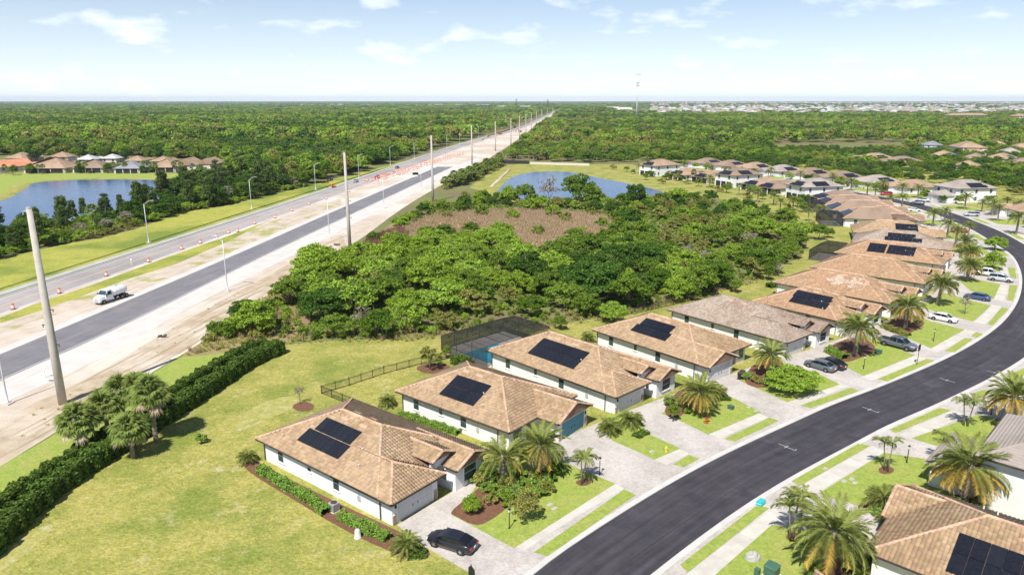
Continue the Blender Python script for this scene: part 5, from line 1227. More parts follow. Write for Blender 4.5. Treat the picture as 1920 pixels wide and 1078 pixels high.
# light columns
def light_column(p, toward, label, h=12.3, group='highway lights'):
    o = empty('street_light', (p[0], p[1], 0), math.atan2(toward[1], toward[0])); tag(o, label, 'street light', group)
    MB().box(-.55, .55, -.55, .55, 0, .18).build('footing', M_conc, o)
    MB().lathe([(.2, .18), (.2, .3), (.13, .34), (.115, 3), (.075, h - 1.1)], 10).build('pole', M_alu, o, smooth=True)
    a = MB()
    for dz in (0, -.35): a.tube([(0, 0, h - 1.15 + dz), (.5, 0, h - .75 + dz * .9), (1.3, 0, h - .25 + dz * .5), (2.4, 0, h)], [.055, .05, .045, .04], 7)
    a.build('arm', M_alu, o); MB().box(2.3, 3.1, -.15, .15, h - .06, h + .08).build('lamp_head', M_alu, o); MB().box(2.45, 3.0, -.11, .11, h - .09, h - .06).build('lens', M_lampg, o)
RL = [(15, 757), (427, 546), (618, 447), (720, 391), (790, 357), (838, 330)]
LLt = [(279, 455), (472, 393), (592, 356), (673, 333), (732, 310), (777, 299), (838, 279), (862, 271), (897, 258), (913, 252), (927, 246), (940, 241), (950, 237)]
for i, (px, py) in enumerate(RL):
    q = G(px, py); _, a_, n_ = HW.frame(HW.foot(q)[0]); light_column(q, n_, 'light column on the near side of the new carriageway, %s from the left' % ordn[i])
for i, (px, py) in enumerate(LLt):
    q = G(px, py); _, a_, n_ = HW.frame(HW.foot(q)[0]); light_column(q, -n_, 'light column on the wooded side of the highway, %s from the left' % ordn[i])
# concrete line poles
def line_pole(p, h, r0, label):
    o = empty('utility_pole', (p[0], p[1], 0), random.uniform(-.1, .1)); tag(o, label, 'utility pole', 'concrete utility poles along the works')
    MB().lathe([(r0, 0), (r0 * .95, h * .3), (r0 * .62, h)], 14).build('pole', M_pole, o, smooth=True)
    MB().lathe([(r0 * .66, h - .05), (r0 * .66, h + .08), (r0 * .3, h + .12)], 12).build('pole_cap', M_alu, o)
    for z, s_ in ((h - .5, -1), (h * .50, 1), (h * .42, -1), (h * .32, 1)):
        MB().bar((0, 0, z), (s_ * (1.0 if z < h - 1 else .8), 0, z + (.12 if z > h - 1 else 0)), .1).tube([(s_ * .9, 0, z), (s_ * .9, 0, z - .35)], .06, 6).build('bracket', M_alu if z > h - 1 else M_trim, o)
    mb = MB()
    for k in range(30): mb.bar((0, 0, 3 + k * (h - 5) / 30), ((.34 if k % 2 else -.34), .05, 3 + k * (h - 5) / 30), .025)
    mb.build('climbing_pegs', M_trim, o)
for i, ((px, py), h, r0) in enumerate((((118, 757), 26.8, .55), ((656, 463), 26.2, .5), ((812, 379), 26.5, .5), ((885, 308), 24.5, .5), ((929, 284), 23.5, .45), ((958, 273), 24, .45), ((974, 262), 24, .45), ((986, 252), 24, .45), ((996, 245), 24, .45), ((1006, 238), 24, .45), ((1016, 231), 24, .45), ((1026, 225), 24, .45), ((1036, 219), 24, .45))):
    line_pole(G(px, py), h, r0, 'tall concrete utility pole, %s from the left' % ordn[i])
for i, (px, py) in enumerate(((870, 252), (905, 246), (934, 240), (948, 238), (962, 233), (975, 230), (990, 226), (1003, 222), (1045, 216), (1056, 214), (1068, 212), (1015, 219))):
    q = G(px, py); o = empty('utility_pole', (*q, 0)); tag(o, 'thin pole in the far row beyond the works', 'utility pole', 'thin far poles'); MB().lathe([(.3, 0), (.18, 17)], 7).build('pole', M_pole, o); MB().bar((-1.2, 0, 16), (1.2, 0, 16), .18).build('crossarm', M_pole, o)
# mobile mast, far lattice towers
q = G(1193, 229); o = empty('antenna_mast', (*q, 0)); tag(o, 'tall pale antenna mast rising over the right wood', 'antenna mast')
MB().lathe([(1.9, 0), (1.5, 30), (.9, 72)], 14).build('mast', M_alu, o, smooth=True); MB().lathe([(.22, 72), (.08, 88)], 6).build('whip', M_alu, o)
for z, n_ in ((66, 9), (71, 9), (86, 5)):
    for k in range(n_):
        a = 6.283 * k / n_; r_ = 2.6 if z < 80 else 4.0; MB().bar((0, 0, z), (math.cos(a) * r_, math.sin(a) * r_, z), .25).box(math.cos(a) * r_ - .35, math.cos(a) * r_ + .35, math.sin(a) * r_ - .25, math.sin(a) * r_ + .25, z - 1.2, z + 1.3).build('antenna', M_alu, o)
for (px, py), h, tx in (((968, 206), 46, 'left one of two small dark lattice towers on the horizon'), ((1027, 209), 42, 'right one of two small dark lattice towers on the horizon')):
    q = G(px, py); o = empty('lattice_tower', (*q, 0)); tag(o, tx, 'lattice tower', 'lattice towers on the horizon'); mb = MB()
    for sx, sy in ((-1, -1), (1, -1), (1, 1), (-1, 1)): mb.bar((sx * 3.4, sy * 3.4, 0), (sx * 1.0, sy * 1.0, h), .7)
    for k in range(9):
        z = h * k / 9; z2 = h * (k + 1) / 9; w0 = 3.4 - 2.4 * k / 9; w1 = 3.4 - 2.4 * (k + 1) / 9
        for sx in (-1, 1): mb.bar((-w0, sx * w0, z), (w1, sx * w1, z2), .45); mb.bar((sx * w0, -w0, z), (sx * w1, w1, z2), .45)
    mb.build('lattice', M_trim, o); MB().bar((-6, 0, h * .86), (6, 0, h * .86), .8).bar((-5, 0, h * .7), (5, 0, h * .7), .8).build('crossarm', M_trim, o)
# excavators far up the works
def excavator(p, ang, mat, label, sc=1.0):
    o = empty('excavator', (*p, 0), R(ang), sc); tag(o, label, 'excavator', 'machines far up the works')
    for s_ in (-1, 1): MB().box(-1.7, 1.7, s_ * 1.1 - .3, s_ * 1.1 + .3, .05, .8).build('track', M_tyre, o)
    MB().box(-1.8, 1.0, -1.2, 1.2, .95, 1.9).build('body', mat, o); MB().box(.1, 1.5, .1, 1.15, 1.0, 2.7).build('cab', M_glass, o)
    MB().bar((1.0, -.3, 1.5), (3.0, -.3, 4.2), .4).bar((3.0, -.3, 4.2), (5.0, -.3, 3.0), .38).bar((5.0, -.3, 3.0), (5.3, -.3, .9), .3).build('boom', mat, o); MB().box(4.7, 5.7, -.8, .2, .2, 1.0).build('bucket', M_trim, o)
for (px, py), a, m, tx in (((938, 252), 200, M_orange, 'orange excavator on the sand far up the works'), ((975, 248), 160, P_red, 'dark red machine on the sand, right of the orange excavator'), ((965, 240), 190, P_black, 'dark machine beyond the orange excavator'), ((626, 352), 200, M_orange, 'orange compact machine on the verge by the parked black suv')):
    excavator(G(px, py), a, m, tx, .55 if px < 700 else 1.1)
# pale formwork and pipes lying in the median
MB_ = MB().tube([(math.cos(a) * 6, math.sin(a) * 3.2, .25) for a in np.linspace(.3, 5.6, 24)], .28, 8)
o = MB_.build('drain_pipe', M_wband, None, loc=(*G(763, 332), 0)); tag(o, 'white curved kerb form lying on the sand in the median', 'drain pipe')
for i, (px, py) in enumerate(((779, 328), (792, 320), (800, 317))):
    o = MB().box(-1.5, 1.5, -.8, .8, 0, 1.0).box(-1.3, 1.3, -.6, .6, 1.0, 1.25).build('pallet_stack', M_black if i == 0 else M_wband, None, loc=(*G(px, py), 0), rot=(0, 0, .4)); tag(o, ['dark covered pallet beside the white kerb form', 'pale pallet stack, middle of three in the median', 'pale pallet stack, farthest of three in the median'][i], 'pallet', 'pallets in the median')
for i, (px, py, L_) in enumerate(((303, 632, 2.2), (632, 460, 2.0))):
    o = empty('debris_heap', (*G(px, py), 0)); tag(o, ['small heap of dark scrap on the dirt left of the scrub', 'small dark scrap heap by a light column near the scrub'][i], 'debris')
    for k in range(9): a = random.uniform(0, 6.28); MB().bar((math.cos(a) * L_ * .5 * random.random(), math.sin(a) * .4, .05), (math.cos(a) * L_ * .4 + random.uniform(-.6, .6), random.uniform(-.5, .5), random.uniform(.1, .55)), .16).build('scrap', M_trim, o)
for i, (px, py) in enumerate(((85, 708), (247, 497))):
    o = empty('marker_post', (*G(px, py), 0)); tag(o, ['short white marker post on the lime rock', 'white marker post at the highway edge among the drums'][i], 'post'); MB().lathe([(.06, 0), (.06, 1.3)], 7).build('post', M_wband, o); MB().box(-.18, .18, -.02, .02, 1.2, 1.6).build('plate', M_wband, o)

# ---------------------------------------------------------------- garden furniture
def garden_lamp(p, label):
    o = empty('garden_lamp', (p[0], p[1], .1)); tag(o, label, 'lamp post', 'black garden lamps')
    MB().lathe([(.09, 0), (.09, .12), (.05, .18), (.045, 1.75), (.07, 1.8)], 9).build('post', M_black, o); MB().lathe([(.1, 1.8), (.15, 2.06), (.13, 2.08)], 4).build('lantern', M_lampg, o); MB().lathe([(.21, 2.08), (.06, 2.2), (.02, 2.28)], 4).build('cap', M_black, o)
for (px, py), tx in (((955, 992), 'black garden lamp on the lawn of the field house'), ((1124, 892), 'black garden lamp beside the teal garage drive'), ((1700, 869), 'black garden lamp on the lawn with the double trunk palm'), ((1619, 693), 'black garden lamp near the dark sedans'), ((1750, 641), 'black garden lamp in front of the white sedan'), ((1858, 778), 'black garden lamp by the right edge palms')): garden_lamp(G(px, py), tx)
o = empty('sign_post', (*G(1719, 685), .1), R(40)); tag(o, 'black rectangular sign on a post by the kerb, blank side to us', 'sign'); MB().lathe([(.045, 0), (.045, 2.7)], 8).build('post', M_black, o); MB().box(-.42, .42, -.03, .03, 2.35, 3.35).build('sign_board', M_black, o)
o = empty('banner_post', (*G(884, 1104), .02), R(-52)); tag(o, 'black banner post cut off by the bottom edge', 'sign'); MB().lathe([(.05, 0), (.05, 2.3), (.02, 2.45)], 8).build('post', M_black, o); MB().add([(-.45, 0, 1.2), (.55, 0, 1.2), (.5, 0, 2.1), (0, 0, 2.3), (-.4, 0, 1.95), (-.45, .03, 1.2), (.55, .03, 1.2), (.5, .03, 2.1), (0, .03, 2.3), (-.4, .03, 1.95)], [(0, 1, 2, 3, 4), (9, 8, 7, 6, 5), (0, 5, 6, 1), (1, 6, 7, 2), (2, 7, 8, 3), (3, 8, 9, 4), (4, 9, 5, 0)]).build('banner', M_black, o)
o = empty('air_conditioner', (*G(627, 958), 0), R(52)); tag(o, 'grey air conditioning unit at the wall of the field house', 'air conditioner'); MB().box(-.45, .45, -.45, .45, 0, .1).build('pad', M_conc, o); MB().box(-.4, .4, -.4, .4, .1, 1.0).build('casing', M_alu, o); MB().lathe([(.34, 1.0), (.34, 1.04), (.05, 1.06)], 14).build('fan_guard', M_trim, o)
for k in range(8):
    MB().box(-.41, .41, -.41, .41, .18 + k * .1, .2 + k * .1).build('louvre', M_trim, o)
o = empty('pump_cover', (*G(671, 1008), 0)); tag(o, 'pale round topped pump cover on the field lawn', 'pump cover'); MB().lathe([(.36, 0), (.36, .1), (.3, .12), (.28, .75), (.2, .92), (.05, .98)], 12).build('cover', M_soffit, o, smooth=True)
for i, (px, py) in enumerate(((1387, 712), (1391, 708))):
    o = empty('wheelie_bin', (*G(px, py), .1), R(-45)); tag(o, ['front one of two dark bins at the white gable garage', 'rear one of two dark bins at the white gable garage'][i], 'bin', 'bins at the garage'); V, F = loft([[(-.26 * k, -.3 * k, z), (.26 * k, -.3 * k, z), (.26 * k, .3 * k, z), (-.26 * k, .3 * k, z)] for z, k in ((.08, .85), (1.0, 1.1))]); MB().add(V, F).build('bin_body', M_black, o); MB().box(-.32, .34, -.36, .36, 1.0, 1.08).build('lid', M_trim, o)
    for s_ in (-1, 1): wheel(o, -.22, s_ * .24, .11)
o = empty('utility_cabinet', (*G(1446, 1081), .12), R(45)); tag(o, 'dark green utility cabinet at the bottom edge', 'utility cabinet'); MB().box(-.65, .65, -.6, .6, 0, .12).build('plinth', M_conc, o); MB().box(-.55, .55, -.5, .5, .12, 1.0).build('cabinet', M_transf, o); MB().add([(-.6, -.55, 1.0), (.6, -.55, 1.0), (.6, .55, 1.0), (-.6, .55, 1.0), (-.5, -.2, 1.16), (.5, -.2, 1.16), (.5, .55, 1.1), (-.5, .55, 1.1)], [(3, 2, 1, 0), (4, 5, 6, 7), (0, 1, 5, 4), (1, 2, 6, 5), (2, 3, 7, 6), (3, 0, 4, 7)]).build('lid', M_transf, o)
o = empty('utility_cabinet', (*G(1419, 1081), .12), R(45), .5); tag(o, 'small dark utility box left of the green cabinet', 'utility cabinet'); MB().box(-.4, .4, -.4, .4, 0, 1.3).box(-.45, .45, -.45, .45, 1.3, 1.42).build('cabinet', M_transf, o)
for i, ((px, py), sc, tx) in enumerate((((1646, 664), .8, 'low green utility box in the pickup house lawn'), ((1370, 768), .6, 'small green utility box in the lawn with the red plant'))):
    o = empty('utility_cabinet', (*G(px, py), .12), R(-50), sc); tag(o, tx, 'utility cabinet'); MB().box(-.6, .6, -.45, .45, 0, .75).box(-.65, .65, -.5, .5, .75, .83).build('cabinet', M_transf, o)
o = empty('boulder', (*G(1411, 1049), .12)); tag(o, 'pale lumpy boulder on the lower right lawn', 'boulder'); r_ = np.random.default_rng(5)
V = []; F = []
for i in range(7):
    for k in range(12):
        a = 6.283 * k / 12; e_ = math.pi / 2 * i / 6; q = 1 + r_.normal(0, .07); V.append((math.cos(a) * math.cos(e_) * .75 * q, math.sin(a) * math.cos(e_) * .5 * q, math.sin(e_) * .7 * q))
for i in range(6):
    for k in range(12): F.append((i * 12 + k, i * 12 + (k + 1) % 12, i * 12 + 12 + (k + 1) % 12, i * 12 + 12 + k))
link('stone', np_mesh('stone', V, F, M_walk), o)
o = empty('kerb_box', (*G(1426, 947), .13), R(45)); tag(o, 'turquoise and white box left at the verge corner', 'box'); MB().box(-.5, .5, -.3, .3, 0, .22).build('box_base', M_teal, o); MB().box(-.48, .48, -.28, .28, .22, .30).build('white_band', M_wband, o); MB().box(-.5, .5, -.3, .3, .30, .42).build('lid', M_teal, o)
for i, (px, py) in enumerate(((1583, 904), (1597, 900), (1603, 907), (1404, 765), (1418, 772), (1031, 948), (1040, 955), (1222, 848), (1548, 880))):
    o = empty('utility_cover', (*G(px, py), .125), R(40)); tag(o, 'small pale utility cover set in the grass', 'utility cover', 'utility covers in lawns and verges'); MB().box(-.3, .3, -.2, .2, 0, .05).build('rim', M_conc, o); MB().box(-.26, .26, -.16, .16, .05, .065).build('lid', M_walk, o)
o = empty('fire_hydrant', (*G(1249, 848), .12)); tag(o, 'yellow fire hydrant on the small lawn beside the drive', 'hydrant'); M_hyd = pmat('hydrant_yellow', (.75, .55, .08), (.7, .5, .08), 3, rough=.5); MB().lathe([(.16, 0), (.16, .06), (.11, .08), (.11, .5), (.14, .52), (.13, .6), (.05, .72)], 10).build('barrel', M_hyd, o); MB().tube([(-.2, 0, .42), (.2, 0, .42)], .06, 8).build('outlet', M_hyd, o)
# metal picket fences
def fence(label, pts, h=1.25, group='black metal fences'):
    pts = [np.asarray(p) for p in pts]; o = empty('fence', (*pts[0], 0)); tag(o, label, 'fence', group); pk = MB()
    for a, b in zip(pts[:-1], pts[1:]):
        L_ = np.linalg.norm(b - a); n_ = max(1, int(round(L_ / 2.0))); d = (b - a) / n_
        for i in range(n_ + 1):
            p = a + d * i - pts[0]; MB().box(p[0] - .04, p[0] + .04, p[1] - .04, p[1] + .04, 0, h + .06).build('post', M_black, o)
        for i in range(n_):
            p = a + d * i - pts[0]; e_ = p + d
            for z in (.14, h - .2, h - .03): MB().bar((*p, z), (*e_, z), .03, .04).build('rail', M_black, o)
            for k in range(1, 16): q = p + d * k / 16; pk.box(q[0] - .011, q[0] + .011, q[1] - .011, q[1] + .011, .08, h - .04)
    tag(pk.build('pickets', M_black, o), kind='stuff'); return o
fence('black metal fence between the field and the second back yard', [G(663, 762), G(603, 738), G(655, 723), G(720, 701), G(790, 683), G(845, 672)])
fence('black metal fence along the scrub behind the fourth house', [G(1120, 602), G(1190, 588), G(1262, 572), G(1300, 562)])
# screened pool enclosures
def pool_cage(label, c, ang, W_, D, h, pool=True):
    """gabled frame over deck and pool; x along the house rear, y away from it"""
    o = empty('pool_enclosure', (*c, 0), R(ang)); tag(o, label, 'pool enclosure', 'screened pool enclosures')
    MB().box(-W_ / 2, W_ / 2, 0, D, 0, .14).build('deck', M_deck, o)
    if pool:
        MB().box(-W_ / 2 + 1.0, W_ / 2 - 5, 1.3, D - 3.8, .14, .2).build('coping', M_conc, o); MB().box(-W_ / 2 + 1.3, W_ / 2 - 5.3, 1.6, D - 4.1, .19, .215).build('pool_water', M_pool, o)
    n_ = max(3, int(W_ / 2.4)); xs = np.linspace(-W_ / 2, W_ / 2, n_ + 1); hp = h + 1.1
    for x in xs:
        MB().bar((x, D, 0), (x, D, h), .08).bar((x, D, h), (x, D * .72, hp), .08).bar((x, D * .72, hp), (x, .2, hp - .1), .08).build('frame_rib', M_trim, o)
    for y, z in ((D, .1), (D, 1.1), (D, h), (D * .72, hp), (D * .4, hp - .04), (.2, hp - .1)): MB().bar((-W_ / 2, y, z), (W_ / 2, y, z), .07).build('purlin', M_trim, o)
    for x in (-W_ / 2, W_ / 2):
        for y in (D * .33, D * .66): MB().bar((x, y, 0), (x, y, hp - .3), .08).build('side_post', M_trim, o)
        for z in (.1, 1.1, h): MB().bar((x, .1, z), (x, D, z), .07).build('side_rail', M_trim, o)
    sc = lambda V: MB().add(V, [tuple(range(len(V)))]).build('screen', M_screen, o)
    sc([(-W_ / 2, D + .02, 0), (W_ / 2, D + .02, 0), (W_ / 2, D + .02, h), (-W_ / 2, D + .02, h)]); sc([(-W_ / 2, D + .02, h + .02), (W_ / 2, D + .02, h + .02), (W_ / 2, D * .72, hp + .04), (-W_ / 2, D * .72, hp + .04)]); sc([(-W_ / 2, D * .72, hp + .045), (W_ / 2, D * .72, hp + .045), (W_ / 2, .2, hp - .04), (-W_ / 2, .2, hp - .04)])
    for x in (-W_ / 2 - .03, W_ / 2 + .03): sc([(x, .1, 0), (x, D, 0), (x, D, h), (x, D * .72, hp), (x, .1, hp - .1)])
    return o
def rear(k, dx=0):
    o, hips = HOUSES[k]; m = hips[0]; a = o.rotation_euler[2]; y = m.y0 + .8
    return np.array([o.location[0] + dx * math.cos(a) - y * math.sin(a), o.location[1] + dx * math.sin(a) + y * math.cos(a)]), math.degrees(a) + 180
for k, tx, w_, d_, dx in ((3, 'dark screened enclosure over a blue pool behind the third house', 14, 11.5, .3), (9, 'screened pool enclosure behind the wide panel array house', 10, 7, 1.0), (12, 'screened enclosure behind the nearest of the three alike brown roofs', 11, 7, .5), (14, 'screened enclosure behind the farthest of the three alike brown roofs', 10, 6, .5)):
    c, a = rear(k, dx); pool_cage(tx, c, a, w_, d_, 2.6)
# wall and screen fence behind the right pond
o = empty('garden_wall', (*G(994, 308), 0)); tag(o, 'pale low wall along the far bank of the right pond', 'wall'); w0 = G(994, 308); w1 = G(1105, 311)
MB().bar((0, 0, .65), (*(w1 - w0), .65), .3, 1.3).build('wall', M_cream, o); MB().bar((0, 0, 1.38), (*(w1 - w0), 1.38), .42, .14).build('coping', M_conc, o)
w0 = G(940, 307); w1 = G(992, 308); o = empty('screen_fence', (*w0, 0)); tag(o, 'black screen fence under palms at the left end of the pond wall', 'fence'); MB().bar((0, 0, 1.1), (*(w1 - w0), 1.1), .06, 2.2).build('screen', M_dark, o)
for k in range(8): q = (w1 - w0) * k / 7; MB().box(q[0] - .06, q[0] + .06, q[1] - .06, q[1] + .06, 0, 2.3).build('post', M_black, o)
# ---------------------------------------------------------------- planting
HC = [tuple(o.location[:2]) for o in COL.objects if o.name.split('.')[0] == 'house']
HB = []   # house bodies: centre and radius
for o in COL.objects:
    if o.name.split('.')[0] == 'house':
        a = o.rotation_euler[2]; row = 'inner side of the street' in o.get('group', '') or 'near outer' in o.get('group', '')
        y = -11 if row else 0; HB.append((o.location[0] - y * math.sin(a), o.location[1] + y * math.cos(a), 13.0 if row else 12.0))
HB = np.array(HB)
def clear_of_houses(P, extra=0.0):
    d = np.hypot(P[:, None, 0] - HB[None, :, 0], P[:, None, 1] - HB[None, :, 1]); return (d > HB[None, :, 2] + extra).all(1)
def fill(poly, dmin, n, r, existing=None):
    poly = np.asarray(poly); lo, hi = poly.min(0), poly.max(0); out_ = list(existing) if existing is not None else []; k0 = len(out_)
    cell = {}
    def key(p): return (int(p[0] // dmin), int(p[1] // dmin))
    for p in out_: cell.setdefault(key(p), []).append(p)
    C = r.uniform(lo, hi, (n, 2)); C = C[inside(C, poly)]
    for p in C:
        kx, ky = key(p)
        if any((p[0] - q[0]) ** 2 + (p[1] - q[1]) ** 2 < dmin * dmin for i in (-1, 0, 1) for j in (-1, 0, 1) for q in cell.get((kx + i, ky + j), ())): continue
        out_.append(p); cell.setdefault((kx, ky), []).append(p)
    return np.array(out_[k0:])
def px_of(P, z=0.0):
    P = np.asarray(P, float); cp, sp = math.cos(PITCH), math.sin(PITCH); dz = z - CAM_H
    f = P[:, 1] * cp - dz * sp; u = P[:, 1] * sp + dz * cp
    return 960 + FPX * P[:, 0] / f, 539 - FPX * u / f
# --- the scrub in the middle
WET = GP([(440, 618), (545, 640), (640, 636), (780, 630), (880, 620), (1000, 612), (1110, 597), (1190, 583), (1270, 563), (1340, 546), (1415, 524), (1450, 500), (1495, 482), (1508, 450), (1485, 424), (1440, 402), (1380, 386), (1300, 376), (1240, 378), (1150, 386), (1090, 389), (1000, 388), (920, 380), (880, 374), (830, 385), (790, 400), (720, 436), (660, 475), (590, 520), (520, 575)])
r = np.random.default_rng(21)
P = fill(WET, 6.0, 9000, r); P = P[~inside(P, REED)]; X, Y = px_of(P)
P = P[~((Y < 480) & (X < 740))]; X, Y = px_of(P)
desc = {'broad': 'mid green broadleaf tree in the scrub between highway and houses', 'bright': 'bright green bushy tree in the scrub between highway and houses', 'dark': 'dark green oak in the scrub between highway and houses', 'olive': 'olive green thin tree in the scrub between highway and houses', 'bare': 'bare grey tree in the scrub between highway and houses', 'pine': 'slim pine in the scrub'}
order = np.argsort(-Y)
def zone(x, y):
    if x < 600: a = 'the left tip beside the weedy bank'
    elif y > 575: a = 'the front edge facing the field' if x < 860 else ('the front edge behind the pool enclosure' if x < 1090 else 'the front edge behind the fourth house')
    elif x < 760: a = 'the left flank facing the highway'
    elif x < 1010: a = 'the left half below the reed clearing' if y < 510 else 'the left middle'
    elif x < 1230: a = 'the right side of the reed clearing' if y < 490 else 'the middle behind the pool enclosure'
    else: a = 'the right part towards the back lawns' if y > 470 else ('the far right corner near the bend' if x > 1380 else 'the right part near the pond')
    return a
NT = 175
for i, j in enumerate(order[:NT]):
    x, y = X[j], Y[j]; u = r.random()
    if r.random() < .10: continue
    if 620 < x < 1010 and 430 < y < 540: k = 'bright' if u < .8 else 'broad'
    elif 990 < x < 1230 and 445 < y < 580: k = 'dark' if u < .45 else ('broad' if u < .85 else 'bright')
    elif x > 1230: k = 'olive' if u < .42 else ('bright' if u < .6 else ('broad' if u < .92 else 'bare'))
    else: k = 'broad' if u < .48 else ('dark' if u < .58 else ('bright' if u < .82 else ('olive' if u < .95 else 'bare')))
    h = {'broad': 8.2, 'bright': 7.6, 'dark': 10.0, 'olive': 6.2, 'bare': 6.0}[k] * r.uniform(.72, 1.22)
    if x > 1250: h *= .85
    if y < 425: h *= .7
    if y > 590: h *= .75
    if 730 < x < 1010 and y < 500: h *= .78
    tree(k, (*P[j], 0), h, desc[k].split(' in the scrub')[0] + ' of the scrub, in ' + zone(x, y), 'scrub trees, ' + k + ', in ' + zone(x, y), wide=1.15)
if len(order) > NT:
    Q = P[order[NT:]]; sc = r.uniform(.55, .95, len(Q))
    scatter('scrub_thicket', np.c_[Q, np.zeros(len(Q))], np.c_[sc, sc, sc], r.integers(0, 6, len(Q)), MID_TREES, 'farther trees of the scrub merging into one thicket', 'thicket')
# undergrowth, reeds, weeds
U = fill(WET, 2.0, 16000, r); U = U[~inside(U, REED)]; sc = r.uniform(.35, .8, len(U)); X_, Y_ = px_of(U)
k_ = (X_ > 500) & ~((Y_ < 480) & (X_ < 740)); U = U[k_]; sc = sc[k_]
scatter('undergrowth', np.c_[U, np.zeros(len(U))], np.c_[sc, sc, sc], r.integers(0, 8, len(U)), [b for k in ('bush', 'bbush', 'obush') for b in BUSH[k]], 'low green undergrowth beneath the scrub trees', 'undergrowth')
T1 = fill(REED, .75, 60000, r); sc = r.uniform(.6, 1.2, len(T1))
scatter('dry_reeds', np.c_[T1, np.zeros(len(T1))], np.c_[sc, sc, sc], np.where(r.random(len(T1)) < .85, 0, 3), TUFTS, 'dry pinkish brown reeds in the clearing', 'reeds')
EDGE = np.vstack([GP([(500, 646), (600, 645), (780, 640), (900, 628), (1010, 620), (1110, 604), (1190, 590), (1270, 571), (1340, 553), (1420, 530)]), GP([(1415, 520), (1340, 540), (1270, 556), (1190, 574), (1110, 588), (1010, 600), (880, 608), (780, 616), (640, 620), (545, 622), (470, 600)])])
BANKP = GP([(345, 668), (367, 650), (470, 575), (568, 507), (660, 463), (720, 440), (790, 402), (800, 410), (720, 470), (640, 545), (560, 600), (480, 640), (420, 655)])
T2 = np.vstack([fill(EDGE, .8, 20000, r), fill(BANKP, .65, 40000, r)]); sc = r.uniform(.5, 1.1, len(T2))
scatter('tall_weeds', np.c_[T2, np.zeros(len(T2))], np.c_[sc, sc, sc], r.choice([0, 1, 1, 2, 2], len(T2)), TUFTS, 'tall yellowish weeds fringing the scrub', 'weeds')
T3 = fill(GP([(0, 800), (57, 842), (150, 785), (290, 697), (367, 650), (470, 575), (568, 507), (640, 465), (548, 492), (450, 545), (351, 598), (234, 668), (150, 720), (25, 770)]), 2.2, 3000, r); kk = np.sin(T3[:, 1] * .23) + np.sin(T3[:, 0] * .5) > .5; T3 = T3[kk]; sc = r.uniform(.3, .7, len(T3))
scatter('dirt_weeds', np.c_[T3, np.zeros(len(T3))], np.c_[sc, sc, sc * .6], r.choice([1, 2, 2], len(T3)), TUFTS, 'sparse low weeds on the dirt strip', 'weeds')
for i, (px, py) in enumerate(((770, 418), (840, 408), (905, 404), (960, 410), (1060, 415), (1130, 425), (1200, 428), (880, 428), (1010, 440), (1090, 440), (985, 470), (800, 440))):
    bush(('bbush', 'obush', 'bush')[i % 3], (*G(px, py), 0), r.uniform(1.0, 1.9), 'scattered bush growing among the dry reeds', 'bushes among the reeds')
# bushes that stand alone on the bank and by the pond
for (px, py), s, k, tx in (((462, 586), 1.25, 'bush', 'round dark green bush alone on the weedy bank'), ((405, 626), 1.1, 'bush', 'left bush of a low clump by the hedge end'), ((447, 624), 1.0, 'bush', 'right bush of a low clump by the hedge end'), ((430, 615), 1.0, 'bbush', 'small middle bush of the clump by the hedge end'),
        ((1000, 394), 2.3, 'bbush', 'round bright green bush before the right pond'), ((1037, 405), 2.0, 'bbush', 'low bright bush in the reed clearing'), ((1165, 415), 2.6, 'bush', 'broad dark bush at the right of the reed clearing'), ((1110, 402), 1.6, 'obush', 'olive bush at the back of the reed clearing'), ((745, 425), 1.6, 'bbush', 'bright bush beside the sandy bank, left of the reeds'), ((700, 452), 1.3, 'bush', 'low bush at the left tip of the reed clearing')):
    bush(k, (*G(px, py), 0), s, tx)
for i, (px, py) in enumerate(((395, 640), (420, 632), (470, 612), (485, 598), (500, 585), (520, 575), (535, 560), (555, 548), (575, 535), (600, 520), (620, 510), (640, 498), (480, 630), (510, 615), (540, 600), (565, 580), (590, 560), (670, 480))):
    bush(('obush', 'bush', 'bbush')[i % 3], (*G(px, py), 0), r.uniform(.6, 1.4), 'low bush on the weedy bank between dirt strip and scrub', 'bushes on the weedy bank')
for (px, py), k, h, tx in (((1085, 388), 'broad', 16.0, 'tall round green tree in front of the right pond'), ((1028, 388), 'bare', 14.0, 'grey leafless tree in front of the right pond'), ((985, 383), 'broad', 11, 'green tree at the left of the grey leafless tree'), ((1190, 386), 'dark', 12, 'dark leafy tree at the right end of the pond'), ((955, 384), 'bright', 9, 'light green bush tree at the left end of the pond'), ((1115, 390), 'broad', 10, 'lower green tree right of the tall round tree'), ((1255, 400), 'olive', 6, 'olive tree behind the scrub near the pond end')):
    tree(k, (*G(px, py), 0), h, tx, wide=.9)
# back gardens between the scrub and the far houses, brown brush at the left flank of the scrub
for i, (px, py) in enumerate(((1150, 318), (1175, 322), (1200, 326), (1228, 330), (1250, 338), (1268, 336), (1290, 345), (1310, 350), (1330, 352), (1345, 360), (1362, 362), (1385, 366), (1400, 372), (1430, 374), (1450, 385), (1475, 392), (1505, 398), (1515, 415), (1520, 428), (1495, 388), (1420, 380), (1240, 345), (1210, 338), (1300, 338), (1370, 352))):
    if i % 3 == 0: bush('obush', (*G(px, py), 0), r.uniform(1.2, 2.0), 'garden bush behind the far houses of the bend', 'bushes behind the far houses')
    elif i % 3 == 1: tree('broad', (*G(px, py), 0), r.uniform(3.5, 6), 'small tree behind the far houses of the bend', 'trees behind the far houses', wide=.9)
    else: far_palm((*G(px, py), 0), r.uniform(.8, 1.15), i % 2, 'palm behind the far houses of the bend', 'palms behind the far houses')
T4 = fill(smooth_loop(GP([(668, 470), (700, 446), (745, 428), (770, 436), (752, 462), (715, 482)]), 2), .7, 12000, r); sc = r.uniform(.7, 1.3, len(T4))
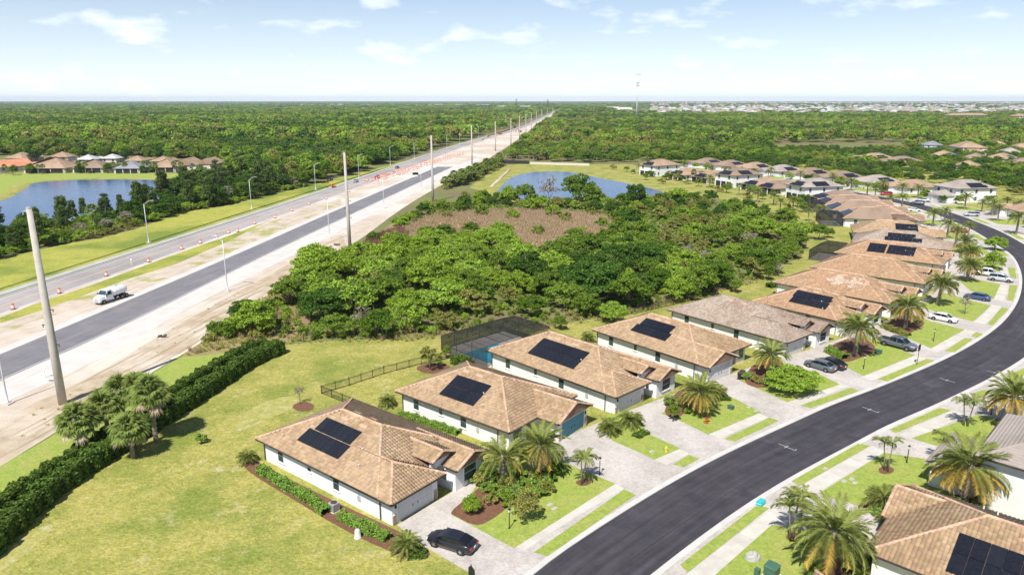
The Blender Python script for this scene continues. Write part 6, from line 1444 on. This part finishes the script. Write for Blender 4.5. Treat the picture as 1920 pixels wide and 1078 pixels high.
scatter('brown_brush', np.c_[T4, np.zeros(len(T4))], np.c_[sc, sc, sc], np.zeros(len(T4), int), [tuft(8, 1.4, 30, L_brush, .05, .6)], 'dark reddish brown dead brush beside the sandy bank', 'brush')
for i, (px, py) in enumerate(((932, 378), (948, 381), (968, 384), (1000, 386), (1015, 389), (1045, 390), (1065, 391), (1075, 392), (1095, 392), (1105, 391), (1130, 390), (1150, 388), (1170, 386), (1210, 383), (1230, 380), (1250, 380), (1270, 380), (1290, 384), (905, 376), (890, 382), (870, 384))):
    bush(('bush', 'bbush', 'obush')[i % 3], (*G(px, py), 0), r.uniform(1.6, 2.8), 'waterside bush on the near bank of the right pond', 'waterside bushes')
for i, (px, py) in enumerate(((935, 915), (950, 920), (965, 915), (975, 905), (990, 912), (1005, 905), (1020, 915), (1035, 895), (915, 900), (900, 908), (960, 935), (945, 945), (1010, 930), (1025, 925), (1045, 890))):
    bush(('shrub', 'obush', 'shrub', 'bush')[i % 4], (*G(px, py), .1), (1.5, .75, 1.3, .7)[i % 4] * r.uniform(.85, 1.15), 'shrub in the planting between the field house entrance and its date palms', 'shrubs by the field house entrance', 'shrub')
# --- garden trees
for (px, py), k, h, w_, tx in (((985, 978), 'olive', 4.6, .78, 'thin airy tree on the front lawn of the field house'), ((886, 963), 'bright', 2.5, .62, 'small round tree beside the drive of the field house'), ((563, 758), 'bare', 3.0, .7, 'slim sapling alone on the field lawn'), ((806, 692), 'olive', 4.4, .85, 'rounded tree at the fence corner behind the second house'),
        ((1485, 738), 'bright', 5.0, 1.12, 'big yellow green tree on the fourth house lawn'), ((1150, 605), 'bright', 5.0, .9, 'yellow green tree at the scrub edge behind the fourth house'), ((1050, 618), 'broad', 3.4, .8, 'small dark tree behind the pool enclosure'), ((1378, 548), 'broad', 3.8, .8, 'small tree on the back lawn, left of two'), ((1440, 525), 'broad', 5, .8, 'tree on the back lawn, right of two'), ((1460, 520), 'bare', 4.2, .8, 'grey shrub tree on the back lawn'), ((1307, 565), 'broad', 4, .6, 'narrow tree at the fence end behind the weathered roof'),
        ((1262, 790), 'broad', 3.2, .7, 'small green tree in the bed of the pool house'), ((1808, 590), 'bare', 4.6, .8, 'leafless little tree in front of the dark blue sedan'), ((1860, 505), 'bright', 5, 1.0, 'yellow green street tree near the silver suv'), ((1865, 470), 'bright', 5, .9, 'yellow green street tree beyond the silver suv'), ((1535, 450), 'broad', 6.5, .9, 'green tree between two pool enclosures'), ((1552, 446), 'broad', 4, .9, 'small tree beside the enclosure of the pale house'), ((838, 672), 'broad', 2.6, .7, 'small round tree by the pool hedge')):
    tree(k, (*G(px, py), .1), h, tx, 'garden trees', wide=w_)
# --- palms
for (px, py), h, s, y_, tx in (((1012, 892), 2.7, 1.12, .3, 'large date palm before the teal garage house, right of a pair'), ((940, 905), 2.3, 1.05, .05, 'dark green date palm, left of the pair before the teal garage house'), ((1312, 775), 2.3, 1.05, .6, 'yellowing date palm in front of the pool house'), ((1442, 706), 3.0, 1.0, .4, 'date palm behind the big yellow green tree'),
        ((1602, 668), 3.2, 1.25, .3, 'broad date palm in front of the weathered grey house'), ((1697, 618), 2.9, 1.2, .65, 'yellow fringed date palm left of the white sedan'), ((1757, 572), 3.2, 1.15, .2, 'tall date palm behind the white sedan'), ((1812, 528), 2.8, 1.1, .6, 'date palm left of the white pickup'), ((1815, 500), 2.8, 1.1, .5, 'date palm beyond the white pickup, front of two'), ((1808, 476), 2.6, 1.0, .5, 'date palm beyond the white pickup, rear of two'),
        ((1806, 945), 2.5, 1.42, .75, 'huge yellow fringed date palm at the right between the two houses'), ((1548, 1076), 2.6, 1.32, .2, 'big green date palm at the bottom edge'), ((1893, 803), 2.6, 1.3, .7, 'date palm with gold lower fronds near the right edge')):
    date_palm((*G(px, py), .12), h, s, tx, 56 if px != 940 else 36, y_, dead=(y_ > .25))
for (px, py), h, s, t_, tx in (((1092, 908), 2.5, 1.1, 2, 'slender double palm on the lawn beside the teal garage drive'), ((1661, 884), 3.0, 1.05, 2, 'double trunk palm in a mulch ring on the right lawn'), ((1810, 800), 2.8, 1.1, 2, 'double trunk palm on the far right lawn'), ((1759, 868), 2.8, 1.05, 1, 'slim palm behind the black lamp on the right'), ((1484, 1012), 2.6, 1.3, 2, 'double palm at the mulch ring beside the turquoise box'), ((1498, 1006), 2.7, 1.3, 1, 'single palm right beside the double palm near the turquoise box'), ((1327, 787), 1.3, .9, 1, 'young palm with a red plant at its foot')):
    feather_palm((*G(px, py), .12), h, s, tx, 9 if px == 1661 else 13, t_)
for (px, py), s, tx in (((1142, 815), 1.25, 'left of two bushy low palms beside the teal garage drive'), ((1182, 800), 1.3, 'right of two bushy low palms beside the teal garage drive'), ((762, 1036), 1.15, 'low palm at the garage corner of the field house'), ((1345, 745), 1.1, 'low palm right of the yellowing date palm'), ((1655, 955), 1.5, 'dark low palm at the roof corner on the right'), ((465, 868), .9, 'low palm at the rear corner of the field house'), ((727, 762), 1.0, 'low palm at the rear corner of the teal garage house'), ((1102, 640), 1.0, 'low palm at the rear corner of the fourth house'), ((1262, 760), .8, 'low palm in the corner bed of the pool house'), ((1665, 985), .9, 'small low palm behind the dark one by the roof corner')):
    pygmy_palm((*G(px, py), .1), s, tx)
o = empty('croton', (*G(1324, 793), .12), 0, .62); tag(o, 'red leaved plant at the foot of the young palm', 'plant'); link('foliage', crown(300, .75, .7, .1, 8, 160, .16, M_red, 'foliage'), o); link('stem', bush_stem, o)
for i, ((px, py), h, s, tx) in enumerate((((155, 846), 2.6, 1.4, 'cabbage palm leftmost by the hedge'), ((205, 818), 2.8, 1.35, 'cabbage palm behind the leftmost one by the hedge'), ((250, 858), 2.7, 1.25, 'short cabbage palm in front, middle of the hedge group'), ((293, 826), 4.3, 1.4, 'tallest cabbage palm with bare grey trunk by the hedge'), ((236, 803), 3.5, 1.35, 'cabbage palm at the back of the hedge group, left'), ((272, 800), 3.6, 1.35, 'cabbage palm at the back of the hedge group, right'))):
    sabal((*G(px, py), 0), h, s, tx)
# palms along the bend, at the pond, round the left houses
for px, py, s, k in ((1748, 425, 1, 0), (1775, 448, 1, 0), (1790, 465, 1.1, 0), (1815, 445, .8, 0), (1770, 418, .9, 0), (1690, 392, 1, 0), (1668, 388, .8, 0), (1640, 372, 1, 0), (1655, 362, 1, 0), (1690, 372, 1.1, 0), (1720, 372, 1, 0), (1595, 358, 1, 0), (1575, 352, .9, 0), (1625, 368, 1, 0), (1808, 393, 1.1, 0), (1870, 415, 1, 0), (1905, 440, 1.2, 0), (1860, 405, 1, 0), (1840, 398, .8, 0), (1560, 345, .9, 0), (1500, 340, .9, 0), (1445, 332, .9, 0),
        (1462, 398, .9, 0), (1486, 395, .9, 0), (1535, 410, .8, 0), (1440, 335, .8, 0), (1335, 330, .8, 0), (1300, 335, .7, 0), (1405, 372, .8, 0), (1910, 405, 1, 0), (1885, 398, 1, 0)):
    far_palm((*G(px, py), .1), s * 1.05, k, 'date palm among the gardens of the bend', 'date palms of the bend')
for i in range(58):
    t_ = i / 57; q = G(845 + 95 * t_, 352 - 42 * t_) + r.normal(0, 2.2, 2); far_palm((*q, 0), r.uniform(1.3, 1.9), 1, 'cabbage palm in the dense row beside the right pond', 'cabbage palm row by the right pond').scale[2] *= r.uniform(.45, .8)
for i in range(26): q = G(945 + 210 * r.random(), 303) + np.array([0, r.uniform(3, 26)]); far_palm((*q, 0), r.uniform(1, 1.5), 1, 'cabbage palm behind the pond wall', 'cabbage palms behind the pond wall')
for i in range(24): q = G(842 + 98 * i / 23, 354 - 43 * i / 23) + r.normal(0, 2.0, 2); bush(('obush', 'bush')[i % 2], (*q, 0), r.uniform(1.3, 2.2), 'bush under the cabbage palm row by the right pond', 'bushes under the palm row')
for px in (10, 28, 70, 85, 150, 160, 205, 215, 232, 275, 282, 290, 325, 340, 365, 380): far_palm((*G(px + r.uniform(-4, 4), 325 + r.uniform(-2, 2)), 0), r.uniform(.9, 1.3), 1, 'palm in front of the houses across the left pond', 'palms across the left pond')
for i, (px, py) in enumerate(((-15, 330), (20, 329), (60, 326), (148, 325), (203, 325), (222, 324), (272, 325), (285, 324), (337, 325), (378, 326), (402, 327), (418, 330), (65, 303), (140, 302), (195, 302), (232, 303), (280, 302), (325, 303), (372, 306), (30, 300), (100, 298), (240, 300), (405, 308), (150, 299), (300, 300))):
    tree(('dark', 'broad', 'broad')[i % 3], (*G(px + r.uniform(-5, 5), py), 0), r.uniform(5, 7.5) if py > 320 else r.uniform(8, 12), 'garden tree in front of the houses across the left pond' if py > 320 else 'tall tree rising between the houses across the left pond', 'trees among the houses across the left pond', wide=.85)
far_palm((*G(178, 430), 0), 1.5, 1, 'pale cabbage palm standing in the dark trees before the left pond', 'palm before the left pond')
# --- hedges
hedge('front row of the long clipped hedge along the field', smooth_line(GP([(-60, 1075), (0, 1022), (60, 962), (130, 905), (230, 842), (320, 785), (400, 732), (470, 684), (530, 660)]), 2), 1.9, 2.15, 'long clipped hedges', .15, 85)
hedge('rear row of the long clipped hedge along the field', smooth_line(GP([(-60, 995), (0, 955), (80, 900), (170, 845), (280, 772), (340, 733), (410, 690), (470, 655), (500, 648)]), 2), 1.3, 1.35, 'long clipped hedges', .15, 85)
hedge('low foundation hedge left of the air conditioning unit', GP([(488, 884), (540, 916), (590, 945), (612, 966)]), .95, .75, 'foundation hedges', .1, 170, L_shrub)
hedge('low foundation hedge right of the air conditioning unit', GP([(640, 972), (680, 992), (728, 1014)]), .95, .8, 'foundation hedges', .1, 170, L_shrub)
hedge('low ground shrubs under the garage corner palm', GP([(765, 1042), (800, 1040)]), 1.1, .35, 'foundation hedges', .09, 170, L_hedge)
hedge('low hedge between the first and second house', GP([(748, 778), (800, 795), (860, 815)]), .9, .6, 'foundation hedges', .1, 150, L_shrub)
hedge('dense dark hedge at the near side of the pool', GP([(850, 680), (885, 690)]), 1.6, 1.3, 'foundation hedges', .11, 150, L_hedge)
hedge('low hedge along the white wall at the right edge', GP([(1838, 965), (1880, 985), (1925, 1005)]), .9, .7, 'foundation hedges', .09, 170, L_shrub)
hedge('low bed hedge before the pool house drive', GP([(1340, 752), (1368, 750)]), .9, .45, 'foundation hedges', .09, 160, L_hedge)
hedge('low bed hedge beside the two bushy palms', GP([(1190, 822), (1212, 812)]), 1.0, .4, 'foundation hedges', .09, 160, L_hedge)
hedge('low shrub row at the red brown bed before the broad date palm', GP([(1655, 615), (1690, 628), (1705, 632)]), 1.2, .8, 'foundation hedges', .11, 140, L_olive)
hedge('shrub row under the broad date palm', GP([(1550, 660), (1585, 676)]), 1.3, .9, 'foundation hedges', .11, 140, L_shrub)
hedge('back lawn hedge behind the bleached roof house', GP([(1440, 540), (1480, 532)]), 1.2, .9, 'foundation hedges', .12, 120, L_hedge)
bs = [(930, 905), (905, 915), (918, 925), (960, 905), (1000, 925), (1030, 905), (920, 945), (945, 935), (970, 930), (1272, 762), (1290, 775), (1252, 760), (1300, 752), (1322, 745), (1400, 712), (1418, 718), (1440, 722), (1560, 662), (1655, 606), (1720, 606), (1740, 560), (1790, 540), (1590, 1070), (1620, 1058), (1610, 1075), (1530, 1080), (1785, 950), (1830, 950), (1850, 945), (1640, 965), (1700, 955), (885, 905), (1725, 580), (1700, 588), (378, 830), (1690, 640), (1875, 800)]
for i, (px, py) in enumerate(bs):
    bush('shrub' if i % 3 else 'obush', (*G(px, py), .1), r.uniform(.8, 1.35) if i % 3 else .6, 'small rounded shrub alone on the field lawn' if px == 378 else 'small garden shrub in a planting bed', None if px == 378 else 'garden shrubs in beds', 'shrub')
# --- trees between highway verge and the left pond, one by one
A_ = GP([(-120, 515), (0, 484), (110, 458), (187, 445), (254, 428), (334, 399), (434, 383), (501, 366), (568, 351)]); B_ = GP([(-120, 445), (0, 440), (110, 424), (187, 410), (254, 396), (334, 372), (380, 355), (440, 350), (520, 340)])
LW = band_poly(A_, B_); Q = fill(LW, 5.2, 6000, r)
def bz(p):
    x = px_of(np.array([p]))[0][0]; return ', left end' if x < 110 else (', behind the second light column' if x < 260 else (', near its right end' if x < 390 else ', beyond the pond end'))
for p in Q[:100]:
    u = r.random(); k = 'pine' if u < .42 else ('dark' if u < .78 else ('broad' if u < .9 else 'bare'))
    tree(k, (*p, 0), {'pine': 12, 'dark': 9.5, 'broad': 9, 'bare': 8}[k] * r.uniform(.75, 1.15) * (.8 if px_of(np.array([p]))[0][0] < 250 else 1.0), {'pine': 'slim pine in the tree belt before the left pond', 'dark': 'dark leafy tree in the belt before the left pond', 'broad': 'lighter green tree in the belt before the left pond', 'bare': 'grey bare tree in the belt before the left pond'}[k] + bz(p), 'tree belt before the left pond: ' + k + bz(p))
Q = fill(LW, 1.9, 6000, r); sc = r.uniform(.7, 1.6, len(Q)); scatter('belt_undergrowth', np.c_[Q, np.zeros(len(Q))], np.c_[sc, sc, sc], r.integers(0, 8, len(Q)), [b for k in ('bush', 'bbush', 'obush') for b in BUSH[k]], 'low growth under the tree belt before the left pond', 'undergrowth')
# --- the big woods
DRL = Line(DR)
def corr_x(y): return np.interp(y, DR[:, 1], DR[:, 0])
def left_x(y): return np.interp(y, WE[:, 1], WE[:, 0])
def woods(y0, y1, step, side):
    n = int((y1 - y0) * (y1 * .8 + 60) / step ** 2); u = r.random(n); y = np.sqrt(y0 * y0 + u * (y1 * y1 - y0 * y0)); x = r.uniform(-1, 1, n) * (.80 * y + 40)
    P = np.c_[x, y]; return P
HLP = GP([(-300, 450), (0, 428), (240, 398), (372, 352), (425, 341), (420, 306), (300, 296), (130, 292), (0, 292), (-300, 300)])
lim = np.array([(955, 299), (1000, 302), (1110, 306), (1180, 305), (1240, 306), (1330, 308), (1420, 314), (1480, 320), (1560, 328), (1640, 338), (1740, 345), (1790, 345), (1920, 372), (2200, 400)], float)
def keep_woods(P, near):
    x, y = P[:, 0], P[:, 1]; X, Y = px_of(P); wl = np.where(y < WE[-1, 1], left_x(y) - 1, np.interp(y, HW.P[:, 1], HW.P[:, 0]) - 14)
    L_ = (x < wl) & ~inside(P, HLP) & ~inside(P, LW) & ~((y < 300) & (X > -50) & (Y > 395) & (X < 560))
    Rr = (x > np.interp(y, DR[:, 1], DR[:, 0]) + (4 if near else 12)) & (x > -60) & (Y < np.interp(X, lim[:, 0], lim[:, 1])) & (y > 300)
    Rr &= ~((X > 1150) & (Y < 214.5) & (Y > 196.5)) | (r.random(len(P)) < .12)
    Rr &= ~((X > 1250) & (Y <= 196.5) & (Y > 191.5)) | (r.random(len(P)) < .5)
    Rr &= ~((X > 1010) & (X < 1180) & (Y < 228) & (Y > 222.5))
    Rr &= ~((X > 1455) & (X < 1700) & (Y > 268) & (Y < 283))
    far_str = (x < np.interp(y, HW.P[:, 1], HW.P[:, 0]) - 14) | (x > np.interp(y, DR[:, 1], DR[:, 0]) + 12)
    ok = (L_ | Rr) & far_str
    ok &= clear_of_houses(P, 1.5)
    sp_ = ST.P[::4]; ok &= ~((P[:, 1] < 520) & (np.min(np.hypot(P[:, None, 0] - sp_[None, :, 0], P[:, None, 1] - sp_[None, :, 1]), axis=1) < 26)) if near else True
    return ok
for nm, y0, y1, step, protos, s0, s1, tx in (('nearer_woodland', 180, 620, 5.6, MID_TREES, .75, 1.35, 'nearer woodland on both sides of the highway, read as one canopy'), ('far_woodland', 620, 1900, 10.0, FAR_TREES, 1.0, 1.75, 'far woodland reaching back on both sides'), ('horizon_woodland', 1900, 9500, 34, FAR_TREES, 1.6, 3.4, 'horizon woodland fading into haze')):
    P = woods(y0, y1, step, 0); P = P[keep_woods(P, y0 < 700)]
    s = r.uniform(s0, s1, len(P)); nz = np.sin(P[:, 0] * .013 + 1.3) + np.sin(P[:, 1] * .011) + np.sin((P[:, 0] + P[:, 1]) * .029)
    X_, Y_ = px_of(P); s = np.where((X_ > 1440) & (Y_ > 283) & (y0 < 700), s * .75, s); s = np.where((X_ < 900) & (y0 < 1900), s * 1.4, s)
    idx = np.where(nz > .8, r.choice([3, 3, 0, 4, 4], len(P)), np.where(nz < -1.3, r.choice([2, 0, 6, 5, 1], len(P)), r.choice([0, 1, 2, 3, 4, 3, 0, 1, 6, 0, 3, 5, 0, 4, 1] + ([7] if y0 > 700 else []), len(P))))
    print(nm, len(P)); zs = s * (1.0 if y0 < 1900 else .55)
    scatter(nm, np.c_[P, np.zeros(len(P))], np.c_[s * (1 if y0 < 1900 else 1.6), s * (1 if y0 < 1900 else 1.6), zs], idx, protos, tx, 'woodland')
# greenery between the background houses
BK = np.array([h_[:2] for h_ in HB if h_[2] < 12.5 and h_[0] > 40]); Q = []
for c in BK:
    for k in range(9):
        a = r.uniform(0, 6.28); q = c + np.array([math.cos(a), math.sin(a)]) * r.uniform(11.5, 15)
        if np.min(np.hypot(*(ST.P - q).T)) > 12 and np.all(np.hypot(*(BK - q).T) > 10.8): Q.append(q)
Q = np.array(Q); Q = Q[~inside(Q, POND_R)]; sc = r.uniform(.38, .75, len(Q)); print('garden greenery', len(Q))
scatter('garden_greenery', np.c_[Q, np.zeros(len(Q))], np.c_[sc, sc, sc], r.integers(0, 6, len(Q)), MID_TREES, 'trees and shrubs crowding between the background houses', 'greenery')
# --- far suburb and sheds on the horizon
def simple_house(kind):
    h = Hip(-8, 8, -9, 9, z=3.2 if kind % 2 else 5.6, sl=.5); rm = MB(); h.solid(rm)
    jm = MB().box(-7.4, 7.4, -8.4, 8.4, 0, h.z - .05, 0); h.solid(jm, 1)
    return MB().box(-7.4, 7.4, -8.4, 8.4, 0, h.z - .05).mesh('wall', M_farwall), rm.mesh('roof', FR[['white', 'white', 'grey', 'tan'][kind]]), MB().box(-5, -3, -8.45, -8.38, 1, 2.4).box(2, 4, -8.45, -8.38, 1, 2.4).mesh('window', M_glass), jm.mesh('town_house', M_farwall, FR[['white', 'white', 'grey', 'tan'][kind]])
SH = [simple_house(k) for k in range(4)]
n_ = 0
for i in range(290):
    px = r.uniform(1225, 1920); py = r.choice([199, 200.5, 202, 204, 206, 208, 210.5, 213]) + r.uniform(-.4, .4)
    if px < 1560 and py < 203 and r.random() < .6: continue
    if px < 1300 and py < 207: continue
    q = G(px, py); k = r.choice([0, 1, 2, 0, 1, 3]); o = empty('house', (*q, 0), r.uniform(0, 3.14), r.uniform(.9, 1.3)); tag(o, 'tiny pale house in the far suburb on the right', 'house', 'houses of the far suburb')
    for nm, m_ in zip(('wall', 'roof', 'window'), SH[k]): link(nm, m_, o)
for i in range(55):
    px = r.choice([r.uniform(165, 200), r.uniform(265, 330), r.uniform(330, 480), r.uniform(480, 560)]); q = G(px, r.uniform(203, 208)); o = empty('house', (*q, 0), r.uniform(0, 3.14), 1.1); tag(o, 'tiny tan house in the far settlement on the left', 'house', 'houses of the far left settlement')
    for nm, m_ in zip(('wall', 'roof', 'window'), SH[3]): link(nm, m_, o)
Q = np.array([G(r.uniform(1200, 1990), y_) for y_ in np.concatenate([r.uniform(191.8, 196.5, 1500), r.uniform(197.5, 212, 420)])]); Q = Q[(Q[:, 0] / Q[:, 1] > .19)]
sc = r.uniform(1.0, 1.7, len(Q)); scatter('far_town', np.c_[Q, np.zeros(len(Q))], np.c_[sc, sc, sc], r.choice([0, 1, 2, 2, 3], len(Q)), [h_[3] for h_ in SH], 'pale roofs of the far town merging along the horizon', 'town')
def shed(px, py, W_, D, h, label, wm, rm, grp):
    q = G(px, py); o = empty('building', (*q, 0)); tag(o, label, 'building', grp); MB().box(-W_ / 2, W_ / 2, 0, D, 0, h).build('wall', wm, o); MB().box(-W_ / 2 - .6, W_ / 2 + .6, -.6, D + .6, h, h + .8).box(-W_ / 2 + 2, W_ / 2 - 2, 2, D - 2, h + .8, h + 1.8).build('roof', rm, o)
    for k in range(int(W_ / 14)): MB().box(-W_ / 2 + 4 + k * 14, -W_ / 2 + 9 + k * 14, -.12, .02, .5, h * .5).build('dock_door', M_dark, o)
for i, (px, py, W_) in enumerate(((575, 199, 150), (630, 198.5, 200), (690, 199, 160), (775, 199.5, 140), (815, 198.5, 200), (860, 199, 170), (905, 199, 150), (938, 203, 120), (985, 203, 100), (1150, 205, 90), (1170, 207, 110))):
    shed(px, py, W_ * .6, 70, 8, 'white industrial shed on the horizon, %s from the left' % ordn[i], M_stucco, M_stucco, 'sheds on the horizon')
def apartments(px, py, W_, label):
    q = G(px, py); o = empty('apartment_block', (*q, 0), .1); tag(o, label, 'apartment block', 'tan apartment blocks behind the wood'); MB().box(-W_ / 2, W_ / 2, -8, 8, 0, 11).build('wall', M_cream, o); h = Hip(-9, 9, -W_ / 2 - 1, W_ / 2 + 1, z=11, sl=.45); rm = MB(); h.solid(rm); rf = rm.build('roof', FR['tan'], o); rf.rotation_euler = (0, 0, R(90))
    for f in range(3):
        for k in range(int(W_ / 6)): x = -W_ / 2 + 3 + k * 6; MB().box(x, x + 2.4, -8.1, -7.9, 1 + f * 3.6, 2.9 + f * 3.6).build('window', M_glass, o)
apartments(1810, 227, 80, 'tan roofed apartment block behind the far wood, left of two'); apartments(1925, 229, 60, 'tan roofed apartment block cut off by the right edge')
# --- air
hz = MB().box(-13000, 13000, -250, 14000, -1.5, 95).mesh('haze'); o = link('haze', hz); tag(o, 'thin pale haze in the air over the plain', 'haze', None, 'stuff')
mh = bpy.data.materials.new('haze_air'); mh.use_nodes = True; t = mh.node_tree; t.nodes.clear(); oo = N(t, 'ShaderNodeOutputMaterial'); pv = N(t, 'ShaderNodeVolumePrincipled')
pv.inputs['Color'].default_value = (.66, .83, 1, 1); pv.inputs['Density'].default_value = .00005; pv.inputs['Anisotropy'].default_value = .0; t.links.new(pv.outputs[0], oo.inputs['Volume']); hz.materials.append(mh)
